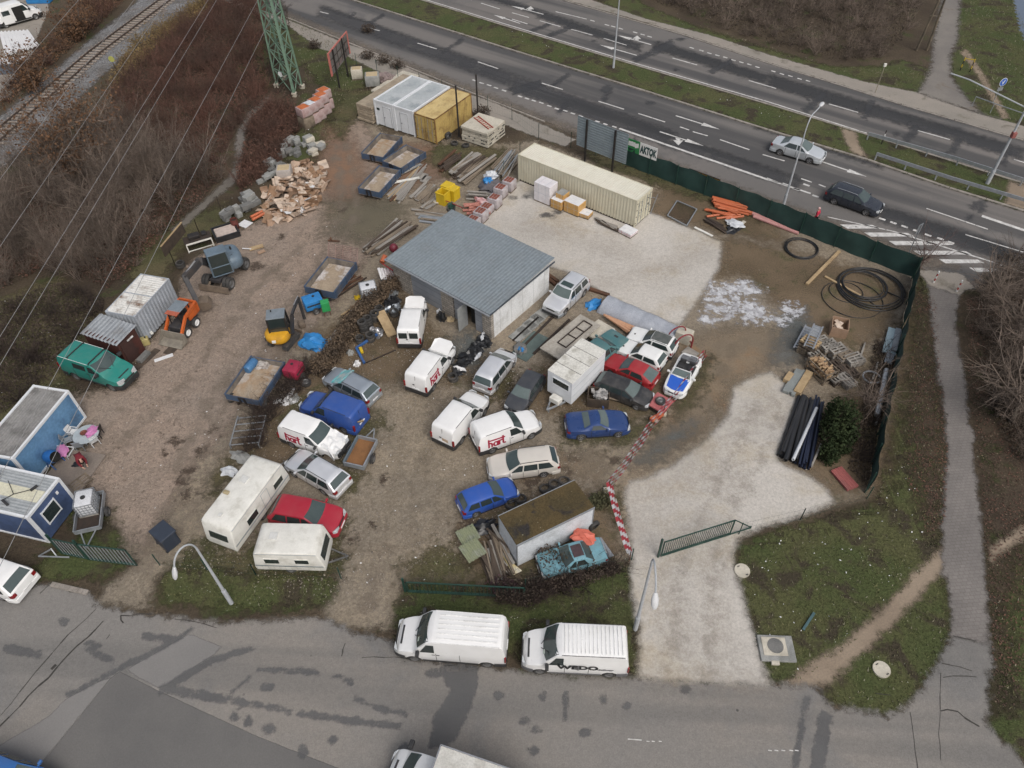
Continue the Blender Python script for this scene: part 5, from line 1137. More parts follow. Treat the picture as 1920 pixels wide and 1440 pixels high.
pA=b1+ny_*(2.46*2+1.15);c_=pA+dy*3.5
dA('long stack of cream boards on the far side of the white cabins',(c_.x,c_.y,0),ay,7.6,2.0,6,.24,dZ)
m=MB();q=G(741,158);m.bbox((q.x,q.y,.1),(5.5,2.2,.2),.03,rz=ay);tag(m.build('concrete_slab',aX),'flat concrete slab on the ground behind the white cabins','slab')
# workshop
FL,FR=G(742,537),G(922,637);wd_=(FR-FL).normalized();WL=(FR-FL).length;wn=Vector((-wd_.y,wd_.x,0));
if wn.y<0:wn=-wn
eave=bX(924,585,FL,wd_)[1]
RB=G(1032,492,eave);WD=(RB-FR-Vector((0,0,eave))).dot(wn)
wrz=math.atan2(wd_.y,wd_.x)
print('WORKSHOP',WL,WD,eave)
wk=aA('workshop','grey metal-roofed workshop with block pillars and two wide garage doors','building',FL,wrz)
def wx_(u,v):return bX(u,v,FL,wd_)[0]
fN=pm('grey_concrete_block',(.23,.205,.175),(.17,.155,.135),2.0,.9,dirt=(.10,.09,.08),dirt_amt=.5)
def eD():
 n=NT('block_pillar');mp=n.t.nodes.new('ShaderNodeMapping');n.L(n.tc,mp.inputs['Vector']);mp.inputs['Rotation'].default_value=(PI/2,0,0)
 b=n.t.nodes.new('ShaderNodeTexBrick');b.inputs['Scale'].default_value=1;b.inputs['Brick Width'].default_value=.42;b.inputs['Row Height'].default_value=.21;b.inputs['Mortar Size'].default_value=.014
 b.inputs['Color1'].default_value=(.36,.325,.28,1);b.inputs['Color2'].default_value=(.25,.225,.195,1);b.inputs['Mortar'].default_value=(.10,.09,.08,1);n.L(mp.outputs[0],b.inputs['Vector'])
 return n.done(n.mul(b.outputs['Color'],n.ramp(n.noise(4,4),.2,.8,.75,1.2)),.9)
hR=eD()
def gJ():
 n=NT('grey_sectional_door');s=n.t.nodes.new('ShaderNodeSeparateXYZ');n.L(n.tc,s.inputs[0])
 f=n.math('FRACT',n.math('MULTIPLY',s.outputs['Z'],1.9));ln=n.math('LESS_THAN',f,.05)
 col=n.mix(n.ramp(n.noise(1.5,4),.3,.7),(.27,.285,.31),(.23,.245,.27));return n.done(n.mix(ln,col,(.10,.11,.12)),.5)
fM=gJ();eG=pm('white_wall_panel',(.70,.71,.71),(.62,.63,.63),1.2,.6,dirt=(.40,.39,.36),dirt_amt=.35)
E_=eave
xs=[0,wx_(768,516),wx_(825,540),wx_(848,553),wx_(903,582),WL]
zt_=[2.9]
sgn=1 if (Matrix.Rotation(wrz,3,'Z') @ Vector((0,1,0))).dot(wn)>0 else -1
def wb_(m,x0,x1,y0,y1,z0,z1):m.box(((x0+x1)/2,sgn*(y0+y1)/2,(z0+z1)/2),(x1-x0,abs(y1-y0),z1-z0));return m
for a_,b_ in ((xs[0],xs[1]),(xs[2],xs[3]),(xs[4],xs[5])):wb_(MB(),a_,b_,0,.3,0,E_-.25).build('pillar',hR,wk)
gd1=wb_(MB(),xs[1],xs[2],.10,.16,0,E_-.25).build('garage_door',fM,wk)
dx0,dx1=wx_(872,570),wx_(888,578)
m=MB();wb_(m,xs[3],dx0,.10,.16,0,E_-.25);wb_(m,dx1,xs[4],.10,.16,0,E_-.25);wb_(m,dx0,dx1,.10,.16,2.15,E_-.25);gd2=m.build('garage_door',fM,wk)
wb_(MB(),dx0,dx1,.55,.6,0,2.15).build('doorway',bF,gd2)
m=MB();m.box((dx0-.05,sgn*-.35,1.05),(.06,.9,2.1));m.build('door_leaf',pm('grey_door_leaf',(.30,.31,.31),(.24,.25,.25),3,.6),gd2)
wb_(MB(),0,WL,-.02,.3,E_-.25,E_-.08).build('lintel',eG,wk)
wb_(MB(),WL-.14,WL,.3,WD,0,E_-.05).build('side_wall',eG,wk);wb_(MB(),0,.2,.3,WD,0,E_-.05).build('side_wall',fN,wk);wb_(MB(),.2,WL-.14,WD-.2,WD,0,E_-.05).build('back_wall',fN,wk)
gR=pm('blue_grey_roof_sheet',(.200,.232,.252),(.175,.205,.225),.5,.6,0,dirt=(.21,.22,.22),dirt_amt=.3,dirt_scale=.5)
m=MB();zz=eZ(WL+.5,.26,.02);vs=[]
for x,dpt in zz:
 for y,zr in ((-.35,E_),(WD+.3,E_+.32)):vs.append((x+WL/2,sgn*y,zr+dpt))
f=[(2*i,2*i+1,2*i+3,2*i+2) for i in range(len(zz)-1)]
m.add(vs,f if sgn<0 else [q[::-1] for q in f]);rf=m.build('roof',gR,wk);sm_=rf.modifiers.new('s','SOLIDIFY');sm_.thickness=.05
m=MB();m.tube([(-.25,sgn*-.42,E_-.05),(WL+.25,sgn*-.42,E_-.08)],.07,8);m.build('gutter',aF,wk)
m=MB()
wb_(m,WL+.22,WL+.27,-.35,WD+.3,E_-.12,E_+.02);m.build('verge_trim',pm('dark_blue_trim',(.06,.075,.09),(.05,.06,.075),3,.5),wk)
m=MB()
for k in range(5):m.box((WL+.006,sgn*(1.0+k*(WD-1.6)/4),E_/2),(.012,.03,E_-.2))
m.build('wall_seam',pm('seam_grey',(.5,.5,.5),(.44,.44,.44),3,.6),wk)
m=MB();wb_(m,xs[3]+.8,xs[3]+.95,-.02,.08,E_-.5,E_-.35);m.build('wall_lamp',aC,wk)
# ------- left-hand containers and cabins
loc,rz,L,W=aE((252,594),(317,522),(194,586),2.5)
hB=pm('grey_blue_container_paint',(.36,.39,.43),(.32,.35,.385),.9,.6,dirt=(.24,.24,.24),dirt_amt=.25)
hJ=pm('peeling_rust_roof',(.66,.65,.62),(.58,.57,.53),.8,.8,dirt=(.15,.085,.05),dirt_amt=1.0,dirt_scale=.8,bump=0)
print('GREYCONT',L,W)
oo=cW('grey storage container with peeling rusty white roof above the orange loader',loc,rz,L,W,2.5,hB,hJ,pitch=.3,doors=1)
m=MB();m.box((0,0,2.515),(.06,W-.1,.05));m.build('roof_strap',hB,oo)
loc,rz,L,W=aE((150,622),(217,645),(192,592),2.2)
gX=pm('dark_brown_sheet',(.075,.022,.016),(.055,.018,.014),1.5,.7,dirt=(.03,.018,.014),dirt_amt=.6)
o=aA('corrugated_shed','dark brown shed with wavy grey sheet roof behind the green minibus','shed',loc,rz);print('SHED',L,W)
m=MB();m.box((0,0,1.06),(L-.15,W-.15,2.1));m.build('wall',gX,o)
m=MB();bU(m,L+.1,W+.15,.30,.07,2.16,along=False,fall=.18);rf=m.build('roof',pm('grey_sheet_roof',(.30,.32,.34),(.25,.27,.29),1.2,.5,.2,dirt=(.16,.14,.12),dirt_amt=.4),o);sm_=rf.modifiers.new('s','SOLIDIFY');sm_.thickness=.02
m=MB();m.box((L/2-.05,-W*.12,1.0),(.06,.95,1.9));dd_=m.build('door',pm('brown_door',(.05,.022,.018),(.04,.018,.015),3,.7),o)
m=MB();m.box((L/2-.03,W*.1,1.72),(.02,.55,.14));m.build('notice_plate',aZ,o)
gP=pm('light_blue_cabin_panel',(.13,.27,.44),(.10,.22,.38),.7,.6,dirt=(.05,.085,.14),dirt_amt=.55,dirt_scale=.7)
gQ=pm('dark_blue_cabin_panel',(.065,.10,.20),(.05,.08,.165),.7,.6,dirt=(.03,.045,.08),dirt_amt=.5,dirt_scale=.6)
fS=pm('dirty_grey_roof',(.24,.235,.225),(.19,.185,.18),.8,.7,dirt=(.09,.085,.08),dirt_amt=.7,dirt_scale=.8)
loc,rz,L,W=aE((24,862),(130,733),(-35,835),2.55);print('BLUE1',L,W)
fY('light blue site cabin with ribbed grey roof behind the garden table',loc,rz,L,2.5 if W<2 or W>3 else W,2.6,gP,fS,frame=cR)
loc,rz,L,W=aE((51,972),(112,896),(-100,945),2.6);print('BLUE2',L,W)
# local x runs along the window end, the cabin's long side is the width here
A=G(51,972,2.6);B=G(112,896,2.6);dd=(B-A).normalized();nn=Vector((-dd.y,dd.x,0));WW=(B-A).length
c_=(A+B)/2+nn*3.0;o=fY('dark blue site cabin with a pale-framed end window beside the water tank trailer',(c_.x,c_.y,0),math.atan2(-nn.y,-nn.x),6.0,WW,2.6,gQ,pm('pale_grey_roof',(.34,.36,.37),(.29,.31,.32),.8,.6),frame=cR,winlist=[(3.0-.05,-.15,1.45,1.05,1.0,'x')])
blue2=o
m=MB();m.box((0,0,2.575),(5.6,.75,.02));m.build('roof_strip',pm('cream_roof_felt',(.62,.60,.46),(.56,.54,.42),1,.8,dirt=(.3,.28,.2),dirt_amt=.4),o)
m=MB()
for p,q in (((1.2,-.2,2.62),(2.1,.35,2.65)),((1.2,-.2,2.62),(.9,-.7,2.66)),((1.2,-.2,2.62),(.3,.5,2.66))):m.bar(p,q,.03)
m.bar((2.0,.2,2.66),(2.15,.6,2.66),.12,.1);m.bar((1.4,-.9,2.66),(.9,-.7,2.66),.14,.1);m.build('aerial',aC,o)
m=MB();m.cyl((-.6,.5,2.58),(-.6,.5,2.85),.28,14);m.build('roof_vent',cR,o)
m=MB();m.box((2.97,.75,2.0),(.04,.14,.2));m.build('wall_sign',aZ,o)
# terrace in front of the blue cabins
loc,rz,L,W=aE((125,930),(182,850),(95,905),.12)
m=MB();m.box((0,0,.06),(L,W+1.2,.12));tb=m.build('wooden_deck',pm('dusty_decking',(.23,.19,.16),(.19,.16,.135),1.2,.85));tb.location=loc;tb.rotation_euler.z=rz;tag(tb,'low dusty deck between the two blue cabins','deck')
# mossy container box
loc,rz,L,W=aE((969,1023.4),(1114.7,952),(934,968),2.3);print('MOSSY',L,W)
hM=aB('mossy_roof',(.085,.062,.030),(.060,.048,.026),(.030,.028,.028),sb=.5,sm=.5,sf=10,fine=.4,speck=(.3,.28,.2),speck_thr=.1,speck_scale=3,edge=False,bump=.5,c3lo=.52,c3hi=.62)
o=aA('storage_box','white lorry box body with brown mossy roof used as a store','container',loc,rz)
m=MB();m.box((0,0,1.18),(L-.04,W-.04,2.2));m.build('wall',pm('dirty_white_box',(.60,.63,.66),(.52,.55,.58),1.0,.6,dirt=(.30,.31,.31),dirt_amt=.4),o)
m=MB();m.bbox((0,0,2.30),(L,W,.07),.02);m.build('roof',hM,o)
for y in (-1,1):m=MB();m.box((0,y*W/2,2.28),(L+.04,.05,.12));m.build('edge_trim',aF,o)
m=MB();m.box((0,0,.06),(L*.9,W*.7,.14));m.build('base_frame',bF,o)
m=MB()
for x in (-1,1):m.box((x*(L/2-.02),-W/2+.02,1.2),(.06,.06,2.1));m.box((x*(L/2-.02),W/2-.02,1.2),(.06,.06,2.1))
m.build('corner_trim',aF,o)
# white cabin trailer
loc,rz,L,W=aE((1073.5,720),(1136.4,658),(1027.4,693.4),2.45);print('TRAILER',L,W)
o=aA('cabin_trailer','white panelled cabin trailer with a dark end window and tow bar','trailer',loc,rz);H=2.45
m=MB();m.bbox((0,0,(H+.45)/2),(L,W,H-.45),.04);m.build('wall',cR,o)
m=MB();m.bbox((0,0,H+.01),(L+.02,W+.02,.05),.02);m.build('roof',pm('stained_white_roof',(.66,.65,.60),(.58,.57,.52),1,.6,dirt=(.25,.23,.18),dirt_amt=.55,dirt_scale=1.3),o)
m=MB()
for k in (1,2,3):m.box((-L/2+k*L/4,0,H+.038),(.03,W,.006))
m.build('roof_seam',aC,o)
m=MB()
for k in (.35,.68):m.box((0,-W/2-.003,.45+(H-.45)*k),(L*.96,.008,.02))
m.build('wall_seam',bH,o)
m=MB();m.box((-L/2-.01,-.1,1.85),(.04,W*.62,.5));wo=m.build('window',bE,o)
m=MB()
for s_ in (-1,1):m.box((-L/2-.02,-.1,1.85+s_*.28),(.05,W*.66,.06));m.box((-L/2-.02,-.1+s_*W*.33,1.85),(.05,.06,.5))
m.build('frame',cR,wo)
m=MB();m.bar((-L/2,.5,.4),(-L/2-1.3,0,.42),.1);m.bar((-L/2,-.5,.4),(-L/2-1.3,0,.42),.1);m.cyl((-L/2-1.1,0,0),(-L/2-1.1,0,.8),.04,8);m.build('drawbar',aF,o)
m=MB();m.bbox((-L/2-.35,0,.62),(.5,.75,.4),.05);m.build('tool_box',aY,o)
for y in (-1,1):aP(o,.1,y*(W/2-.16),.32,.2,'steel')
m=MB();m.box((0,0,.4),(L*.92,W*.8,.12));m.build('chassis',bF,o)
# ------- fences, gates, billboards
def hW(pts,z,r,mat,name,label,group,cat='post'):
 first=None
 for p in pts:
  if first is None:
   m=MB();m.cyl((0,0,0),(0,0,z),r,8);first=m.build(name,mat);first.location=(p.x,p.y,0);tag(first,label,cat,group)
  else:dQ(first,loc=(p.x,p.y,0))
def eS(px,H,label,name='screen_fence',nposts=None):
 P=[G(*p) for p in px];o=aA(name,label,'fence',P[0]);org=P[0]
 n=NT('green_net_'+str(len(_pm)));_pm['net'+str(len(_pm))]=n.m
 col=n.mix(n.ramp(n.noise(.8,4),.35,.65),(.012,.038,.034),(.020,.055,.048));n.done(col,.7)
 for a,b in zip(P[:-1],P[1:]):
  L=(b-a).length;k=max(2,int(L/.5));vs=[];Rn=random.Random(int(L*10));d=(b-a)/L;nn=Vector((-d.y,d.x,0))
  for i in range(k+1):
   for j in range(4):vs.append(a-org+d*(L*i/k)+nn*(.05*math.sin(i*1.3+j)+Rn.uniform(-.02,.02))+Vector((0,0,.03+(H-.03-(.08*abs(math.sin(i*.7)) if j==3 else 0))*j/3)))
  so_=aQ('net',vs,[(i*4+j,(i+1)*4+j,(i+1)*4+j+1,i*4+j+1) for i in range(k) for j in range(3)],n.m,o,True,0)
  q=max(1,int(round(L/2.9)))
  for i in range(q+1):
   m=MB();p=a-org+d*(L*i/q) -nn*.08;m.cyl((p.x,p.y,0),(p.x,p.y,H+.12),.035,6);m.build('post',cC,o)
 return o
eS([(1168,308),(1320,366),(1500,437),(1630,490),(1712,521)],1.95,'dark green net fence along the main road')
eS([(1711,523),(1690,620),(1668,720),(1645,820),(1624,925)],1.9,'dark green net fence along the right-hand footpath')
def bN(px,H,label,name='wire_fence',sp=2.6,mat=None):
 P=[G(*p) for p in px];o=aA(name,label,'fence',P[0]);org=P[0];w=MB();mat=mat or cC
 for a,b in zip(P[:-1],P[1:]):
  L=(b-a).length;q=max(1,int(L/sp))
  for i in range(q+1):p=a.lerp(b,i/q)-org;m=MB();m.cyl((p.x,p.y,0),(p.x,p.y,H),.03,6);m.build('post',mat,o)
  for z in (.1,H*.5,H-.05):w.bar(a-org+Vector((0,0,z)),b-org+Vector((0,0,z)),.005)
  k=int(L/.3)
  for i in range(k):p=a.lerp(b,i/k)-org;w.bar((p.x,p.y,.05),(p.x,p.y,H-.05),.003)
 wo=w.build('wire_mesh',mat,o);return o
bN([(670,128),(830,180),(960,225),(1010,262),(1070,278),(1165,306)],1.7,'thin green wire fence between the pavement and the storage yard')
bN([(1385,1002),(1500,975),(1625,935)],1.2,'low wire fence from the sliding gate to the net fence')
bN([(1010,262),(975,300),(945,330)],1.6,'short wire fence left of the cream container')
bN([(300,1060),(480,1078),(640,1085)],1.2,'low wire fence behind the street lamp and caravans')
bN([(985,1106),(1100,1078),(1184,1050)],1.2,'low wire fence in front of the light blue wreck')
bN([(415,395),(375,440),(330,500),(318,560)],1.5,'old wire fence between the thicket and the dirt yard',mat=aG)
def gV(p0,p1,H,n,label,mat,brace=True,bw=.026,ext=0.0,bm_=None):
 A=G(*p0);B=G(*p1);L=(B-A).length;o=aA('metal_gate',label,'gate',A,math.atan2(B.y-A.y,B.x-A.x))
 m=MB()
 for z in (.12,H):m.bar((0,0,z),(L,0,z),.06)
 for x in (.03,L-.03):m.bar((x,0,.09),(x,0,H+.03),.06)
 m.bar((0,0,.28),(L,0,.28),.04);m.build('gate_frame',mat,o)
 m=MB()
 for i in range(n):x=L*(i+.5)/n;m.bar((x,0,.14),(x,0,H-.02),bw,bw*.8)
 m.build('bars',bm_ or mat,o)
 m=MB();m.bar((-.12,.05,0),(-.12,.05,H+.3),.10);m.build('gate_post',mat,o)
 if ext:
  m=MB();m.bar((L,0,H),(L+ext,0,.2),.05);m.bar((L,0,.12),(L+ext,0,.14),.06);m.bar((L+ext,0,.1),(L+ext,0,.3),.06);m.build('counterweight_frame',mat,o)
 return o
gV((1238,1045),(1368,1004),1.6,34,'green sliding gate across the pale concrete driveway',cC,ext=1.3)
gV((764,1111),(985,1122),1.15,30,'low green gate half hidden by brambles in front of the timber pile',cC)
gV((170,1051),(259,1062),1.75,13,'open green gate leaf with pale bars beside the gravel entrance',cC,bw=.05,bm_=aF)
gV((120,1040),(168,1050),1.7,8,'narrow green gate leaf against the dark blue cabin',cC,bw=.04,bm_=aF)
m=MB()
for a_,b_ in (((95,1030),(72,1043)),((72,1043),(130,1045)),((95,1028),(108,1045))):m.bar(G(*a_,.6),G(*b_,.1),.06)
tag(m.build('gate_support',aF),'leaning galvanised gate support beside the dark blue cabin','gate support')
def dP(p0,p1,c,label,matp,back,framem,corr=False):
 """p0, p1: feet of the posts; c: two pixel corners (bottom-left, top-right) of the panel"""
 A=G(*p0);B=G(*p1);d=(B-A).normalized();L=(B-A).length;o=aA('billboard',label,'billboard',A,math.atan2(d.y,d.x))
 s0,z0=bX(*c[0],A,d);s1,z1=bX(*c[1],A,d);print('BILL',L,s0,z0,s1,z1)
 for x in (0,L):
  m=MB();m.bar((x,0,0),(x,0,z1+.05),.14);m.build('post',matp,o)
 m=MB()
 if corr:
  k=int((z1-z0)/.22);vs=[]
  for i in range(k+1):
   z=z0+(z1-z0)*i/k
   for x in (s0,s1):vs+=[(x,.12,z),(x,.15,z+.08)]
  m.add(vs,[q for i in range(k) for q in ((i*4,i*4+2,i*4+3,i*4+1),(i*4+1,i*4+3,i*4+6,i*4+4))]);m.box(((s0+s1)/2,.19,(z0+z1)/2),(s1-s0,.04,z1-z0))
 else:m.box(((s0+s1)/2,.13,(z0+z1)/2),(s1-s0,.08,z1-z0))
 m.build('panel',back,o)
 if framem:
  for x in (s0,s1):m=MB();m.box((x,.13,(z0+z1)/2),(.28,.12,z1-z0+.1));m.build('side_board',framem,o)
  m=MB();m.box(((s0+s1)/2,.13,z1),(s1-s0-.3,.11,.12));m.build('top_board',framem,o)
  m=MB()
  for k in range(1,5):m.box((s0+(s1-s0)*k/5,.075,(z0+z1)/2),(.05,.03,z1-z0-.2))
  for k in (1,2):m.box(((s0+s1)/2,.06,z0+(z1-z0)*k/3),(s1-s0-.4,.03,.06))
  m.build('back_battens',aG,o)
 return o
dP((637,165),(653,143.5),((625,142),(684/4+480,60)),'weathered billboard with red edges seen from behind near the pylon',aK,pm('billboard_back',(.16,.145,.135),(.08,.085,.08),1.1,.8,dirt=(.22,.12,.11),dirt_amt=.6),pm('faded_red_board',(.48,.16,.13),(.40,.12,.10),1.5,.7))
dP((1096,303),(1147,324),((1079,272),(1177,254)),'ribbed grey billboard back on two black posts behind the cream container',aK,pm('ribbed_grey_sheet',(.26,.31,.34),(.22,.265,.29),1.2,.5,.2),None,corr=True)
for (u,v),tp_,lab in (((861,256),(858,160),'tall black steel post in front of the yellow container'),((896,212),(893.7,139),'tall black steel post behind the yellow container')):
 Bp=G(u,v);Dp=_F+(tp_[0]-960)/F_PX*_R+(720-tp_[1])/F_PX*_U;h=CAM_H+Dp.z*Bp.xy.dot(Dp.xy)/Dp.xy.dot(Dp.xy)
 m=MB();m.bar((0,0,0),(0,0,h),.16);m.box((0,0,.03),(.35,.35,.06));b_=m.build('billboard_post',aK);b_.location=G(u,v);tag(b_,lab,'post')
# banner on the net fence
A=G(1172,309);B=G(1320,366);d=(B-A).normalized();s0,z1_=bX(1175,283,A,d);s1,_z=bX(1231,301,A,d)
o=aA('fence_banner','green and white banner with dark letters on top of the net fence','banner',A,math.atan2(d.y,d.x));zb0=1.55;zb1=2.75
sm_=s0+(s1-s0)*.43
m=MB();m.box(((s0+sm_)/2,-.06,(zb0+zb1)/2),(sm_-s0,.03,zb1-zb0));m.build('green_half',pm('banner_green',(.03,.22,.07),(.025,.18,.06),4,.6),o)
m=MB();m.box(((sm_+s1)/2,-.06,(zb0+zb1)/2),(s1-sm_,.03,zb1-zb0));m.build('white_half',aZ,o)
for txt,x,w_,mat in (('AKTOK',(sm_+s1)/2,(s1-sm_)*.96,pm('banner_ink',(.01,.04,.045),(.01,.05,.05),4,.6)),):
 t=dV(txt,o,1.0,mat);t.rotation_euler=(PI/2,0,0);dm=t.dimensions;t.scale=(w_/max(dm.x,.1),.95,1);t.location=(x,-.082,zb0+.28)
m=MB()
Rb=random.Random(5)
for k in range(9):m.box((s0+.2+(sm_-s0-.4)*k/8,-.08,zb0+.75+Rb.uniform(-.05,.05)),(.12,.01,.42))
m.build('white_lettering',aZ,o)
# yellow barrier frame by the road
A=G(1290,340);B=G(1348,362);d=(B-A).normalized();L=(B-A).length
o=aA('road_barrier','yellow panelled barrier frame at the road edge behind the net fence','barrier',A,math.atan2(d.y,d.x))
s0,z0=bX(1293,315,A,d);s1,z1=bX(1350,338,A,d);zt2=max(1.2,(z0+z1)/2)
for k in range(6):m=MB();m.bar((s0+(s1-s0)*k/5,0,0),(s0+(s1-s0)*k/5,0,zt2),.06);m.build('post',aK,o)
for z in (zt2,.35):m=MB();m.bar((s0,0,z),(s1,0,z),.05);m.build('rail',aK,o)
for k in range(5):m=MB();m.box((s0+(s1-s0)*(k+.5)/5,.03,zt2*.72),((s1-s0)/5-.08,.02,zt2*.46));m.build('yellow_panel',pm('amber_panel',(.55,.30,.03),(.48,.26,.03),4,.6),o)
# ------- street lamps
eX=pm('grey_lamp_paint',(.42,.44,.46),(.36,.38,.40),2,.5)
def bT(label,base,H,headpt,r=.09,head=True,armlift=.6,double=False):
 B=Vector(base);o=aA('street_lamp',label,'street lamp',B)
 m=MB();m.cyl((0,0,0),(0,0,1.4),r*1.35,10);m.cyl((0,0,1.4),(0,0,H),r,10,r1=r*.6);m.build('pole',eX,o)
 if headpt is not None:
  E=Vector(headpt)-B;Z=Vector((0,0,1));q0,q1,q2,q3=Z*(H-.02),Z*(H+armlift*1.5),(E+Z*armlift*1.6-Vector((E.x,E.y,0))*.25 if E.z<H else E-Vector((E.x,E.y,0))*.6),E;pts=[]
  for i in range(15):t=i/14;pts.append(q0*(1-t)**3+q1*3*t*(1-t)**2+q2*3*t*t*(1-t)+q3*t**3)
  m=MB();m.tube(pts,r*.5,8);m.build('arm',eX,o,True)
  e=pts[-1];dr=(pts[-1]-pts[-2]).normalized();m=MB();m.lathe([(.001,-.05),(.09,0),(.17,.3),(.16,.62),(.08,.80),(.001,.84)],n=12)
  hd=m.build('lamp_head',pm('lamp_head_glass',(.62,.63,.64),(.55,.56,.57),4,.3),o,True);hd.location=e;hd.rotation_mode='QUATERNION';hd.rotation_quaternion=dr.to_track_quat('Z','Y');hd.scale=(1,.7,1)
 return o
def cS(base,top):
 B=G(*base);D=_F+(top[0]-960)/F_PX*_R+(720-top[1])/F_PX*_U;t=(B.xy.dot(D.xy))/D.xy.dot(D.xy);return CAM_H+D.z*t
b=G(434,1131);h=cS((434,1131),(372,1027));print('LAMP1',h);hp_=G(327,1064,h-.1);bT('grey street lamp with hooked arm in front of the caravans',b,h,hp_,armlift=.7)
b=G(1191,1180);h=cS((1191,1180),(1229,1054));print('LAMP2',h);bT('grey street lamp at the edge of the concrete driveway',b,h,G(1229,1112,h-.1),armlift=.5)
b=G(1467,391);h=cS((1467,391),(1507,252));print('LAMP3',h);bT('grey street lamp with curved arm by the main road',b,h,G(1538,199,h+1.0),armlift=1.4)
b=G(1150,129);h=cS((1150,129),(1168,-40));print('LAMP4',h);bT('tall grey lamp pole on the grass median',b,h,None)
b=G(1850,346);h=cS((1850,346),(1935,190));print('LAMP5',h);o=bT('thick grey mast with a red box on the median at the right',b,h,None,r=.13)
m=MB();m.bbox((.05,-.05,h*.62),(.35,.35,.5),.04);m.build('red_box',pm('dull_red_box',(.30,.10,.09),(.25,.09,.08),3,.6),o)
m=MB();m.tube([(0,0,h-.6),(-3.5,3.5,h+.2),(-4.6,4.6,h+.25)],.06,8);m.build('arm',eX,o)
# low metal rail and round blue sign beside the upper path
A,B,C=G(1822,199),G(1856,212),G(1925,236);o=aA('hand_rail','pale green tubular rail beside the upper footpath','rail',A)
for a_,b_ in ((A,B),(B,C)):m=MB();m.bar(a_-A+Vector((0,0,1.0)),b_-A+Vector((0,0,1.0)),.07);m.build('top_rail',aF,o)
for p in (A,B,C):m=MB();m.cyl(p-A,p-A+Vector((0,0,1.0)),.04,8);m.build('post',aF,o)
b=G(1862,192);h=2.6;o=aA('road_sign','round blue cycle path sign on a post above a small grey plate','road sign',b,.25)
hh_=cS((1862,192),(1879,153));print('SIGN',hh_)
hh_=min(max(hh_,2.0),3.2)
m=MB();m.cyl((0,0,0),(0,0,hh_+.35),.035,8);m.build('post',aF,o)
m=MB();m.cyl((0,-.05,hh_),(0,-.07,hh_),.42,24);m.build('rim',aZ,o);m=MB();m.cyl((0,-.071,hh_),(0,-.082,hh_),.37,24);m.build('sign_face',pm('sign_blue',(.03,.12,.48),(.03,.11,.44),4,.4),o)
m=MB();m.bar((-.03,-.088,hh_-.22),(.10,-.088,hh_+.22),.10,.006,up=(0,1,0));m.bar((-.16,-.088,hh_+.12),(-.05,-.088,hh_-.1),.05,.006,up=(0,1,0));m.build('sign_symbol',aZ,o)
m=MB();m.box((0,-.06,hh_-.72),(.62,.03,.36));m.build('lower_plate',aF,o)
# small signs and posts
b=G(1641,174);o=aA('marker_post','thin pale post with a small head beside the far pavement','post',b);hq=cS((1641,174),(1660,122));print('MARK',hq);m=MB();m.cyl((0,0,0),(0,0,hq),.04,8);m.build('pole',pm('weathered_wood_post',(.30,.27,.20),(.24,.21,.16),3,.8),o);m=MB();m.bbox((0,0,hq),(.3,.2,.35),.06);m.build('head',aY,o)
for (u,v),lab in (((1652,272),'black and white striped median post by the guard rail'),):
 b=G(u,v);o=aA('marker_post',lab,'post',b);m=MB();m.cyl((0,0,0),(0,0,1.5),.045,8);m.build('pole',aK,o);m=MB();m.cyl((0,0,.9),(0,0,1.15),.05,8);m.build('white_band',aZ,o)
for (u,v),lab in (((1750,530),'red and white bollard nearest the net fence corner'),((1793,547),'red and white bollard nearest the thicket at the path mouth')):
 b=G(u,v);o=aA('bollard',lab,'bollard',b,0,'bollards at the path mouth')
 for k in range(5):m=MB();m.cyl((0,0,k*.22),(0,0,(k+1)*.22),.06,10);m.build('band',aZ if k % 2==0 else pm('bollard_red',(.36,.05,.04),(.3,.05,.04),4,.5),o)
b=G(1702,478);o=aA('road_sign','grey back of a road sign at the net fence corner','road sign',b,.6);m=MB();m.cyl((0,0,0),(0,0,2.9),.04,8);m.build('post',aF,o);m=MB();m.box((0,.05,2.5),(.55,.03,.8));m.build('sign_back',aF,o)
# yellow and black barrier hoop beside the path
b0,b1_=G(1800,132),G(1818,135);o=aA('cycle_barrier','yellow and black hoop barrier on the grass by the path','barrier',b0)
for p in (b0,b1_):
 for k in range(4):m=MB();m.cyl(p-b0+Vector((0,0,k*.35)),p-b0+Vector((0,0,(k+1)*.35)),.06,8);m.build('band',pm('hazard_yellow',(.5,.36,.03),(.42,.3,.03),4,.6) if k % 2 else aK,o)
m=MB();m.bar((0,0,1.3),b1_-b0+Vector((0,0,1.3)),.07);m.build('cross_bar',_pm['hazard_yellow'],o)
# leaning poles near the upper path
b=G(1718,95);o=aA('wooden_pole','tall wooden twin pole leaning beside the upper path','pole',b);hq=9
for s_ in (0,1.2):m=MB();m.cyl((s_,0,0),(.6+s_*.2,0,hq),.13,8,r1=.1);m.build('leg',pm('tarred_pole',(.06,.05,.04),(.16,.13,.09),.8,.85),o)
m=MB();m.bar((.0,-.05,3.8),(1.2,-.05,3.8),.1);m.build('cross_piece',_pm['tarred_pole'],o)
# guard rails of the median
def hC(px,label,z=.12):
 P=[G(*p,z) for p in px];o=aA('guard_rail',label,'guard rail',P[0]);org=P[0];m=MB()
 for a_,b_ in zip(P[:-1],P[1:]):m.bar(a_-org+Vector((0,0,.62)),b_-org+Vector((0,0,.62)),.08,.30)
 m.build('rail',aF,o)
 for p,d in eU(P,2.7):m=MB();m.bar(p-org,p-org+Vector((0,0,.75)),.10);m.build('post',aF,o)
hC([(1625,262),(1780,306),(1920,351),(2100,405)],'galvanised guard rail on the far edge of the median')
hC([(1640,300),(1780,346),(1920,388),(2100,440)],'galvanised guard rail on the near edge of the median')
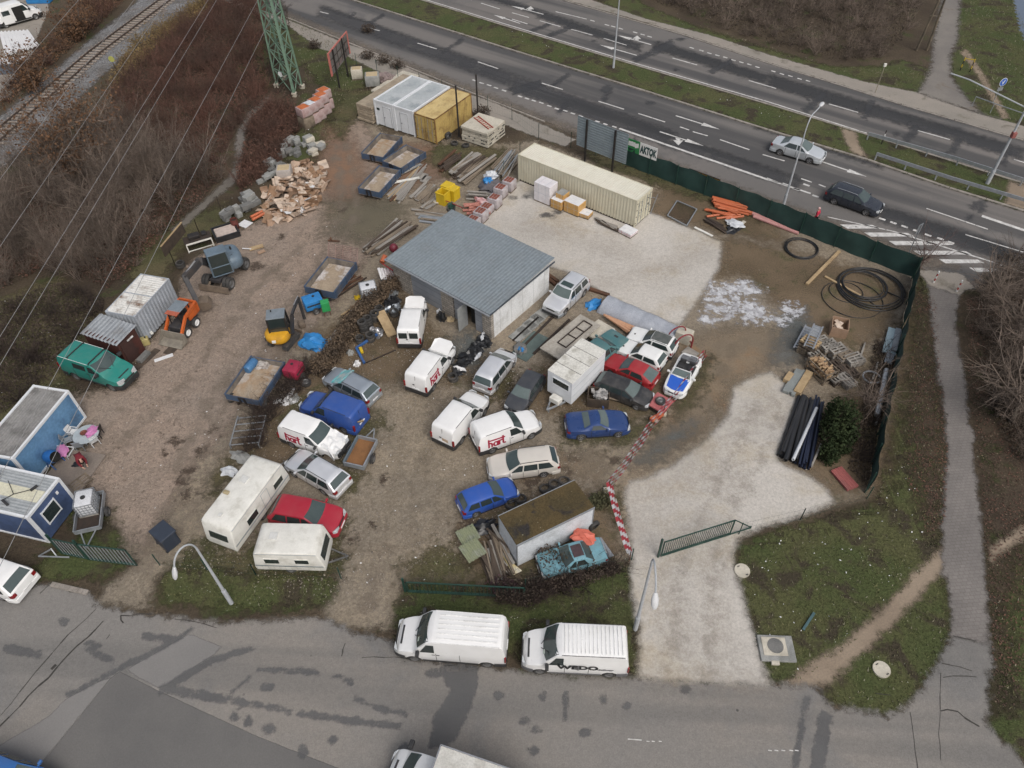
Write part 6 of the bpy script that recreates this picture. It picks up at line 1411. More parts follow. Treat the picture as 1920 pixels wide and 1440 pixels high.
# ------- pylon and its wires
fa,fb,fc=G(519,163),G(552.5,180),G(567.5,165);fd=fa+fc-fb;ctr=(fa+fb+fc+fd)/4
fT=pm('pale_green_pylon_paint',(.135,.215,.155),(.16,.25,.185),2,.6,dirt=(.08,.10,.07),dirt_amt=.4)
py=aA('electricity_pylon','pale green lattice electricity pylon beside the thicket','pylon',ctr);feet=[p-ctr for p in (fa,fb,fc,fd)];HT=30.0
def lv(z):k=1-.78*min(1,z/HT);return [Vector((f.x*k,f.y*k,z)) for f in feet]
for i in range(4):m=MB();m.bar(lv(0)[i],lv(HT)[i],.15 if i != 1 else .26);m.build('leg',fT,py)
for i in range(4):m=MB();p=lv(.0)[i];m.bbox(p+Vector((0,0,.15)),(.5,.5,.5),.05);m.build('footing',aX,py)
zs=[0];
while zs[-1]<HT-1:zs.append(zs[-1]+max(1.3,2.1*(1-.5*zs[-1]/HT)))
zs[-1]=HT
for i in range(4):
 m=MB();j=(i+1) % 4
 for k,(a_,b_) in enumerate(zip(zs[:-1],zs[1:])):
  A,B=lv(a_),lv(b_);m.bar(A[i],B[j],.07);m.bar(A[j],B[i],.07);m.bar(B[i],B[j],.07)
 m.build('lattice_face',fT,py)
for z in (24,27.5):
 m=MB();d=Vector((1,.35,0)).normalized()
 for s_ in (1,-1):m.bar(Vector((0,0,z-.5)),d*s_*3.4+Vector((0,0,z)),.09);m.bar(Vector((0,0,z+.6)),d*s_*3.4+Vector((0,0,z)),.09)
 m.build('cross_arm',fT,py)
m=MB();m.bbox((feet[0].x*.4,feet[0].y*.4-.4,1.6),(.35,.2,.5),.03);m.build('notice_box',aZ,py)
hS=pm('power_cable',(.26,.26,.26),(.22,.22,.22),2,.6)
wl='thin pale power cable strung over the railway and the thicket'
for k,(p,q,z) in enumerate([((147,0),(0,168),15),((251,0),(0,336),15),((300,20),(0,462),15),((390,0),(0,631),15),((406,0),(0,684),15),((480,6),(94,720),15),((482,86),(45,970),15)]):
 A=G(*p,z);B=G(*q,z);d=(A-B);A2=A+d*.45;B2=B-d*.45;pts=[]
 for i in range(25):t=i/24;pts.append(A2.lerp(B2,t)+Vector((0,0,0)))
 m=MB();m.tube(pts,.013,4);o=m.build('power_cable',hS);tag(o,wl,'cable','power cables over the thicket')
# ------------------------------------------------------------------ goods lying about the yard
RG=random.Random(11)
aL=pm('weathered_wood',(.23,.185,.135),(.145,.115,.085),2.5,.9,dirt=(.06,.05,.04),dirt_amt=.4)
aJ=pm('grey_wood',(.30,.28,.25),(.21,.195,.175),2.5,.9,dirt=(.07,.06,.05),dirt_amt=.4)
bJ=pm('fresh_wood',(.42,.31,.18),(.34,.24,.13),2.5,.85,dirt=(.18,.13,.08),dirt_amt=.3)
bB=pm('dark_wood',(.085,.062,.045),(.05,.038,.03),2.5,.9)
dG=[pm('cardboard_%s' % n,c,d,2,.9,dirt=(.2,.13,.07),dirt_amt=.25) for n,c,d in (('tan',(.36,.24,.165),(.30,.20,.135)),('pale',(.47,.35,.265),(.40,.29,.21)),('brown',(.27,.165,.10),(.22,.135,.08)),('cream',(.55,.45,.37),(.45,.36,.28)))]
aU=pm('white_paper',(.70,.70,.70),(.6,.6,.61),3,.8)
hQ=pm('milky_wrap_film',(.48,.45,.46),(.34,.30,.31),3,.45,dirt=(.26,.16,.15),dirt_amt=.4)
fD=pm('brick_red_ceramic',(.26,.085,.055),(.18,.06,.042),5,.85,dirt=(.10,.04,.03),dirt_amt=.4)
eJ=pm('orange_clay',(.48,.14,.045),(.40,.11,.04),4,.8)
cN=pm('orange_pvc_pipe',(.50,.135,.055),(.42,.11,.045),1.5,.45,dirt=(.3,.12,.07),dirt_amt=.3)
gS=pm('pink_faded_pipe',(.50,.26,.24),(.42,.21,.20),1.5,.5)
dE=pm('black_plastic_pipe',(.014,.015,.017),(.028,.028,.03),2,.4,dirt=(.10,.09,.08),dirt_amt=.3)
gT=pm('blue_black_pipe',(.020,.028,.060),(.012,.014,.022),2,.4)
aR=pm('grey_cast_stone',(.30,.30,.285),(.235,.24,.23),2,.9,dirt=(.12,.125,.11),dirt_amt=.5)
bM=pm('dark_wet_stone',(.17,.168,.16),(.13,.13,.125),2,.85,dirt=(.08,.085,.075),dirt_amt=.5)
cV=pm('beige_stone_block',(.48,.38,.24),(.42,.33,.20),5,.9,dirt=(.3,.22,.13),dirt_amt=.3)
_meshcache={}
def eH(key,build,name,mat,loc,rot=(0,0,0),scale=(1,1,1),label=None,cat=None,group=None):
 """a fresh object sharing one mesh per key"""
 if key not in _meshcache:
  o=build().build(name,mat);_meshcache[key]=o.data;bpy.data.objects.remove(o)
 o=bpy.data.objects.new(name,_meshcache[key]);COL.objects.link(o);o.location=loc;o.rotation_euler=rot;o.scale=scale
 tag(o,label,cat,group);return o
def aH(p0s,p1s,n,wd,th,mats,label,group,layers=2,name='plank',spread=.12,cat='plank',tilt=.02,round_=False):
 """planks laid from the line p0s (two pixels) to the line p1s (two pixels), in layers"""
 a0,a1=G(*p0s[0]),G(*p0s[1]);b0,b1=G(*p1s[0]),G(*p1s[1])
 n=int(n*1.5)
 for i in range(n):
  lay=i % layers;t=(i+.5)/n
  A=a0.lerp(a1,t)+Vector((RG.uniform(-spread,spread),RG.uniform(-spread*2,spread*2),0));B=b0.lerp(b1,min(1,max(0,t+RG.uniform(-.06,.06))))+Vector((RG.uniform(-spread,spread),RG.uniform(-spread*3,spread*3),0))
  L=(B-A).length;c=(A+B)/2;rz=math.atan2(B.y-A.y,B.x-A.x);w_=wd*RG.choice([.5,.7,.9,1.15]);rz+=RG.uniform(-.09,.09);L*=RG.uniform(.72,1.05);th_=th*RG.choice([.7,1,1.3])
  z=.04+th/2+lay*(th*1.25+.015)+RG.uniform(0,.04)
  mt=RG.choice(mats)
  bld=(lambda:MB().cyl((-.5,0,0),(.5,0,0),.5,10)) if round_ else (lambda:MB().bbox((0,0,0),(1,1,1),.02))
  eH(('plank',round_,mt.name),bld,name,mt,(c.x,c.y,z),(RG.uniform(-.25,.25),RG.uniform(-tilt,tilt),rz),(L,w_,th_),label,cat,group)
pl='weathered '
aH([(821,316),(833,325)],[(856,290),(868,297)],6,.22,.18,[aG,bB,cJ],'dark rusty beam in the small row left of the grey plank pile','dark beams below the pale panel stack',2,'beam',cat='beam')
aH([(838,326),(870,350)],[(885,293),(930,300)],26,.26,.08,[aJ,aL,aJ,bB],'grey weathered board in the wide pile below the panel stack','boards in the wide pile',4)
aH([(915,328),(945,345)],[(957,283),(975,302)],18,.16,.12,[aJ,aF,aL],'grey pole in the pile at the left end of the cream container','poles at the cream container',4,'pole',cat='pole')
aH([(768,372),(795,384)],[(800,350),(822,352)],11,.34,.07,[aJ,aL],'broad grey board in the pile left of the yellow bins','broad boards beside the yellow bins',2)
aH([(725,371),(745,384)],[(783,316),(806,310)],12,.20,.06,[aL,bJ,aJ,cJ],'thin mixed board lying beside the lowest blue skip body','mixed boards beside the blue skip body',2)
aH([(790,392),(797,400)],[(812,372),(820,383)],6,.3,.06,[aJ,aL],'short grey board just under the yellow bins','short boards under the yellow bins',2)
aH([(776,391),(786,418)],[(848,402),(826,424)],9,.20,.12,[aJ,aL,aF],'squared grey post in the row behind the workshop','posts behind the workshop',1,'post',cat='post')
aH([(676,472),(704,484)],[(752,415),(782,428)],20,.20,.10,[aJ,aL,bB,aJ],'long grey pole in the pile above the workshop corner','poles above the workshop corner',3,'pole',cat='pole')
aH([(640,593),(660,598)],[(676,566),(694,572)],8,.09,.07,[cJ,bJ,aJ],'thin rod beside the hedge and the white tank','rods beside the hedge',2,'rod',cat='rod')
aH([(612,545),(628,560)],[(662,512),(690,520)],8,.10,.07,[cJ,aG],'rusty bar lying between the big blue skip body and the white tank','rusty bars near the white tank',1,'bar',cat='bar')
aH([(603,650),(616,660)],[(628,625),(636,632)],6,.12,.06,[aF,aJ],'grey metal strip beside the blue tarpaulin bundle','metal strips beside the tarpaulin',1,'strip',cat='strip')
def aM(p,q,wd,th,mat,label,name='plank',z=.03,cat='plank',group=None):
 A,B=G(*p),G(*q);m=MB();L=(B-A).length;m.bbox((0,0,th/2),(L,wd,th),.015);o=m.build(name,mat);c=(A+B)/2;o.location=(c.x,c.y,z);o.rotation_euler.z=math.atan2(B.y-A.y,B.x-A.x);return tag(o,label,cat,group)
aM((733,347),(787,337),.28,.10,aY,'white strip lying across the mixed boards','strip',.16,'strip')
aM((752,330),(790,311),.25,.08,aR,'grey steel profile among the mixed boards','profile',.16,'profile')
aM((817,384),(826,356),.5,.05,aX,'pale board beside the yellow bins','board',.12,'board')
aM((1512,535),(1573,473),.24,.16,bJ,'long tan beam lying on the dirt above the coiled hoses','beam',cat='beam')
aM((1546,520),(1612,556),.18,.12,bJ,'tan beam lying under the large black hose coil','beam',cat='beam')
# bricks of the mixed boards square offcut
for i,(u,v) in enumerate(((792,333),(798,338))):aM((u-5,v+5),(u+6,v-6),.7,.08,aJ,'small square pallet piece %s the mixed boards' % ('beside' if i else 'touching'),'pallet_piece',.05,'pallet')
# tipper bodies
dL=pm('blue_skip_paint',(.055,.09,.15),(.042,.07,.12),1.0,.55,dirt=(.12,.10,.085),dirt_amt=.55)
fE=pm('dusty_skip_floor',(.36,.29,.21),(.27,.21,.15),.8,.9,dirt=(.62,.60,.60),dirt_amt=.9,dirt_scale=.7)
fH=pm('rusty_skip_floor',(.36,.30,.23),(.30,.19,.10),.9,.9,dirt=(.46,.44,.41),dirt_amt=.8,dirt_scale=.7)
def dM(a,b,c,z,label,wall,floor,wallh=.55,legs=True,name='skip_body',wheels=False,inner=None):
 loc,rz,L,W=aE(a,b,c,z);o=aA(name,label,'skip',loc,rz);z0=z-wallh;inner=inner or pm('worn_inner_wall',(.24,.21,.175),(.17,.145,.12),1.2,.8,dirt=(.05,.05,.06),dirt_amt=.5)
 m=MB();m.box((0,0,z0+.03),(L-.02,W-.02,.06));m.build('floor',floor,o)
 for y in (-1,1):
  m=MB();m.box((0,y*(W/2-.03),z0+wallh/2+.03),(L-.1,.05,wallh));wo=m.build('side_wall',wall,o)
  m=MB();m.box((0,y*(W/2-.06),z0+wallh/2+.05),(L-.14,.012,wallh-.08));m.build('liner',inner,wo)
  m=MB();m.bar((-L/2,y*(W/2-.03),z+.05),(L/2,y*(W/2-.03),z+.05),.09,.07)
  for k in range(5):m.bar((-L/2+.2+(L-.4)*k/4,y*(W/2+.01),z0),(-L/2+.2+(L-.4)*k/4,y*(W/2+.01),z),.07,.06)
  m.build('rim',wall,wo)
 for x in (-1,1):
  m=MB();m.box((x*(L/2-.03),0,z0+wallh/2+.03),(.05,W-.0,wallh));wo=m.build('end_wall',wall,o);m=MB();m.box((x*(L/2-.06),0,z0+wallh/2+.05),(.012,W-.12,wallh-.08));m.build('liner',inner,wo)
 m=MB();m.box((0,W*.25,z0/2),(L*.95,.12,z0));m.build('skid',aG,o);m=MB();m.box((0,-W*.25,z0/2),(L*.95,.12,z0));m.build('skid',aG,o)
 m=MB();m.bar((-L/2-.03,-.18,z0),(-L/2-.12,-.18,z+.12),.09);m.bar((-L/2-.03,.18,z0),(-L/2-.12,.18,z+.12),.09);m.bar((-L/2-.12,-.2,z+.12),(-L/2-.12,.2,z+.12),.07);m.build('lifting_hook',aK,o)
 return o,L,W
dM((677,288),(713,250),(715,301),.80,'blue skip body with rusty dusty floor nearest the white cabins',dL,fH)
dM((716,302),(762,272),(748,320),.80,'blue skip body with white-streaked floor, middle of the three',dL,fE)
dM((671,353),(711,311),(708,367),.85,'blue skip body with white patch on its floor, beside the mixed boards',dL,fE)
bo,L,W=dM((570,538),(614,482),(625,552),1.05,'large blue skip body with an open rusty mesh tailgate',dL,fE,.6)
m=MB();gx=L/2+.05
for k in range(9):m.bar((gx+.02+k*.13*.5,-W/2,1.0+k*.12),(gx+.02+k*.13*.5,W/2,1.0+k*.12),.05)
for y in (-W/2,-W/4,0,W/4,W/2):m.bar((gx,y,.9),(gx+.55,y,2.05),.06)
m.build('mesh_tailgate',pm('pale_rusty_frame',(.30,.22,.19),(.20,.13,.11),2,.8),bo)
bo,L,W=dM((421,740),(471,668),(485,756),1.0,'blue tipping trailer body holding a blue drum',dL,fH,.5)
for y in (-W/2+.1,):aP(bo,-L/2+.35,y-.15,.34,.24,'steel');
for y in (W/2-.1,):aP(bo,-L/2+.35,y,.34,.24,'steel')
q=G(472,690,.6);o=aA('drum','blue plastic drum lying in the tipping trailer body','drum',(q.x,q.y,.85),1.2);m=MB();m.lathe([(.001,-.5),(.26,-.5),(.3,-.44),(.3,-.18),(.32,-.16),(.3,-.14),(.3,.14),(.32,.16),(.3,.18),(.3,.44),(.26,.5),(.001,.5)],n=18,axis='X');m.build('shell',pm('blue_drum',(.06,.17,.33),(.05,.14,.28),2,.4),o,True)
def aD(label,p,z,s,mat,name='plastic_sheet',cat='plastic',seed=1,flat=.35,group=None):
 R_=random.Random(seed);bm=bmesh.new();bmesh.ops.create_icosphere(bm,subdivisions=3,radius=1)
 ph=[R_.uniform(0,6) for _ in range(6)]
 for v in bm.verts:
  c=v.co;k=1+.22*math.sin(c.x*5+ph[0])*math.sin(c.y*6+ph[1])+.16*math.sin(c.y*9+ph[2]+c.z*7)+.10*math.sin(c.x*13+ph[3])*math.sin(c.y*12+ph[4]);v.co=Vector((c.x*s[0]*k,c.y*s[1]*k,max(-.02,c.z*s[2]*k)))
 me=bpy.data.meshes.new(name);bm.to_mesh(me);bm.free();me.materials.append(mat);me.shade_smooth();me.set_sharp_from_angle(angle=.6);o=bpy.data.objects.new(name,me);COL.objects.link(o)
 q=G(*p,z);o.location=(q.x,q.y,z);o.rotation_euler.z=R_.uniform(0,3);return tag(o,label,cat,group)
bP=pm('bright_blue_tarp',(.03,.22,.52),(.025,.17,.42),2,.5)
cD=pm('white_crumpled_film',(.62,.64,.66),(.45,.47,.5),4,.5)
dK=pm('black_bin_bag',(.012,.013,.015),(.03,.031,.034),3,.35)
aD('pale crumpled bundle in the tipping trailer body beside the drum',(492,685),.55,(.55,.4,.3),pm('pale_rubble',(.5,.47,.44),(.25,.22,.2),4,.9),'bundle','bundle',3)
aD('bright blue tarpaulin bundle behind the yellow mini excavator',(588,645),0,(1.0,.75,.6),bP,'tarpaulin','tarpaulin',4)
aD('white and clear film bundle on the poles beside the brick pallets',(921,330),.5,(.6,.45,.4),cD,'film_bundle','plastic',5);aD('bright blue sheet bundle beside the brick pallets',(915,340),.4,(.45,.4,.35),bP,'tarpaulin','tarpaulin',6)
aD('dark dull tarpaulin heap by the brick pallets',(922,352),0,(1.2,.8,.5),pm('dull_grey_tarp',(.13,.12,.13),(.09,.085,.09),2,.7),'tarpaulin','tarpaulin',7)
aD('crumpled white film beside the long caravan',(430,885),0,(.5,.35,.3),cD,'plastic_sheet','plastic',8)
aD('grey rubble sack beside the long caravan',(452,858),0,(.7,.4,.25),aR,'sack','sack',9)
# wrapped brick pallets by the pad
def bK(p,label,rz,s=(1.15,1.0,1.0),z=0,top=None,side=None,group='wrapped brick pallets',name='brick_pallet',pal=True,rounded=False):
 q=G(*p);o=aA(name,label,'pallet',(q.x,q.y,z),rz,group);h=s[2];top=top or fD;side=side or hQ
 m=MB();m.bbox((0,0,.14+h/2),(s[0],s[1],h),.06);m.build('wrapped_load',side,o,True,30)
 m=MB()
 if rounded:m.bbox((0,0,.14+h+.01),(s[0]*.80,s[1]*.76,.06),.05)
 else:
  for i in (-1,1):
   for j in (-1,0,1):
    for k in range(3):m.bbox((i*s[0]*.2+RG.uniform(-.01,.01),j*s[1]*.25+k*.07-.07,.14+h+.02),(s[0]*.36,.055,.05),.01)
 m.build('bricks',top,o)
 if pal:
  m=MB()
  for y in (-.4,0,.4):m.bar((-s[0]/2,y,.05),(s[0]/2,y,.05),.1,.09)
  for k in range(5):m.box((-s[0]/2+.06+k*(s[0]-.12)/4,0,.115),(.1,s[1],.022))
  m.build('pallet_base',aL,o)
 return o
prz=ay
for (u,v),lab in (((888,429),'wrapped brick pallet nearest the workshop roof'),((902,414),'wrapped brick pallet second from the workshop roof'),((913,399),'low wrapped brick pallet between the terracotta pipes and the pad'),((928,388),'wrapped brick pallet in the middle of the row by the pad'),((939,369),'wrapped brick pallet beside the dull tarpaulin'),((955,356),'wrapped brick pallet nearest the cream container')):bK((u,v),lab,prz+.05,(.98,.98,.9 if 'low' not in lab else .6))
# orange-topped stacks by the billboard
fF=pm('pinkish_wrap_film',(.44,.34,.33),(.33,.22,.21),3,.4,dirt=(.55,.5,.5),dirt_amt=.4)
for (u,v),lab,two in (((613,205),'stack of two wrapped orange-topped pallets nearest the billboard',1),((608,214),'stack of two wrapped orange-topped pallets second from the billboard',1),((598,224),'stack of two wrapped orange-topped pallets in the middle of the row',1),((588,231),'stack of wrapped pallets with a white cover and one orange block',1),((577,238),'wrapped orange-topped pallet on a rough crate, nearest the stone piles',1)):
 bK((u,v),lab+', lower one',prz-.15,(1.25,1.15,1.0),0,aL if 'crate' in lab else eJ,aL if 'crate' in lab else fF,'orange-topped pallet stacks',rounded=True)
 bK((u,v),lab+', upper one',prz-.15,(1.2,1.1,.85),1.16,eJ if 'white' not in lab else cD,fF,'orange-topped pallet stacks',rounded=True)
for (u,v),lab,s in (((671,147),'pallet of beige blocks beside the billboard foot',(1.2,1.0,1.0)),((700,160),'larger pallet of beige blocks on grey stones, right of the billboard',(1.5,1.3,1.1))):bK((u,v),lab,.1,s,0,cV,aR if 'grey' in lab else aX,'beige block pallets',rounded=True)
aD('pile of brownish rubble sacks behind the white cabins',(722,150),0,(1.1,.8,.7),pm('brown_sack',(.25,.2,.19),(.17,.13,.125),4,.9),'sack_pile','sacks',12)
# boxes in front of the cream container
def dW(p,label,rz,s,mat,top=None,z=.03,group=None,name='carton_pallet',strap=None):
 q=G(*p);o=aA(name,label,'cartons',(q.x,q.y,z),rz,group);m=MB();m.bbox((0,0,s[2]/2+.1),(s[0],s[1],s[2]),.03);m.build('load',mat,o)
 if top:m=MB();m.bbox((0,0,s[2]+.11),(s[0]*.97,s[1]*.97,.03),.01);m.build('top_cover',top,o)
 m=MB();m.box((0,0,.05),(s[0]*.98,s[1]*.98,.09));m.build('pallet_base',aL,o)
 m=MB()
 for k in (-1,1):m.box((k*s[0]*.22,0,s[2]/2+.1),(.02,s[1]+.012,s[2]+.012))
 m.box((0,0,s[2]*.5+.1),(s[0]+.012,s[1]+.012,.02));m.build('strap',strap or bH,o);return o
eK=pm('white_carton_wrap',(.72,.70,.72),(.64,.62,.64),3,.5,dirt=(.40,.28,.28),dirt_amt=.2)
dD=pm('orange_carton',(.55,.33,.11),(.48,.28,.10),3,.7)
cr_=math.radians(-38.6)
dW((1023,376),'tall white wrapped carton stack in front of the cream container',cr_,(1.65,1.2,1.75),eK)
dW((1048,389),'orange cartons under a small white bundle, left of the pair',cr_,(1.1,1.0,.8),dD,aU)
dW((1054,386),'tall orange carton stack with grey cover, behind the white bundle',cr_,(.8,.9,1.25),dD,aR)
dW((1077,397),'orange cartons with a white top in front of the cream container',cr_,(1.5,1.15,1.0),dD,aU)
dW((1097,405),'low flat orange carton with a pale top',cr_+.1,(1.05,.9,.3),dD,aU)
dW((1177,438),'low pallet of white bags with red print at the cream container corner',cr_-.1,(1.25,1.0,.28),eK,aU,strap=pm('red_print',(.45,.08,.07),(.4,.08,.07),3,.6))
aH([(1112,410),(1122,418)],[(1160,430),(1158,440)],7,.16,.08,[aJ,aG,bB],'dark thin beam on the concrete in front of the cream container','thin beams at the cream container',2,'beam',cat='beam')
# orange pipes
def cZ(A,B,r,mat,label,group,name='pipe',n=12):
 d=B-A;L=d.length;c=(A+B)/2
 def bld():
  m=MB();m.lathe([(.42,-.5),(.5,-.5),(.5,.5),(.42,.5),(.42,-.5)],n=n,axis='X');return m
 o=eH(('pipe',mat.name,n),bld,name,mat,c,(0,-math.asin(max(-1,min(1,d.z/L))),math.atan2(d.y,d.x)),(L,r*2,r*2),label,'pipe',group);return o
for i in range(26):
 lay=i//10;t=(i % 10)/9.0
 A=G(1334+12*t+RG.uniform(-5,5),378+14*t);B=G(1392+14*t+RG.uniform(-8,8),392+13*t+RG.uniform(-2,2));z=.12+lay*.18
 cZ(A+Vector((0,0,z)),B+Vector((0,0,z)),.10,cN,'orange pipe in the heap against the green net fence','orange pipes')
for i in range(14):
 u,v=1338+RG.uniform(0,44),398+RG.uniform(-2,12);a_=RG.uniform(-.9,.3);A=G(u,v);d=Vector((math.cos(a_),math.sin(a_),0))*RG.uniform(.4,.9);z=.12+RG.choice([0,.18])
 cZ(A-d+Vector((0,0,z)),A+d+Vector((0,0,z)),.10,cN,'short orange pipe end lying in front of the long ones','orange pipe ends')
for i,(p,q) in enumerate([((1408,401),(1476,432)),((1412,408),(1496,440)),((1400,398),(1440,418))]):cZ(G(*p)+Vector((0,0,.14)),G(*q)+Vector((0,0,.14)),.14,gS,'faded pink pipe lying along the green net fence','faded pink pipes')
aH([(1315,408),(1322,416)],[(1360,430),(1362,438)],4,.2,.16,[aG,bB],'dark rusty beam in front of the orange pipes','dark beams by the orange pipes',1,'beam',cat='beam')
aD('crumpled clear film on the dark beams by the orange pipes',(1378,420),.2,(.7,.5,.22),cD,'plastic_sheet','plastic',15);aD('black sheet folded by the orange pipes',(1375,430),0,(.9,.45,.2),dK,'plastic_sheet','plastic',16)
aM((1382,428),(1396,416),.3,.05,aX,'small pale slat leaning by the orange pipes','slat',.05,'slat')
aM((1302,427),(1336,444),.22,.05,aY,'white torn strip on the edge of the pad','strip',.04,'strip')
# lying mesh frame
pts=[G(*p)+Vector((0,0,.15)) for p in ((1269,379),(1306,395),(1287,426),(1251,407))];o=aA('mesh_panel','rusty mesh panel in a pale frame lying beyond the cream container','mesh panel',pts[0]);m=MB()
for a_,b_ in zip(pts,pts[1:]+pts[:1]):m.bar(a_-pts[0],b_-pts[0],.08)
m.build('frame',aF,o);m=MB()
for k in range(1,14):t=k/14;m.bar(pts[0].lerp(pts[1],t)-pts[0],pts[3].lerp(pts[2],t)-pts[0],.015);m.bar(pts[0].lerp(pts[3],t)-pts[0],pts[1].lerp(pts[2],t)-pts[0],.015)
m.build('mesh',aG,o)
m=MB();m.bar(G(1219,402),G(1233,365,1.6),.05);m.bar(G(1222,370,1.2),G(1229,371,1.2),.04);tag(m.build('trestle',aF),'pale thin frame leaning on the door end of the cream container','frame')
# hose coils
def hU(label,p,rings,r,mat,name='hose_coil'):
 q=G(*p);pts=[];R_=random.Random(int(p[0]))
 N=40
 for k,(rad,ox,oy,z) in enumerate(rings):
  dx,dy,e=R_.uniform(-.04,.04),R_.uniform(-.04,.04),R_.uniform(.96,1.04)
  for i in range(N):a_=2*PI*i/N;pts.append((ox+dx+rad*math.cos(a_)*e,oy+dy+rad*math.sin(a_)/e,z+.03*math.sin(a_*2+k)))
 m=MB();m.tube(pts,r,6);o=m.build(name,mat,None,True,0);o.location=(q.x,q.y,0);o.rotation_euler.z=-.5;return tag(o,label,'hose')
hU('small black hose coil on the dirt by the net fence',(1502,468),[(1.3,0,0,.05),(1.24,.05,.02,.11),(1.32,-.03,0,.17),(1.18,0,.04,.10)],.045,dE)
hU('large thick black hose coil in the corner of the net fences',(1617,538),[(2.5,.55,0,.07),(2.32,.5,.0,.14),(2.2,.45,.05,.2),(1.8,.0,.05,.1),(1.62,.05,0,.18),(1.5,.0,.02,.24)],.05,dE)
hU('thin black hose loop lying below the large hose coil',(1602,562),[(2.15,-.2,0,.05),(1.2,-.7,.6,.05)],.03,dE)
# ----- right-hand pallet corner
_pal=None
def eC(loc,rz,mat,label,group='wooden pallets',L=1.2,W=.8,tilt=0.0,ry=0.0):
 def bld():
  m=MB()
  for y in (-.35,0,.35):
   m.bar((-.6,y,.011),(.6,y,.011),.1,.022)
   for x in (-.52,0,.52):m.box((x,y,.061),(.14,.1,.078))
  for x in (-.52,0,.52):m.box((x,0,.111),(.14,.8,.022))
  for y in (-.36,-.12,.12,.36):m.bar((-.6,y,.133),(.6,y,.133),.11,.022)
  return m
 return eH(('pallet',mat.name),bld,'wooden_pallet',mat,loc,(tilt,ry,rz),(1,1,1),label,'pallet',group)
pz=math.radians(-66)
def fC(p,n,mats,rz,label,group,ztop=False):
 q=G(*p)
 for k in range(n):eC((q.x+RG.uniform(-.04,.04),q.y+RG.uniform(-.04,.04),k*.146),rz+RG.uniform(-.05,.05),RG.choice(mats),label,group)
pmats=[aJ,aJ,aL]
fC((1512,662),7,[aL,bB],pz+.35,'brown pallet in the stack topped by the fresh tan one','pallets in the tan-topped stack');q=G(1512,662);eC((q.x,q.y,7*.146),pz+.35,bJ,'fresh tan pallet on top of the stack by the ladders','single tan pallet')
for i,p in enumerate([(1534,655),(1548,662),(1563,668),(1579,676),(1597,684)]):fC(p,6 if i<3 else 5,pmats,pz+1.57+RG.uniform(-.08,.08),'grey pallet in the row of stacks behind the log pile','grey pallets behind the log pile')
for i,p in enumerate([(1528,682),(1565,696),(1590,702),(1560,712),(1585,718)]):fC(p,3 if i else 5,[aJ,bB],pz+RG.uniform(-.1,.1),'grey pallet in the low stacks right of the log pile','grey pallets right of the log pile')
# log pile in a crate
q=G(1536,702);o=aA('log_crate','crate filled with split orange-tan firewood among the pallets','crate',q,pz+1.57);m=MB()
for x in (-.5,.5):
 for y in (-.9,.9):m.bar((x,y,0),(x,y,1.05),.09)
for z in (.15,.5,.95):
 for x in (-.5,.5):m.bar((x,-.95,z),(x,.95,z),.05,.1)
 for y in (-.9,.9):m.bar((-.5,y,z),(.5,y,z),.05,.1)
m.build('slats',aL,o);m=MB()
for k in range(95):m.bbox((RG.uniform(-.36,.36),RG.uniform(-.78,.78),RG.uniform(.2,1.05)),(RG.uniform(.3,.5),RG.uniform(.1,.17),RG.uniform(.08,.13)),.02,rz=RG.uniform(-.5,.5),ry=RG.uniform(-.3,.3))
m.build('firewood',pm('split_firewood',(.46,.33,.19),(.24,.14,.08),5,.9),o)['kind']='stuff'
# ladders leaning flat on the pallets
for k,(p,q2,lab) in enumerate([((1516,652),(1535,610),'pale aluminium ladder lying on the pallet stacks, right of the pair'),((1496,655),(1519,612),'pale aluminium ladder lying beside the tan-topped pallet stack')]):
 zz=1.25 if k==0 else .35;A,B=G(*p,zz),G(*q2,zz);L=(B-A).length;o=aA('ladder',lab,'ladder',(A+B)/2,math.atan2(B.y-A.y,B.x-A.x))
 for y in (-.3,.3):m=MB();m.bar((-L/2,y,0),(L/2,y,0),.10,.07);m.build('rail',cK,o)
 for i in range(int(L/.28)):m=MB();m.bar((-L/2+.15+i*.28,-.28,0),(-L/2+.15+i*.28,.28,0),.06);m.build('rung',cK,o)
 m=MB();m.box((L*.25,0,-.03),(L*.45,.55,.03));m.build('platform',aF,o)
# metal profiles + tan board
loc,rz,L,W=aE((1469,727),(1494,688),(1492,737),.35);o=aA('profile_stack','stack of grey roof profiles between the pad and the pallets','profiles',loc,rz)
for k in range(4):m=MB();m.bbox((RG.uniform(-.1,.1),-W/2+.12+k*(W-.2)/3.2,.16),(L*1.05,.24,.26),.03);m.build('profile',pm('grey_green_profile',(.24,.26,.25),(.20,.215,.21),2,.5),o)
m=MB();m.box((0,0,.02),(L*.8,W,.04));m.build('bearer',aL,o)
q=G(1504,722);m=MB();m.bbox((0,0,.2),(2.3,.5,.4),.03);b_=m.build('timber_bundle',bJ);b_.location=q;b_.rotation_euler.z=rz;tag(b_,'tan timber bundle between the grey profiles and the log crate','timber')
aM((1472,718),(1482,704),.4,.3,bJ,'short tan timber block at the edge of the concrete','timber_block',.02,'timber')
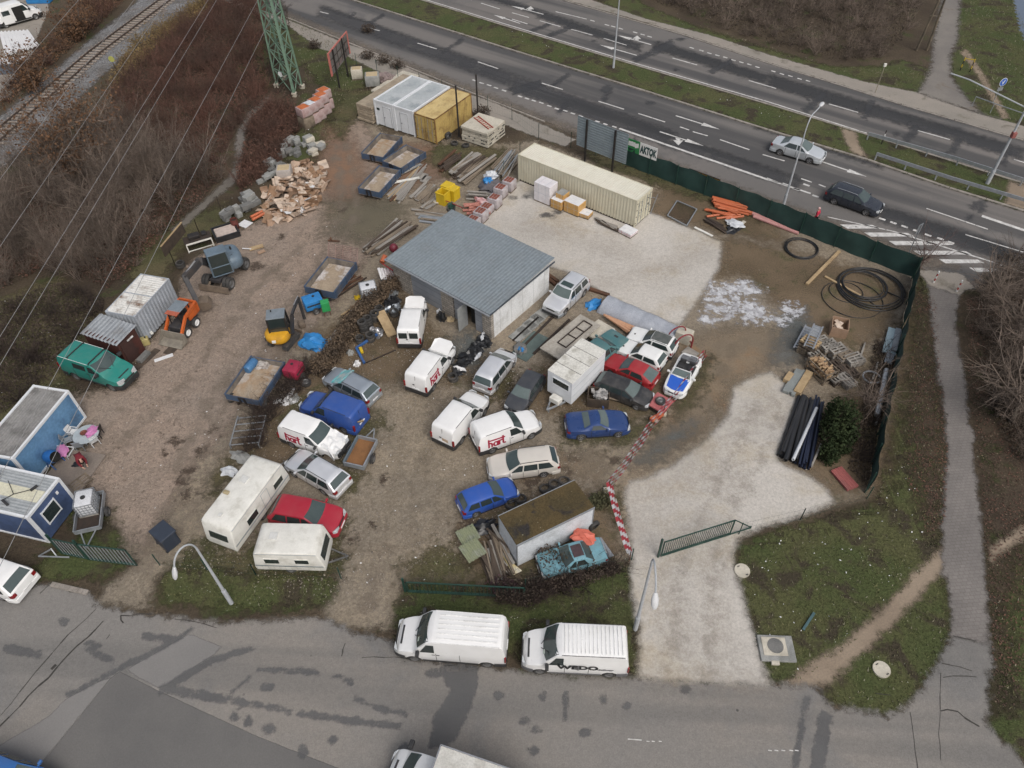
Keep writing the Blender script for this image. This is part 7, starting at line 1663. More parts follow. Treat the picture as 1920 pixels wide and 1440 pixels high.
# cardboard box
q=G(1570,622);o=aA('cardboard_box','open cardboard box holding offcuts near the pallets','box',q,-.35)
for x,y,a_,b_ in ((.55,0,.04,1.25),(-.55,0,.04,1.25),(0,.62,1.1,.04),(0,-.62,1.1,.04)):m=MB();m.box((x,y,.42),(a_,b_,.84));m.build('side',dG[0],o)
m=MB();m.box((0,0,.12),(1.06,1.2,.2));m.build('bottom',dG[2],o);m=MB()
for k in range(5):m.bbox((RG.uniform(-.25,.25),RG.uniform(-.3,.3),.5+RG.uniform(0,.2)),(.6,.3,.08),.02,rz=RG.uniform(0,3),ry=RG.uniform(-.6,.6))
m.build('offcuts',dG[3],o)['kind']='stuff'
aM((1664,668),(1676,622),.9,.10,pm('pale_blue_panel',(.36,.46,.50),(.30,.40,.44),1.5,.5),'pale blue metal panels leaning along the green net fence','leaning_sheet',.2,'panel');aM((1672,665),(1681,624),.35,.2,aF,'pale metal channel beside the blue panels','metal_channel',.25,'channel')
aM((1662,686),(1668,668),.5,.12,aF,'short white metal channel at the foot of the pale blue panels','metal_channel',.2,'channel')
A,B=G(1641,786),G(1659,700);o=aA('flue_duct','long ribbed silver duct lying along the green net fence','duct',A);m=MB();n=22
m.tube([A.lerp(B,i/n)-A+Vector((0,0,.35)) for i in range(n+1)],[.17+.02*(i % 2) for i in range(n+1)],10);m.build('duct',pm('silver_foil_duct',(.58,.58,.58),(.42,.42,.42),6,.3,.6),o,True)
for p,q2 in (((1633,720),(1645,682)),((1612,672),(1621,645)),((1640,800),(1652,760))):aM(p,q2,.12,.08,aJ,'thin grey lath standing among the weeds near the duct','lath',.1,'lath','laths near the duct')
q=G(1632,712);m=MB();m.tube([(.55*math.cos(a_*.26),.55*math.sin(a_*.26),.25) for a_ in range(22)],.06,6);b_=m.build('metal_hoop',aF);b_.location=q;tag(b_,'grey metal hoop under the bare tree beside the duct','hoop')
# black pipes
for k in range(11):
 t=k/10;A=G(1459+30*t+RG.uniform(-4,4),862+12*t+RG.uniform(-8,6));B=G(1497+22*t+RG.uniform(-4,4),752+2*t+RG.uniform(-6,8));lay=k % 2;cZ(A+Vector((0,0,.14+lay*.24)),B+Vector((0,0,.14+lay*.24)),.14,dE,'thick black pipe in the bundle at the edge of the concrete driveway','thick black pipes')
for k in range(16):
 t=k/15;A=G(1492+26*t+RG.uniform(-4,4),874+8*t+RG.uniform(-12,4));B=G(1521+20*t+RG.uniform(-5,5),752+2*t+RG.uniform(-6,10));z=.10+(k % 3)*.15;cZ(A+Vector((0,0,z)),B+Vector((0,0,z)),.07,gT,'thin blue-black pipe in the bundle beside the evergreen bush','thin blue-black pipes')
cZ(G(1487,862,.55),G(1531,765,.55),.10,cD,'white pipe on top of the black pipe bundle',None)
aM((1518,882),(1537,838),.12,.06,aJ,'grey lath leaning on the black pipe bundle','lath',.3,'lath')
loc,rz,L,W=aE((1558,882),(1590,919),(1581,877),.2);o=aA('roof_sheets','small stack of dull red ribbed sheets by the green net fence','sheets',loc,rz);m=MB();jA=pm('dull_red_sheet',(.33,.10,.09),(.26,.075,.07),2,.7,dirt=(.2,.14,.12),dirt_amt=.3)
for k in range(3):
 m=MB();bU(m,L,W,.2,.04,.06+k*.07,along=True);m.build('sheet',jA,o)
# terracotta pipes and junk between the brick pallets and the yellow bins
for k in range(14):
 q=G(885+RG.uniform(-8,20),392+RG.uniform(-6,14));a_=RG.uniform(-.6,.4);d=Vector((math.cos(a_),math.sin(a_),0))*RG.uniform(.4,.9);z=.12+RG.choice([0,.2,.36]);cZ(q-d+Vector((0,0,z)),q+d+Vector((0,0,z)),.12,pm('terracotta_pipe',(.40,.17,.13),(.34,.13,.10),2,.6),'terracotta pipe in the heap beside the brick pallets','terracotta pipes')
for k in range(7):q=G(896+RG.uniform(-6,14),366+k*1.8);d=Vector((.85,-.15,0))*1.0;z=.15+(k % 3)*.18;cZ(q-d+Vector((0,0,z)),q+d+Vector((0,0,z)),.10,aJ,'pale pole in the small cross stack by the brick pallets','pale poles by the brick pallets','pole')
aD('white and red bundled sacks on the terracotta pipes',(905,380),.4,(.8,.4,.35),pm('white_red_sack',(.55,.42,.42),(.45,.16,.15),1.6,.7),'sack','sack',21)
dJ=pm('yellow_plastic',(.62,.43,.02),(.55,.38,.02),2,.45)
for (u,v),h,lab,open_ in (((832,380),1.15,'open yellow bin, front left of the yellow group',1),((841,367),1.1,'yellow plastic bin behind the open one',0),((850,372),1.05,'yellow plastic bin nearest the wood pile',0)):
 q=G(u,v);o=aA('yellow_bin',lab,'bin',q,ay);m=MB()
 for x,y,a_,b_ in ((.42,0,.05,.9),(-.42,0,.05,.9),(0,.42,.79,.05),(0,-.42,.79,.05)):m.box((x,y,h/2),(a_,b_,h),taper=1.0)
 m.build('body',dJ,o);m=MB();m.bbox((0,0,h+.01 if not open_ else .3),(.95 if not open_ else .8,.95 if not open_ else .8,.08),.03);m.build('lid' if not open_ else 'bottom',dJ,o)
 m=MB()
 for x,y,a_,b_ in ((.45,0,.07,.98),(-.45,0,.07,.98),(0,.45,.83,.07),(0,-.45,.83,.07)):m.box((x,y,h-.04),(a_,b_,.07))
 m.build('rim',dJ,o)
# tyres
def gB(loc,rot=(0,0,0),s=.33,label='',group=None,thick=.22,rim=False):
 R_,w_=.33,.22;tm,rm,bm_=cT(R_,w_,'steel');o=bpy.data.objects.new('tyre',tm);COL.objects.link(o);o.location=loc;o.rotation_euler=(rot[0]+PI/2,rot[1],rot[2]);k=s/.33;o.scale=(k,k*thick/.22,k);tag(o,label,'tyre',group)
 if rim:r=bpy.data.objects.new('rim',rm);COL.objects.link(r);r.parent=o
 return o
def fA(p,n,label,group,s=.34,rim=False):
 q=G(*p)
 for k in range(n):gB((q.x+RG.uniform(-.04,.04),q.y+RG.uniform(-.04,.04),.11+k*.215),(RG.uniform(-.05,.05),0,RG.uniform(0,3)),s,label,group,rim=rim)
for p,n,l in [((683,622),5,'tyre in the front left stack of the tyre heap'),((692,611),4,'tyre in the second stack of the tyre heap'),((704,601),4,'tyre in the third stack of the tyre heap'),((712,588),3,'tyre in the rear stack of the tyre heap'),((740,590),2,'tyre in the low stack beside the pale plank'),((696,638),3,'tyre in the stack behind the blue hoist frame'),((676,640),2,'tyre in the stack against the hedge by the blue hoist frame')]:fA(p,n,l,l.replace('tyre in the','tyres in the'))
fA((850,712),2,'tyre in the short stack beside the black rubbish bags','tyres beside the rubbish bags');fA((340,500),2,'tyre in the stack beside the wheeled excavator','tyres beside the excavator',.36)
q=G(1238,748);
for (u,v),lab in (((1113,992),'upright spare wheel at the corner of the mossy box body'),((841,260),'upright wheel leaning on the yellow container')):q=G(u,v);gB((q.x,q.y,.36),(-PI/2+.15,0,.6),.36,lab,rim=True)
for (u,v),lab in (((852,271),'tyre lying flat in the grass by the yellow container'),((873,275),'dark tyre lying flat by the pale panel stack'),((846,395),'tyre beside the green canister behind the workshop'),((553,722),'wheel with pale rim lying at the hedge foot'),((574,720),'wheel with white rim lying beside the blue van')):q=G(u,v);gB((q.x,q.y,.14),(RG.uniform(-.15,.15),.1,1),.37,lab,rim='rim' in lab)
for (u,v),z,lab in (((976,938),.14,'tyre leaning on the mossy box body beside the blue hatchback'),((958,948),.14,'tyre nearest the rear wheel of the blue hatchback'),((964,935),.35,'tyre on top of the pair by the blue hatchback'),((1022,919),.14,'tyre behind the mossy box body, left of the two'),((1039,911),.16,'tyre behind the mossy box body, middle one'),((1058,905),.14,'tyre behind the mossy box body, right-hand one')):q=G(u,v);gB((q.x,q.y,z),(RG.uniform(-.3,.3),.2,1),.37,lab)
# rims heap, plank, hoist, rubbish bags
q=G(708,628);
for k in range(9):o=eH('rimdisc',lambda:MB().lathe([(.001,0),(.08,.02),(.12,.06),(.19,.02),(.22,.08),(.22,-.1),(.18,-.1)],n=16),'wheel_rim',fJ,(q.x+RG.uniform(-.45,.45),q.y+RG.uniform(-.45,.45),.14+.12*(k//4)),(RG.uniform(-.9,.9),RG.uniform(-.9,.9),0),(1,1,1),'bare silver wheel rim in the heap beside the pale plank','wheel rim','bare wheel rims')
m=MB();m.bbox((0,0,0),(2.3,.72,.06),.015);b_=m.build('board',bJ);q=G(724,607,.35);b_.location=(q.x,q.y,.38);b_.rotation_euler=(0,.28,math.radians(-62));tag(b_,'pale wide board leaning on the tyre heap','board')
m=MB();m.bbox((0,0,0),(1.5,.40,.05),.015);b_=m.build('board',bJ);q=G(676,792,.7);b_.location=(q.x,q.y,.72);b_.rotation_euler=(0,.95,math.radians(110));tag(b_,'pale board leaning on the rear of the dark blue van','board')
eB=pm('blue_hoist_paint',(.035,.12,.33),(.03,.095,.27),2,.5,dirt=(.1,.09,.08),dirt_amt=.3)
q=G(680,665);o=aA('engine_hoist','blue steel hoist frame lying on the gravel beside the tyres','hoist',q);m=MB();m.bar((-.5,.55,.12),(.25,-.95,.12),.16);m.build('leg',eB,o);m=MB();m.bar((-.5,.55,.12),(.9,1.7,.35),.14);m.build('leg',eB,o);m=MB();m.bar((.25,-.95,.08),(2.3,.35,.06),.07);m.build('boom',aG,o);m=MB();m.bbox((-.1,.25,.2),(.2,.5,.25),.03,rz=.4);m.build('pump',dJ,o)
for k,(u,v,s_) in enumerate([(905,636,.5),(912,645,.45),(898,650,.5),(885,662,.55),(874,672,.6),(868,682,.55),(880,675,.4),(895,660,.45),(861,694,.45),(858,700,.4)]):aD('black rubbish bag in the row from the workshop corner to the tyre stack',(u,v),0,(s_,s_*.8,s_*.75),dK,'rubbish_bag','bag',40+k,group='black rubbish bags')
for k,(u,v,mt,lab) in enumerate([(862,691,aU,'white plastic strip on the rubbish bags'),(905,630,cD,'white plastic bottle heap at the workshop corner'),(896,668,cD,'pale cushion among the rubbish bags')]):aD(lab,(u,v),.3,(.45,.14,.12),mt,'plastic_scrap','plastic',60+k)
aD('black rubbish bag between the two garage doors',(828,598),0,(.4,.35,.6),dK,'rubbish_bag','bag',70);aD('small white sack between the garage doors',(823,586),0,(.2,.2,.3),cD,'sack','sack',71);aD('small cream sack beside the black bag at the garage',(845,600),0,(.3,.25,.25),cV,'sack','sack',72)
for k in range(11):aD('black car part scrap between the hedge and the open-bonnet van',(735+RG.uniform(-12,10),562+RG.uniform(-12,22)),0,(RG.uniform(.4,.8),RG.uniform(.2,.4),RG.uniform(.2,.45)),dK if k % 3 else bH,'car_part','car part',80+k,group='car part scrap')
aD('white plastic bucket beside the silver estate with the cloth',(670,684),0,(.25,.25,.35),aU,'bucket','bucket',95);aD('grey bucket by the hoist frame',(657,663),0,(.28,.26,.3),aR,'bucket','bucket',96)
# oily mat and jack base in front of the silver off-roader
m=MB()
loc,rz,L,W=aE((945,665),(1000,612),(985,690),.05)
m.box((0,0,.03),(L*.8,W*.7,.05));b_=m.build('oily_mat',pm('green_grey_mat',(.10,.135,.125),(.075,.10,.095),1.5,.8));b_.location=loc;b_.rotation_euler.z=rz;tag(b_,'green-grey mat on the ground behind the silver people carrier','mat')
aD('dismantled engine lying on the green-grey mat',(975,655),.05,(.6,.5,.35),bM,'engine_block','engine',97);aD('blue rag on the green-grey mat',(977,655),.3,(.25,.2,.12),bP,'rag','rag',98)
# old rails in the ground by the workshop
for p,q2 in (((1020,512),(1046,530)),((1096,541),(1142,556)),((1024,522),(1042,536))):aM(p,q2,.28,.2,cJ,'rusty rail end sticking out by the silver off-roader','rail',.02,'rail','rusty rails by the off-roader')
for p,q2 in (((962,640),(1010,596)),((980,652),(1040,592)),((1000,665),(1068,600))):aM(p,q2,.18,.1,aG,'dark rail set in the ground before the silver off-roader','rail',.01,'rail','dark rails before the off-roader')
for k in range(4):q=G(975+k*13,628-k*12);eH('slabx',lambda:MB().bbox((0,0,0),(1.5,.95,.12),.02),'concrete_slab',aR,(q.x,q.y,.05),(0,0,math.radians(47)),(1,1,1),'flat concrete slab in the row along the white workshop wall','slab','slabs along the white wall')
# flatbed trailer
loc,rz,L,W=aE((1016,654),(1092,591),(1046,673),.85);o=aA('flatbed_trailer','long pale flatbed trailer with a welded frame on it behind the white cabin trailer','trailer',loc,rz)
m=MB();m.bbox((0,0,.80),(L,W*1.25,.12),.02);m.build('bed',pm('pale_bed_boards',(.40,.37,.32),(.32,.295,.255),.8,.9,dirt=(.18,.16,.13),dirt_amt=.5),o)
m=MB();m.box((0,.4,.66),(L*.95,.12,.16));m.build('chassis_beam',aG,o);m=MB();m.box((0,-.4,.66),(L*.95,.12,.16));m.build('chassis_beam',aG,o)
m=MB()
for a_,b_ in (((-L*.25,-.5),(L*.4,-.5)),((-L*.25,.25),(L*.4,.25)),((-L*.25,-.5),(-L*.25,.25)),((L*.4,-.5),(L*.4,.25)),((0,-.5),(0,.25)),((L*.2,-.5),(L*.2,.25))):m.bar((*a_,.93),(*b_,.93),.06)
m.build('welded_frame',aG,o)
for x in (-.6,.6):
 for y in (1,-1):aP(o,x,y*(W*.62),.33,.2,'steel')
# second pale bed behind the teal saloon
loc,rz,L,W=aE((1092,622),(1122,598),(1125,640),.6);m=MB();m.bbox((0,0,.5),(L,W,.2),.03);b_=m.build('loading_board',aX);b_.location=loc;b_.rotation_euler.z=rz;tag(b_,'pale loading board behind the teal saloon','board')
# long tarpaulin-covered pile + concrete block + peach pipes + red frame
A,B=G(1131,572),G(1272,634);d=(B-A).normalized();L=(B-A).length;nn=Vector((-d.y,d.x,0));vs=[];K=40
for i in range(K+1):
 t=i/K;wv=1+.05*math.sin(i*.55)+.02*math.sin(i*1.7)
 for y,z in ((-1.0,.02),(-.85,.5),(-.45,.72),(.3,.75),(.7,.5),(.85,.02)):vs.append(tuple(d*(L*t)+nn*(y*(.9+.1*wv))+Vector((0,0,z*wv*(1-.4*max(0,t-.75)/.25)*(.3 if i in (0,K) else 1)))))
o=aQ('tarpaulin',vs,[(i*6+j,(i+1)*6+j,(i+1)*6+j+1,i*6+j+1) for i in range(K) for j in range(5)]+[(5,4,3,2,1,0),tuple(K*6+j for j in range(6))],pm('grey_blue_tarp',(.37,.39,.43),(.31,.33,.37),1.3,.45),None,True,50);o.location=A;tag(o,'long grey tarpaulin over a pile along the edge of the pale pad','tarpaulin')
aD('crumpled blue foil at the end of the grey tarpaulin',(1113,572),0,(.7,.5,.35),bP,'tarpaulin','tarpaulin',101)
for k in range(7):cZ(G(1132+k*2,590+k*1.4,.3+.12*(k % 2)),G(1192-k*2+RG.uniform(-3,3),616+k*1.2,.3+.12*(k % 2)),.09,pm('peach_pipe',(.52,.30,.18),(.46,.25,.15),2,.6),'peach-coloured pipe in the bundle below the grey tarpaulin','peach-coloured pipes')
q=G(1281,638);m=MB();m.bbox((0,0,.45),(1.1,.8,.9),.05);b_=m.build('concrete_block',aX);b_.location=q;b_.rotation_euler.z=-.6;tag(b_,'pale concrete block at the corner of the pad behind the red frame','block')
q=G(1272,650);o=aA('hose_reel_frame','red steel reel frame of two tall hoops beside the grey-roofed hatchback','frame',q,.4);dX=pm('dark_red_steel',(.22,.02,.03),(.18,.02,.025),3,.5)
for y in (-.45,.45):m=MB();m.tube([(.75*math.cos(PI*i/10),y,.75*math.sin(PI*i/10)+.75) for i in range(11)],.05,8);m.bar((.75,y,0),(.75,y,.8),.09);m.bar((-.75,y,0),(-.75,y,.8),.09);m.build('hoop',dX,o)
m=MB();m.bar((.75,-.45,.4),(.75,.45,.4),.08);m.bar((-.75,-.45,.4),(-.75,.45,.4),.08);m.build('cross_bar',dX,o)
loc,rz,L,W=aE((1285,660),(1296,650),(1305,672),.1);aM((1283,657),(1305,670),.8,.08,aJ,'grey slatted board behind the white and blue two-seater','board',.05,'board')
# red trolley with spare tyre, engine crate, single pallet
loc,rz,L,W=aE((1216,757),(1235,737),(1243,769),.55);o=aA('trolley','faded red flat trolley carrying a black tyre beside the tape','trolley',loc,rz);m=MB();m.bbox((0,0,.48),(1.3,1.25,.14),.03);m.build('deck',pm('faded_red_deck',(.42,.13,.13),(.36,.10,.10),2,.6),o);m=MB();m.box((0,0,.2),(1.1,.9,.4));m.build('frame',aG,o);gB((loc[0],loc[1],.66),(0,0,0),.33,'black tyre lying on the faded red trolley',rim=True)
q=G(1121,753);o=aA('scrap_crate','wire crate filled with pale and black engine scrap above the navy coupe','crate',q,-.15)
for x,y,a_,b_ in ((.68,0,.05,1.1),(-.68,0,.05,1.1),(0,.55,1.31,.05),(0,-.55,1.31,.05)):m=MB();m.box((x,y,.4),(a_,b_,.8));m.build('side',bB,o)
m=MB()
for k in range(26):m.bbox((RG.uniform(-.5,.5),RG.uniform(-.38,.38),.6+RG.uniform(0,.25)),(RG.uniform(.15,.4),RG.uniform(.15,.3),RG.uniform(.12,.25)),.05,rz=RG.uniform(0,3),ry=RG.uniform(-.5,.5))
m.build('scrap',pm('aluminium_scrap',(.48,.46,.44),(.10,.10,.10),3,.6),o)['kind']='stuff'
q=G(1157,748);eC((q.x,q.y,.45),-.35,aL,'single brown pallet leaning beside the dusty black estate','leaning pallet',ry=.0,tilt=.7)
# small rusty trailer
loc,rz,L,W=aE((644,868),(671,818),(679,881),.65);o=aA('small_trailer','small grey car trailer with rusty floor beside the crashed van','trailer',loc,rz);print('STRAILER',L,W)
m=MB();m.box((0,0,.42),(L,W,.05));m.build('floor',pm('rusty_brown_floor',(.24,.115,.045),(.19,.09,.035),1.5,.9,dirt=(.1,.06,.04),dirt_amt=.4),o)
for y in (-1,1):m=MB();m.box((0,y*W/2,.56),(L+.04,.04,.34));m.bar((-L/2,y*W/2,.74),(L/2,y*W/2,.74),.08,.06);m.build('side',aF if y<0 else pm('blue_grey_side',(.13,.17,.20),(.10,.14,.17),2,.5),o)
for x in (-1,1):m=MB();m.box((x*L/2,0,.56),(.04,W-.04,.34));m.bar((x*L/2,-W/2,.74),(x*L/2,W/2,.74),.08,.06);m.build('end_board',aF,o)
for y in (1,-1):aP(o,-.1,y*(W/2+.14),.28,.16,'steel');m=MB();m.tube([(-.1+.36*math.cos(PI*i/8),y*(W/2+.14),.30+.36*math.sin(PI*i/8)) for i in range(9)],.035,6);m.build('mudguard',aC,o)
m=MB();m.bar((L/2,.35,.42),(L/2+1.0,0,.42),.06);m.bar((L/2,-.35,.42),(L/2+1.0,0,.42),.06);m.cyl((L/2+.9,0,0),(L/2+.9,0,.6),.03,6);m.build('drawbar',aF,o)
# fence-line metal racks and wheelie bin
q=G(318,1018);o=aA('wheelie_bin','dark grey wheelie bin beside the gravel entrance','bin',q,.9);m=MB();m.bbox((0,0,.62),(.9,1.1,1.1),.05);m.build('body',pm('dark_bin_plastic',(.035,.045,.065),(.03,.038,.055),3,.5),o);m=MB();m.bbox((.02,0,1.22),(1.0,1.2,.12),.05);m.build('lid',_pm['dark_bin_plastic'],o)
for y in (.45,-.45):m=MB();m.cyl((-.4,y-.05,.1),(-.4,y+.05,.1),.1,10);m.build('castor',aC,o)
o=aA('steel_rack','bent galvanised rack lying in the weeds left of the crashed van','rack',G(468,815));m=MB()
for k in range(5):m.bar((-.9,-1.1+k*.55,.35),(.9,-1.0+k*.55,.45),.05)
for x in (-.9,.9):m.bar((x,-1.15,.35),(x,1.2,.45),.06);m.bar((x,-1.1,0),(x,-1.1,.4),.05);m.bar((x,1.15,0),(x,1.15,.45),.05)
m.build('frame',aF,o)
# rubbish by the hedge
for k in range(16):aD('small pale rubbish scrap at the hedge foot by the dark blue van',(530+RG.uniform(-14,26),742+RG.uniform(-12,16)),0,(RG.uniform(.12,.35),RG.uniform(.1,.22),.12),RG.choice([cD,aR,aU]),'scrap','scrap',120+k,group='rubbish at the hedge foot')
aM((533,757),(556,730),.2,.15,aU,'pale long plank among the rubbish at the hedge foot','plank',.1)
# teal cloth on the grey silver estate
wgn=cw_
vs=[];Rz=random.Random(4);spec=cB()
for i in range(9):
 for j in range(9):
  x=1.25-(i/8)*1.05;y=(j/8*2-1)*.78;vs.append((x,y,spec.ztop_at(x,y)+.05+.03*math.sin(i*2.1+j*1.3)))
cl=aQ('cloth',vs,[(i*9+j,i*9+j+1,(i+1)*9+j+1,(i+1)*9+j) for i in range(8) for j in range(8)],pm('teal_pink_cloth',(.10,.40,.42),(.62,.52,.50),1.1,.8,grain=.05),None,True,0)
cl.location=wgn.location;cl.rotation_euler=wgn.rotation_euler;cl.scale=wgn.scale;tag(cl,'teal and pale pink cloth spread over the windscreen of the grey silver estate','cloth')
# ----- cardboard heap and stones
for k in range(150):
 t=RG.random();a_=RG.uniform(0,2*PI);r_=math.sqrt(RG.random())
 u,v=551+r_*62*math.cos(a_)-r_*18*math.sin(a_),360+r_*58*math.sin(a_)-r_*14*math.cos(a_)
 if u<500 and v<345:continue
 z=.08+.75*max(0,1-r_*1.05)*RG.uniform(.6,1.1);q=G(u,v,z);s_=RG.uniform(.32,.82);key=RG.randrange(5);mt=RG.choice(dG) if RG.random()<.92 else aU
 def bld(key=key):
  R_=random.Random(key);m=MB();f=R_.uniform(.15,.5);w1=R_.uniform(.5,.8)
  m.add([(-.6,-w1,0),(0,-w1,R_.uniform(.03,.1)),(0,w1,R_.uniform(.03,.1)),(-.6,w1,0),(.6,-w1,-f*.4),(.6,w1,-f*.3),(.6+.25,-w1,f*.3),(.6+.25,w1,f*.25)],[(0,1,2,3),(1,4,5,2),(4,6,7,5)])
  b=len(m.v);m.add([v-Vector((0,0,.03)) for v in m.v[:8]],[(3,2,1,0),(2,5,4,1),(5,7,6,4)]);return m
 eH(('card',key,mt.name),bld,'cardboard_sheet',mt,q,(RG.uniform(-.55,.55),RG.uniform(-.55,.55),RG.uniform(0,6.3)),(s_,s_,1),'flattened cardboard sheet in the big heap at the edge of the dirt yard','cardboard','flattened cardboard sheets')
bK((536,333),'pallet of pale stacked tiles at the top edge of the cardboard heap',.1,(1.3,1.2,.9),0,cV,pm('pale_tile_edges',(.40,.36,.33),(.33,.30,.28),6,.9),'pale tile pallet',rounded=True)
def cE(p,n,s,mats,label,group,spread=1.0,rz=0.8):
 q=G(*p)
 for k in range(n):mt=RG.choice(mats);eH(('stone',mt.name),lambda:MB().bbox((0,0,.5),(1,1,1),.06),'cast_stone',mt,(q.x+RG.uniform(-spread,spread),q.y+RG.uniform(-spread*.7,spread*.7),.0 if k<n*.6 else s[2]),(RG.uniform(-.08,.08),RG.uniform(-.08,.08),rz+RG.uniform(-.35,.35)),(s[0]*RG.uniform(.7,1.2),s[1]*RG.uniform(.7,1.2),s[2]*RG.uniform(.8,1.1)),label,'stone block',group)
cE((562,270),9,(.75,.5,.4),[aR,bM],'grey cast stone in the piles above the cardboard heap, left row','grey stones, left row');cE((546,289),9,(.75,.5,.4),[aR,bM],'grey cast stone in the piles above the cardboard heap, left row','grey stones, left row',.9)
cE((588,275),9,(.8,.55,.45),[aR,aX],'pale cast stone in the row right above the cardboard heap','pale stones, right row',.8);cE((582,288),4,(.9,.6,.3),[aR,aX],'pale cast stone in the row right above the cardboard heap','pale stones, right row',.5)
cE((512,318),10,(.7,.5,.4),[bM,aR],'dark cast stone in the pile left of the pale tile pallet','dark stones by the tile pallet',.9);cE((500,338),5,(.8,.45,.3),[aR],'dark cast stone in the pile left of the pale tile pallet','dark stones by the tile pallet',.8)
cE((463,378),9,(.9,.6,.5),[aR,bM],'big grey stone at the left end of the cardboard heap','big stones left of the cardboard',.9);cE((456,396),7,(.8,.5,.45),[bM,aR],'big grey stone at the left end of the cardboard heap','big stones left of the cardboard',.8);cE((432,410),6,(.7,.5,.5),[aR,bM],'grey stone beside the rusty barrel','grey stones by the barrel',.7)
q=G(443,428);o=aA('barrel','rusty dark red barrel beside the stone planter','barrel',q);m=MB();m.lathe([(.29,0),(.30,.3),(.315,.32),(.30,.34),(.30,.6),(.315,.62),(.30,.64),(.29,.92),(.26,.92),(.26,.75)],n=18);m.build('shell',pm('rusty_red_barrel',(.14,.03,.025),(.08,.03,.02),3,.7),o,True);m=MB();m.cyl((0,0,.74),(0,0,.76),.27,16);m.build('contents',aG,o)
q=G(425,440);o=aA('stone_planter','black square tub filled with pale sand behind the wheeled excavator','tub',q,.5);m=MB()
for x,y,a_,b_ in ((.95,0,.12,1.7),(-.95,0,.12,1.7),(0,.8,1.78,.12),(0,-.8,1.78,.12)):m.box((x,y,.25),(a_,b_,.5))
m.build('rim',dK,o);m=MB();m.bbox((0,0,.25),(1.7,1.4,.42),.1);m.build('sand',pm('pale_pink_sand',(.50,.42,.37),(.40,.33,.29),3,.9),o)
cZ(G(470,407,.3),G(492,396,.3),.12,cN,'orange pipe at the left end of the cardboard heap','orange pipes by the cardboard');cZ(G(473,412,.3),G(496,400,.3),.12,cN,'orange pipe at the left end of the cardboard heap','orange pipes by the cardboard')
aM((452,418),(468,424),.9,.04,aU,'white square sheet on the ground beside the barrel','sheet',.05,'sheet')
aM((468,469),(494,462),.45,.08,bJ,'orange-brown broken board behind the wheeled excavator','board',.05,'board');aM((484,476),(497,471),.35,.06,dG[0],'small orange-brown board behind the wheeled excavator','board',.05,'board');aM((455,468),(472,469),.1,.05,aU,'white lath behind the wheeled excavator','lath',.1,'lath')
aM((615,452),(637,454),.14,.1,cJ,'rusty T-shaped iron piece on the open dirt','iron_piece',.02,'iron');aM((620,447),(622,454),.14,.1,cJ,'short rusty iron piece on the open dirt','iron_piece',.02,'iron')
# workbench
q=G(376,462);o=aA('workbench','white-framed workbench with dark junk on it by the old fence','bench',q,ay-.5);m=MB();m.box((0,0,.86),(2.2,1.0,.08));m.build('top',aG,o)
for x in (-1,1):
 for y in (-.42,.42):m=MB();m.bar((x,y,0),(x,y,.85),.09);m.build('leg',aY,o)
m=MB();m.bar((-1,-.5,.80),(1,-.5,.80),.06,.14);m.bar((-1,-.45,.12),(1,-.45,.12),.06);m.build('front_rail',aY,o);m=MB();m.bbox((-.2,.1,1.05),(.9,.6,.3),.05);m.bbox((.6,.2,1.0),(.4,.5,.2),.05);m.build('junk',aK,o)
A,B=G(310,482),G(348,436);o=aA('board_fence','short pale-topped board fence beside the workbench','fence',A,math.atan2(B.y-A.y,B.x-A.x));L=(B-A).length;m=MB();m.box((L/2,0,.5),(L,.05,1.0));m.build('boards',bB,o);m=MB();m.box((L/2,0,1.03),(L,.12,.06));m.build('top_rail',bJ,o)
# boards by the shed
aM((255,693),(296,656),.5,.06,bB,'dark long board on the ground by the brown shed','board',.03,'board');aM((262,682),(280,663),.4,.3,bM,'dark bundle against the brown shed','bundle',.03,'bundle')
aM((290,678),(325,666),.3,.06,aU,'white broken laths on the dirt before the orange loader','lath',.03,'lath');aM((314,665),(326,652),.7,.05,bB,'dark square board on the dirt before the orange loader','board',.03,'board');aM((272,616),(290,634),.2,.08,aY,'white lath leaning on the grey storage container','lath',.4,'lath')
q=G(275,645);o=aA('canister','yellowish canister at the corner of the brown shed','canister',q,.4);m=MB();m.bbox((0,0,.3),(.55,.45,.6),.06);m.build('body',pm('ochre_can',(.42,.36,.16),(.36,.3,.13),3,.5),o);m=MB();m.cyl((.1,0,.58),(.1,0,.68),.06,10);m.build('cap',aC,o)
# tanks
def ibc(p,rz,label,z=0.0,white=False):
 q=G(*p);o=aA('water_tank',label,'water tank',(q.x,q.y,z),rz);m=MB();m.bbox((0,0,.62),(1.15,.95,.95),.10);m.build('tank',pm('milky_tank',(.62,.63,.65),(.54,.55,.57),2,.4),o,True,40)
 m=MB()
 for k in range(5):
  zz=.18+k*.22;m.bar((-.6,-.5,zz),(.6,-.5,zz),.03);m.bar((-.6,.5,zz),(.6,.5,zz),.03);m.bar((-.6,-.5,zz),(-.6,.5,zz),.03);m.bar((.6,-.5,zz),(.6,.5,zz),.03)
 for k in range(7):
  x=-.6+k*.2
  for y in (-.5,.5):m.bar((x,y,.15),(x,y,1.06),.025)
 for k in range(6):
  y=-.5+k*.2
  for x in (-.6,.6):m.bar((x,y,.15),(x,y,1.06),.025)
 m.build('cage',aF,o);m=MB();m.box((0,0,.07),(1.2,1.0,.12));m.build('pallet_base',aJ,o);m=MB();m.cyl((0,0,1.08),(0,0,1.13),.14,14);m.build('cap',aC if not white else bH,o);return o
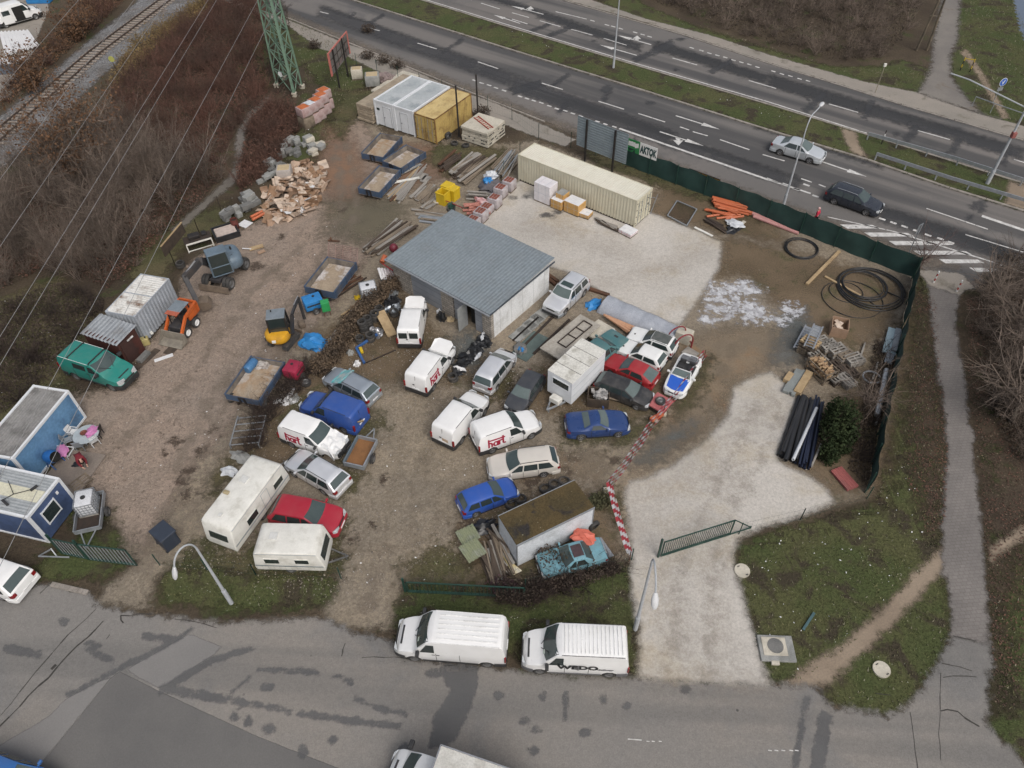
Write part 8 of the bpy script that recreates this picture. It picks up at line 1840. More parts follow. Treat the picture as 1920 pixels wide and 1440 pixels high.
ibc((694,560),.3,'caged white water tank beside the hedge',.25);m=MB();q=G(694,563);m.bbox((0,0,.12),(1.3,1.1,.24),.03);b_=m.build('plinth',aX);b_.location=q;b_.rotation_euler.z=.3;tag(b_,'pale plinth under the caged water tank by the hedge','plinth')
aD('small yellow canister beside the caged water tank',(672,560),0,(.3,.2,.3),dJ,'canister','canister',140)
loc,rz,L,W=aE((142,992),(150,935),(182,995),.7);o=aA('small_trailer','grey car trailer carrying the caged water tank by the dark blue cabin','trailer',loc,rz);L=2.5;W=1.4
m=MB();m.box((0,0,.45),(L,W,.06));m.build('floor',aG,o)
for y in (-1,1):m=MB();m.box((0,y*W/2,.60),(L,.05,.32));m.build('side',aF,o);aP(o,0,y*(W/2+.15),.3,.18,'steel')
for x in (-1,1):m=MB();m.box((x*L/2,0,.60),(.05,W-.05,.32));m.build('end_board',aF,o)
m=MB();m.bar((-L/2,.4,.45),(-L/2-1.1,0,.45),.06);m.bar((-L/2,-.4,.45),(-L/2-1.1,0,.45),.06);m.build('drawbar',aF,o)
ib=ibc((100,100),rz,'caged white water tank standing on the grey trailer',.5);ib.location=Vector(loc)+Vector((math.cos(rz)*.35,math.sin(rz)*.35,.5))
q=G(1088,1)
# green box on legs, compressor trailers
q=G(615,592);o=aA('distribution_box','green box on thin legs beside the big blue skip body','box',q,.3);m=MB();m.bbox((0,0,1.0),(.6,.5,.8),.03);m.build('body',pm('bright_green_box',(.03,.30,.09),(.025,.25,.075),3,.5),o)
for x in (-.22,.22):m=MB();m.bar((x,0,0),(x,0,.62),.06);m.build('leg',cJ,o)
def dF(p,q2,label,mat,H=1.15,W=1.05):
 A,B=G(*p,1.0),G(*q2,1.0);L=(B-A).length;c=(A+B)/2;o=aA('compressor_trailer',label,'compressor',(c.x,c.y,0),math.atan2(B.y-A.y,B.x-A.x));m=MB();m.bbox((0,0,.78),(L,W,.8),.10);m.build('hood',mat,o,True,35)
 m=MB();m.cyl((L*.1,.1,1.17),(L*.1,.1,1.22),.10,12);m.build('exhaust',aC,o);m=MB();m.box((0,0,.36),(L*.96,W*.8,.12));m.build('chassis',aC,o)
 for y in (1,-1):aP(o,0,y*(W/2+.06),.28,.16,'steel')
 m=MB();m.bar((L/2,0,.42),(L/2+.9,0,.42),.08);m.build('drawbar',aC,o)
 for s_ in (-1,1):m=MB();m.bar((-L*.40,s_*(W/2+.005),.85),(L*.40,s_*(W/2+.005),.85),.012,.12);m.build('side_strip',aC,o)
 return o
dF((568,567),(602,556),'bright blue compressor trailer next to the mini excavator arm',bP);dF((541,700),(557,678),'crimson compressor trailer beside the blue tipping body',pm('crimson_hood',(.33,.025,.06),(.28,.02,.05),2,.45))
aD('green canister behind the workshop roof',(846,390),0,(.35,.3,.5),cC,'canister','canister',142);cZ(G(835,376,.5),G(868,390,.3),.04,dX,'thin red hose by the yellow bins',None)
# white and red sheets at the left corner of the workshop
m=MB();bU(m,1.3,1.1,.25,.05,0);b_=m.build('roof_sheet',aU);q=G(725,514,.9);b_.location=q;b_.rotation_euler=(.35,.45,.5);tag(b_,'white ribbed sheet propped at the left corner of the workshop','sheet')
m=MB();m.box((0,0,0),(1.6,.9,.06));b_=m.build('board',pm('red_board',(.42,.03,.04),(.36,.03,.035),3,.5));q=G(734,505,1.0);b_.location=q;b_.rotation_euler=(.2,.9,1.0);tag(b_,'red board propped behind the white ribbed sheet at the workshop','board')
cZ(G(716,492,.3),G(722,480,.5),.2,cN,'short orange pipe at the left corner of the workshop',None)
q=G(738,465,.9);m=MB();bm=bmesh.new();bmesh.ops.create_uvsphere(bm,u_segments=18,v_segments=10,radius=.35);me=bpy.data.meshes.new('ball');bm.to_mesh(me);bm.free();me.shade_smooth();me.materials.append(pm('dark_red_ball',(.16,.02,.035),(.13,.018,.03),3,.5));b_=bpy.data.objects.new('buoy',me);COL.objects.link(b_);b_.location=q;b_.scale.z=1.1;tag(b_,'dark red round float on the pole pile by the workshop','float')
# lichen green sheets, timber pile, white-yellow board
hL=pm('lichen_green_sheet',(.24,.26,.16),(.19,.21,.13),1.5,.8,dirt=(.33,.34,.30),dirt_amt=.5)
for a_,b2,c2,z,lab in (((868,1024),(902,1008),(861,994),.35,'greenish ribbed sheet, upper of the two by the timber pile'),((880,1056),(914,1036),(863,1024),.5,'greenish ribbed sheet, lower of the two by the timber pile')):
 loc,rz,L,W=aE(a_,b2,c2,z);m=MB();bU(m,L,W,.22,.05,0,along=False);b_=m.build('roof_sheet',hL);b_.location=(loc[0],loc[1],z);b_.rotation_euler=(0,0,rz);sm_=b_.modifiers.new('s','SOLIDIFY');sm_.thickness=.02;tag(b_,lab,'sheet');m=MB();m.box((0,0,-.2),(L*.8,W*.7,.3));k_=m.build('bearer',bB,b_)
aH([(912,1000),(945,1000)],[(945,1052),(968,1048)],12,.16,.10,[aL,bB,aJ],'brown timber in the steep pile against the mossy box body','timbers against the mossy box',4,'timber',.2,'timber',.1)
aH([(902,1040),(930,1012)],[(920,1092),(962,1080)],24,.18,.09,[aL,bB,aJ],'long brown plank in the loose pile below the greenish sheets','planks below the greenish sheets',4,'plank',.2,'plank',.06)
pts=[G(*p,.35) for p in ((942,1040),(979,1070),(962,1078))];o=aQ('torn_board',[p-pts[0] for p in pts]+[p-pts[0]-Vector((0,0,.05)) for p in pts],[(0,1,2)[::-1],(3,4,5),(0,1,4,3),(1,2,5,4),(2,0,3,5)],pm('white_yellow_board',(.62,.62,.60),(.62,.50,.20),.9,.6));o.location=pts[0];tag(o,'white board with a yellow corner at the foot of the mossy box body','board')
aD('black car bumper scrap beside the greenish sheets',(905,990),0,(.9,.5,.4),dK,'car_part','car part',150)
aD('crumpled orange-red sheet on the light blue wreck',(1094,1008),.9,(.62,.48,.2),pm('coral_sheet',(.58,.14,.09),(.50,.12,.08),2,.5),'plastic_sheet','sheet',151)
aM((1122,1015),(1146,1050),.3,.06,aF,'grey board leaning beside the light blue wreck','board',.3,'board')
# tape barrier
o=aA('tape_barrier','red and white striped tape strung on posts along the concrete driveway','tape',G(1325,668));org=o.location.copy()
tpts=[(1322,662),(1288,714),(1246,766),(1218,800),(1185,852),(1143,908),(1160,972),(1182,1040)]
jD=pm('tape_red',(.50,.05,.07),(.44,.05,.06),4,.5);jB=pm('tape_white',(.75,.74,.74),(.7,.69,.69),4,.5)
for h_,nm in ((1.1,'tape'),(.74,'tape'),(.4,'tape')):
 P=[Vector((G(*p,.72).x+(.75-h_)*.5,G(*p,.72).y+(.75-h_)*.35,h_)) for p in tpts];vs=[];fs=[];mi=[];n=0;red=True
 for a_,b_ in zip(P[:-1],P[1:]):
  L=(b_-a_).length;k=max(2,int(L/.28))
  for i in range(k):
   for t in (i/k,(i+1)/k):
    q=a_.lerp(b_,t)-org;q.z-=.10*math.sin(PI*t);tw=.05*math.sin(t*9+h_*7);d=(b_-a_).normalized();nn=Vector((-d.y,d.x,0))
    vs+=[q-nn*(.03+tw*.3)-Vector((.03,0,.06)),q+nn*(.03+tw*.3)+Vector((.03,0,.06))]
   fs.append((n,n+2,n+3,n+1));mi.append(0 if red else 1);red=not red;n+=4
 t_=aQ(nm,vs,fs,jD,o);t_.data.materials.append(jB);t_.data.polygons.foreach_set('material_index',mi)
for i,p in enumerate(tpts):m=MB();q=Vector((*G(*p,.72).xy,0))-org;m.cyl(q,q+Vector((0,0,1.05)),.025,6);m.build('post',cJ,o)
for (u,v),lab in (((1137,924),'pale concrete block at the bend of the tape'),((1226,788),'small pale block under the tape near the trolley'),((1244,776),'pale block under the orange strip of the tape')):q=G(u,v);m=MB();m.bbox((0,0,.13),(.5,.32,.26),.03);b_=m.build('concrete_block',aX);b_.location=q;b_.rotation_euler.z=RG.uniform(0,3);tag(b_,lab,'block')
aM((1219,795),(1241,783),.3,.18,cN,'orange plastic barrier piece under the tape','barrier_piece',.3,'barrier')
# manholes and hatch on the verge
def hN(p,r,label,sq=None):
 q=G(*p);o=aA('manhole_cover',label,'manhole',q);m=MB();m.cyl((0,0,-.05),(0,0,.10),r,28);m.build('cover',aX,o);m=MB();m.box((-.15,.25,.105),(.14,.05,.012),rz=.3);m.box((.2,-.25,.105),(.14,.05,.012),rz=.3);m.build('lifting_slot',aC,o)
hN((1652,1256),.42,'pale round manhole cover in the grass below the trodden path');hN((1391,1071),.42,'pale round manhole cover beside the concrete driveway');hN((872,59),.7,'pale round manhole cover in the grass median')
q=G(1455,1217);o=aA('concrete_hatch','square concrete hatch with a pale lid frame in the grass','hatch',q,-.06);m=MB();m.bbox((0,0,.06),(1.75,1.35,.16),.03);m.build('slab',aR,o);m=MB();m.bbox((-.1,.08,.15),(1.2,.95,.05),.02);m.build('lid',aX,o);m=MB();m.cyl((-.05,.1,.17),(-.05,.1,.185),.40,20);m.build('stain',bM,o);m=MB();m.bbox((-.2,-.75,.07),(.4,.2,.16),.02);m.build('step_block',aX,o)
aM((1505,1182),(1526,1150),.14,.06,pm('teal_rod',(.06,.12,.13),(.05,.10,.11),3,.6),'thin teal rod lying in the grass','rod',.05,'rod')
# goods beyond the railway
for k in range(16):
 A,B=G(2+k*3.4,64-k*.2),G(14+k*4.0,108-k*1.2);L=(B-A).length;c=(A+B)/2;eH('gutterpipe',lambda:MB().bbox((0,0,.0),(1,1,1),.1),'metal_profile',cK if k % 3 else aU,(c.x,c.y,.2+.1*(k % 2)),(0,0,math.atan2(B.y-A.y,B.x-A.x)),(L,.22,.16),'long pale metal profile lying beyond the railway below the open van','profile','pale profiles beyond the railway')
loc,rz,L,W=aE((8,122),(42,116),(14,140),1.1);q=G(25,133);o=aA('metal_skip','grey metal skip with white rim beyond the railway','skip',q,.15);m=MB();m.bbox((0,0,.55),(3.0,1.6,1.1),.06);m.build('body',pm('slate_skip',(.12,.14,.17),(.10,.12,.15),2,.5),o);m=MB();m.bbox((0,.1,1.13),(3.1,1.6,.1),.03);m.build('lid',aU,o)
m=MB();m.bbox((0,0,.5),(3.0,2.0,1.0),.1);b_=m.build('tarpaulin',bP);b_.location=G(78,2);tag(b_,'blue covered load behind the open van beyond the railway','load');
aN('paved_yard',[(-120,-40),(95,-40),(90,20),(70,70),(50,130),(20,180),(-20,200),(-120,260)],.007,m_pave)
q=G(221,140);o=aA('railway_sign','small yellow-green round marker on a thin post beside the ballast','sign',q);m=MB();m.cyl((0,0,0),(0,0,1.7),.03,6);m.build('post',aK,o);m=MB();m.cyl((0,-.03,1.75),(0,.0,1.75),.32,16);m.build('disc',pm('marker_yellow',(.42,.42,.12),(.36,.36,.1),3,.6),o)
# ------------------------------------------------------------------ machines, garden table, people
gZ=pm('blue_grey_machine_paint',(.135,.185,.23),(.105,.145,.185),1.5,.5,dirt=(.13,.12,.10),dirt_amt=.4)
cP=pm('dark_greasy_steel',(.028,.029,.034),(.045,.042,.042),2.5,.6,dirt=(.09,.07,.055),dirt_amt=.35)
eN=pm('muddy_steel',(.17,.13,.095),(.11,.085,.065),2,.85)
gE=pm('orange_machine_paint',(.52,.11,.02),(.44,.09,.018),2,.5,dirt=(.15,.08,.05),dirt_amt=.35)
hV=pm('yellow_machine_paint',(.62,.33,.02),(.55,.28,.02),2,.45,dirt=(.2,.13,.05),dirt_amt=.25)
def hE(root):
 Mi=(Matrix.Translation(root.location) @ Matrix.Rotation(root.rotation_euler.z,4,'Z')).inverted()
 return lambda u,v,z:Mi @ G(u,v,z)
def cab(o,c,s,mat,rz=0.0,roofmat=None):
 """glazed cab: pillars, panes, roof"""
 R=Matrix.Rotation(rz,3,'Z');c=Vector(c);x,y,h=s[0]/2,s[1]/2,s[2]
 f=MB();
 for i in (-1,1):
  for j in (-1,1):f.bar(c+R@Vector((i*x,j*y,0)),c+R@Vector((i*x*.92,j*y*.92,h)),.08)
 for z in (0,h*.42):
  for a_,b_ in (((-x,-y),(x,-y)),((x,-y),(x,y)),((x,y),(-x,y)),((-x,y),(-x,-y))):k=1-.08*z/h;f.bar(c+R@Vector((a_[0]*k,a_[1]*k,z)),c+R@Vector((b_[0]*k,b_[1]*k,z)),.06)
 f.build('cab_frame',mat,o)
 for nm,a_,b_ in (('pane',(-x,-y),(x,-y)),('pane',(x,-y),(x,y)),('pane',(x,y),(-x,y)),('pane',(-x,y),(-x,-y))):
  m=MB();k0,k1=.96,.89;m.quad(c+R@Vector((a_[0]*k0,a_[1]*k0,.06)),c+R@Vector((b_[0]*k0,b_[1]*k0,.06)),c+R@Vector((b_[0]*k1,b_[1]*k1,h-.03)),c+R@Vector((a_[0]*k1,a_[1]*k1,h-.03)));m.build(nm,bE,o)
 m=MB();m.bbox(c+Vector((0,0,h+.04)),(s[0]*.98,s[1]*.98,.10),.04,rz=rz);m.build('cab_roof',roofmat or mat,o)
# wheeled excavator
Wf,Wr=G(436,541),G(464,504);hd=(Wf-Wr).normalized();rz=math.atan2(hd.y,hd.x);nn=Vector((-hd.y,hd.x,0));c_=(Wf+Wr)/2 -nn*1.05
o=aA('wheeled_excavator','blue-grey wheeled excavator with a dozer blade and folded dark arm','excavator',c_,rz);T=hE(o);wb2=(Wf-Wr).length/2
for x in (wb2,-wb2):
 for y in (.72,1.02,-.72,-1.02):aP(o,x,y,.50,.28,'steel',rimmat=None)
m=MB();m.bbox((0,0,.75),(wb2*2+.6,.9,.35),.05);m.bbox((wb2,0,.55),(.25,1.8,.25),.04);m.bbox((-wb2,0,.55),(.25,1.8,.25),.04);m.build('undercarriage',cP,o)
m=MB();m.bbox((wb2+.75,0,.38),(.10,2.5,.55),.03,ry=-.2);m.bar((wb2+.2,.5,.6),(wb2+.72,.5,.45),.12);m.bar((wb2+.2,-.5,.6),(wb2+.72,-.5,.45),.12);m.build('dozer_blade',eN,o)
m=MB();m.bbox((-wb2-.7,0,.45),(.12,1.5,.35),.03);m.bar((-wb2,.3,.6),(-wb2-.7,.3,.5),.1);m.build('rear_support',eN,o)
up=T(365,495,2.0);ua=math.atan2(up.y,up.x);
Ru=Matrix.Rotation(ua,3,'Z')
def U(x,y,z):return Ru @ Vector((x,y,0))+Vector((0,0,z))
m=MB();m.cyl((0,0,.9),(0,0,1.15),.75,20);m.build('slew_ring',cP,o)
m=MB();n=26;vs=[]
for z,k_ in ((1.15,.93),(1.25,1.0),(1.75,1.0),(2.0,.93),(2.15,.78),(2.2,.5)):
 for i in range(n):
  a_=2*PI*i/n;x=math.copysign(abs(math.cos(a_))**.6,math.cos(a_));y=math.copysign(abs(math.sin(a_))**.6,math.sin(a_));vs.append(U(-.35+x*1.15*k_,-.12+y*1.18*k_,z))
m.add(vs,[(j*n+i,j*n+(i+1) % n,(j+1)*n+(i+1) % n,(j+1)*n+i) for j in range(5) for i in range(n)]+[tuple(range(5*n,6*n)),tuple(range(n-1,-1,-1))])
m.build('upper_body',gZ,o,True,50)
m=MB();m.cyl(U(-.9,-.2,2.12),U(-.9,-.2,2.45),.07,8);m.bbox(U(-.6,.4,2.16),(.5,.3,.06),.02,rz=ua);m.build('exhaust',aC,o)
m=MB()
for k in range(6):m.bbox(U(.82,-.95+k*.14,1.7),(.06,.07,.5),.01,rz=ua)
m.build('cooling_slots',aC,o)
cab(o,U(.25,.66,1.15),(1.5,1.05,1.85),gZ,ua)
pA=U(.9,-.15,1.7);pB=T(374,490,3.1);pC=T(347,521,2.5);pD=T(370,567,.85)
m=MB();m.bar(pA,pB,.42,.55);m.bar(pB,pC,.36,.48);m.build('boom',cP,o);m=MB();m.bar(pC+(pC-pD)*.12,pD,.32,.42);m.build('stick',cP,o)
m=MB();m.cyl(U(1.0,-.15,1.2),pA.lerp(pB,.8)-Vector((0,0,.2)),.07,8);m.cyl(pB.lerp(pC,.2)+Vector((0,0,.35)),pC+(pC-pD)*.10,.06,8);m.build('ram',fJ,o)
bd=T(383,576,.3)-pD;m=MB();bdir=Vector((bd.x,bd.y,0)).normalized();a_=math.atan2(bdir.y,bdir.x)
prof=[(0,.25),(.35,.42),(.8,.3),(.98,-.15),(.85,-.45),(.5,-.6),(.1,-.5)]
vs=[]
for y in (-.42,.42):
 for x,z in prof:vs.append(pD+Matrix.Rotation(a_,3,'Z') @ Vector((x,y,z*.8-.1)))
k=len(prof);m.add(vs,[tuple(range(k)),tuple(range(2*k-1,k-1,-1))]+[(i,i+k,i+k+1,i+1) for i in range(1,k-1)]+[(0,k,k+1,1)]);m.build('bucket',eN,o)
# skid-steer loader
q0,q1=G(371,612),G(355,631);hd=(q1-q0).normalized();rz=math.atan2(hd.y,hd.x);nn=Vector((-hd.y,hd.x,0));c_=(q0+q1)/2 -nn*.65
o=aA('skid_loader','orange skid-steer loader with an empty wide bucket before the grey container','loader',c_,rz);wb2=(q1-q0).length/2
for x in (wb2,-wb2):
 for y in (.62,-.62):aP(o,x,y,.40,.28,'white')
m=MB();m.bbox((-.15,0,.75),(2.1,.95,.6),.08);m.build('chassis',cP,o)
m=MB();m.bbox((-1.05,0,1.15),(.8,1.25,.75),.12);m.bbox((-.75,.58,1.2),(1.2,.18,.6),.05);m.bbox((-.75,-.58,1.2),(1.2,.18,.6),.05);m.build('rear_body',gE,o,True,40)
for y in (.66,-.66):m=MB();m.bar((-1.2,y,1.75),(.1,y,1.55),.16,.22);m.bar((.1,y,1.6),(1.15,y,.7),.15,.2);m.bar((-1.2,y,1.1),(-1.2,y,1.8),.16,.2);m.build('lift_arm',gE,o)
m=MB();m.bar((-1.25,-.66,1.8),(-1.25,.66,1.8),.14);m.build('arm_cross_tube',gE,o)
for a_,b_ in (((.45,.48),(.45,.48)),):
 m=MB()
 for y in (.46,-.46):m.bar((.5,y,1.0),(.45,y,2.05),.07);m.bar((-.7,y,1.0),(-.7,y,2.05),.07);m.bar((-.7,y,1.5),(.48,y,1.5),.03)
 m.build('cab_frame',aK,o)
m=MB();m.bbox((-.25,0,2.08),(1.15,1.02,.08),.03);m.build('cab_roof',pm('grey_roof_plate',(.20,.23,.26),(.16,.19,.21),2,.5),o);m=MB();m.bbox((.48,0,2.06),(.45,.98,.06),.02);m.build('roof_visor',pm('orange_visor',(.42,.11,.06),(.36,.10,.06),3,.6),o)
m=MB();m.bbox((-.3,0,1.1),(.5,.6,.2),.05);m.bbox((-.55,0,1.4),(.12,.55,.5),.04);m.build('seat',aC,o)
m=MB();vs=[]
for y in (-.95,.95):
 for x,z in ((1.15,.85),(1.12,.1),(1.95,.06),(1.95,.10),(1.25,.2),(1.22,.85)):vs.append((x,y,z))
m.add(vs,[(i,(i+1) % 6,(i+1) % 6+6,i+6) for i in range(6)]+[(5,4,3,2,1,0),tuple(range(6,12))])
for y in (-.95,.95):m.add([(1.2,y,.85),(1.2,y,.1),(1.95,y,.08)],[(0,1,2)]);
m.build('bucket',pm('worn_bucket',(.30,.27,.22),(.20,.18,.15),2,.7,.2),o)
# mini excavator
q0,q1=G(535,661),G(561,630);hd=(q1-q0).normalized();rz=math.atan2(hd.y,hd.x);nn=Vector((-hd.y,hd.x,0));tl=(q1-q0).length;c_=(q0+q1)/2+nn*.62
o=aA('mini_excavator','yellow mini excavator with grey cab roof and black arm beside the blue compressor','excavator',c_,rz);T=hE(o)
for y in (-.62,.62):
 m=MB();L=tl/2;prof=[(-L,.25),(-L+.12,.06),(L-.12,.06),(L,.25),(L-.10,.46),(-L+.10,.46)];m.ext(prof,y-.17,y+.17);to=m.build('track',fV,o)
 m=MB()
 for k in range(9):m.bar((-L+.1+k*(2*L-.2)/8,y-.18,.475),(-L+.1+k*(2*L-.2)/8,y+.18,.475),.06,.03)
 m.build('track_pads',cP,to)
m=MB();m.bbox((0,0,.35),(tl*.6,.8,.25),.04);m.build('undercarriage',cP,o);m=MB();m.bbox((tl/2+.25,0,.25),(.08,1.5,.32),.02);m.bar((tl*.2,.3,.3),(tl/2+.22,.3,.26),.08);m.bar((tl*.2,-.3,.3),(tl/2+.22,-.3,.26),.08);m.build('dozer_blade',eN,o)
up=T(545,612,1.4);ua=math.atan2(up.y,up.x);Ru=Matrix.Rotation(ua,3,'Z')
m=MB();n=22;prof=[(-.98,.62),(-1.05,.8),(-.98,1.12),(-.8,1.22)]
vs=[]
for zi,(k_,z) in enumerate(((.90,.58),(1.0,.72),(1.0,1.0),(.90,1.18),(.6,1.24))):
 for i in range(n):
  a_=2*PI*i/n;x=math.cos(a_);y=math.sin(a_);x=(x*1.05 if x<0 else x*.75)-.15;vs.append(Ru @ Vector((x*k_,y*.92*k_,0))+Vector((0,0,z)))
m.add(vs,[(j*n+i,j*n+(i+1) % n,(j+1)*n+(i+1) % n,(j+1)*n+i) for j in range(4) for i in range(n)]+[tuple(range(4*n,5*n)),tuple(range(n-1,-1,-1))]);m.build('upper_body',hV,o,True,50)
m=MB();m.bbox(Ru @ Vector((-1.12,-.15,0))+Vector((0,0,.82)),(.12,.55,.28),.04,rz=ua);m.build('rear_lamp_panel',cP,o);m=MB();m.cyl(Ru @ Vector((-1.15,-.15,0))+Vector((0,0,.84)),Ru @ Vector((-1.21,-.15,0))+Vector((0,0,.84)),.09,12);m.build('badge',aZ,o)
m=MB();m.bbox(Ru @ Vector((-.5,-.86,0))+Vector((0,0,.92)),(.3,.06,.24),.02,rz=ua);m.build('side_panel_logo',aZ,o)
cab(o,Ru @ Vector((-.1,.30,0))+Vector((0,0,.95)),(1.3,1.08,1.45),aK,ua,pm('grey_roof_plate',(.2,.23,.26)))
m=MB();p=Ru @ Vector((-.4,.55,0))+Vector((0,0,2.35));m.cyl(p,p+Vector((0,0,.25)),.05,8);m.build('beacon',aK,o)
pA=Ru @ Vector((.72,-.1,0))+Vector((0,0,.85));pB=T(547,590,2.2);pC=T(559,558,2.6);pD=T(571,598,.75)
m=MB();m.bar(pA,pB,.18,.24);m.bar(pB,pC,.15,.20);m.build('boom',cP,o);m=MB();m.bar(pC,pD,.13,.18);m.build('stick',cP,o);m=MB();m.cyl(pA+Vector((0,0,.1)),pB.lerp(pC,.3),.045,8);m.cyl(pB.lerp(pC,.4)+Vector((0,0,.25)),pC+Vector((0,0,.15)),.04,8);m.build('ram',fJ,o)
bk=T(560,606,.35);m=MB();m.bbox(pD.lerp(bk,.6)-Vector((0,0,.25)),(.55,.5,.45),.12,rz=.8);m.build('bucket',eN,o)
# garden furniture
q=G(162,816,.74);o=aA('garden_table','round pale garden table with a brown bowl between the white chairs','table',(q.x,q.y,.12));m=MB();m.cyl((0,0,.68),(0,0,.72),.78,32);m.build('table_top',pm('pale_glass_top',(.40,.44,.46),(.34,.38,.40),2,.25),o)
for k in range(4):m=MB();m.bar((.55*math.cos(k*PI/2+.6),.55*math.sin(k*PI/2+.6),0),(.45*math.cos(k*PI/2+.6),.45*math.sin(k*PI/2+.6),.68),.05);m.build('leg',aF,o)
m=MB();m.lathe([(.001,.86),(.17,.87),(.22,.95)],n=18);b_=m.build('bowl',pm('brown_bowl',(.16,.055,.035),(.12,.04,.03),3,.6),None,True);b_.location=q+Vector((-.12,.05,-.74+.0));tag(b_,'brown bowl on the round garden table','bowl')
aD('pink cloth hanging over the far edge of the round table',(171,809),.86,(.45,.3,.10),pm('pink_cloth',(.55,.22,.42),(.46,.17,.35),3,.8),'cloth','cloth',201)
def eL(p,rz,label,mat,lounger=False):
 q=G(*p);o=aA('garden_chair',label,'chair',(q.x,q.y,0),rz);s=.48
 m=MB();m.bbox((0,0,.43),(s,s,.04),.01);m.build('seat',mat,o);m=MB();m.bbox((-s/2-.06,0,.74),(.04,s,.52),.01,ry=-.2);m.build('backrest',mat,o)
 for x in (-.22,.22):
  for y in (-.23,.23):m=MB();m.bar((x,y,0),(x,y,.62 if x>0 else .42),.04);m.build('leg',mat,o)
 for y in (-.25,.25):m=MB();m.bar((-.26,y,.63),(.24,y,.63),.05,.03);m.build('armrest',mat,o)
 return o
fZ=pm('white_garden_chair',(.62,.63,.63),(.55,.56,.57),3,.5);gY=pm('grey_garden_chair',(.25,.27,.29),(.2,.22,.24),3,.5)
eL((143,818),-.2,'white garden chair between the round table and the light blue cabin',fZ);eL((180,833),2.4,'white garden chair at the lower right of the round table',fZ);eL((155,841),1.7,'grey garden chair nearest the red-clothed person',gY);eL((187,818),3.2,'dark garden chair at the far right of the round table',aK);eL((134,832),.5,'grey garden chair on the cabin side of the round table',gY)
o=aA('sun_lounger','white framed lounger with pink cloth before the light blue cabin','lounger',G(113,853),-.12);m=MB()
for y in (-.35,.35):m.bar((-1.0,y,.45),(.95,y,.45),.05);
for x in (-1.0,-.35,.3,.95):m.bar((x,-.35,.45),(x,.35,.45),.05)
for x in (-.8,.8):
 for y in (-.35,.35):m.bar((x,y,0),(x,y,.45),.04)
m.build('frame',fZ,o);m=MB();m.box((-.65,0,.46),(.6,.62,.03));m.build('seat_cloth',pm('deep_pink_cloth',(.40,.06,.16),(.34,.05,.14),3,.8),o)
aD('pink towel on the white framed lounger',(117,845),.5,(.55,.3,.08),pm('pink_cloth',(.55,.22,.42)),'towel','towel',204)
q=G(108,872);o=aA('concrete_mixer','blue drum mixer with black opening on the deck between the cabins','mixer',(q.x,q.y,.12),-.35);m=MB();m.lathe([(.12,-.45),(.34,-.38),(.42,-.1),(.42,.12),(.34,.40),(.33,.42)],n=22,axis='X');d_=m.build('drum',pm('mixer_blue',(.02,.13,.38),(.02,.10,.32),3,.4),o,True);d_.location=(0,0,.75);d_.rotation_euler=(0,-.35,0)
m=MB();m.lathe([(.335,.42),(.30,.43),(.28,.2),(.001,.1)],n=22,axis='X');i_=m.build('drum_opening',bF,d_)
m=MB()
m.bar((0,-.42,.75),(0,.42,.75),.06)
for y in (-.38,.38):m.bar((-.3,y,0),(0,y,.75),.06);m.bar((.3,y,0),(0,y,.75),.06)
m.build('frame',eB,o)
eC((G(152,906).x,G(152,906).y,0),.9,aL,'single brown pallet beside the dark blue cabin corner','pallet by the cabin')
aD('dark rag on the deck between the cabins',(146,869),.12,(.35,.25,.06),dK,'rag','rag',206)
# people
def cY(name,pts,edges,rad,mat,parent,sub=2,root=0):
 me=bpy.data.meshes.new(name);me.from_pydata([tuple(p) for p in pts],edges,[]);o=bpy.data.objects.new(name,me);COL.objects.link(o)
 sk=o.modifiers.new('s','SKIN');
 lay=me.skin_vertices[0].data if me.skin_vertices else None
 if lay is None:
  bm=bmesh.new();bm.from_mesh(me);bm.verts.layers.skin.verify();bm.to_mesh(me);bm.free();lay=me.skin_vertices[0].data
 for i,r in enumerate(rad):lay[i].radius=(r,r) if not isinstance(r,tuple) else r
 for i in range(len(rad)):lay[i].use_root=(i==root)
 sb=o.modifiers.new('u','SUBSURF');sb.levels=sub;sb.render_levels=sub
 bpy.context.view_layer.update();em=bpy.data.meshes.new_from_object(o.evaluated_get(bpy.context.evaluated_depsgraph_get()));em.materials.clear();em.materials.append(mat);em.shade_smooth()
 bpy.data.objects.remove(o);r=bpy.data.objects.new(name,em);COL.objects.link(r);r.parent=parent;return r
eV=pm('skin',(.50,.31,.23),(.46,.28,.21),4,.6)
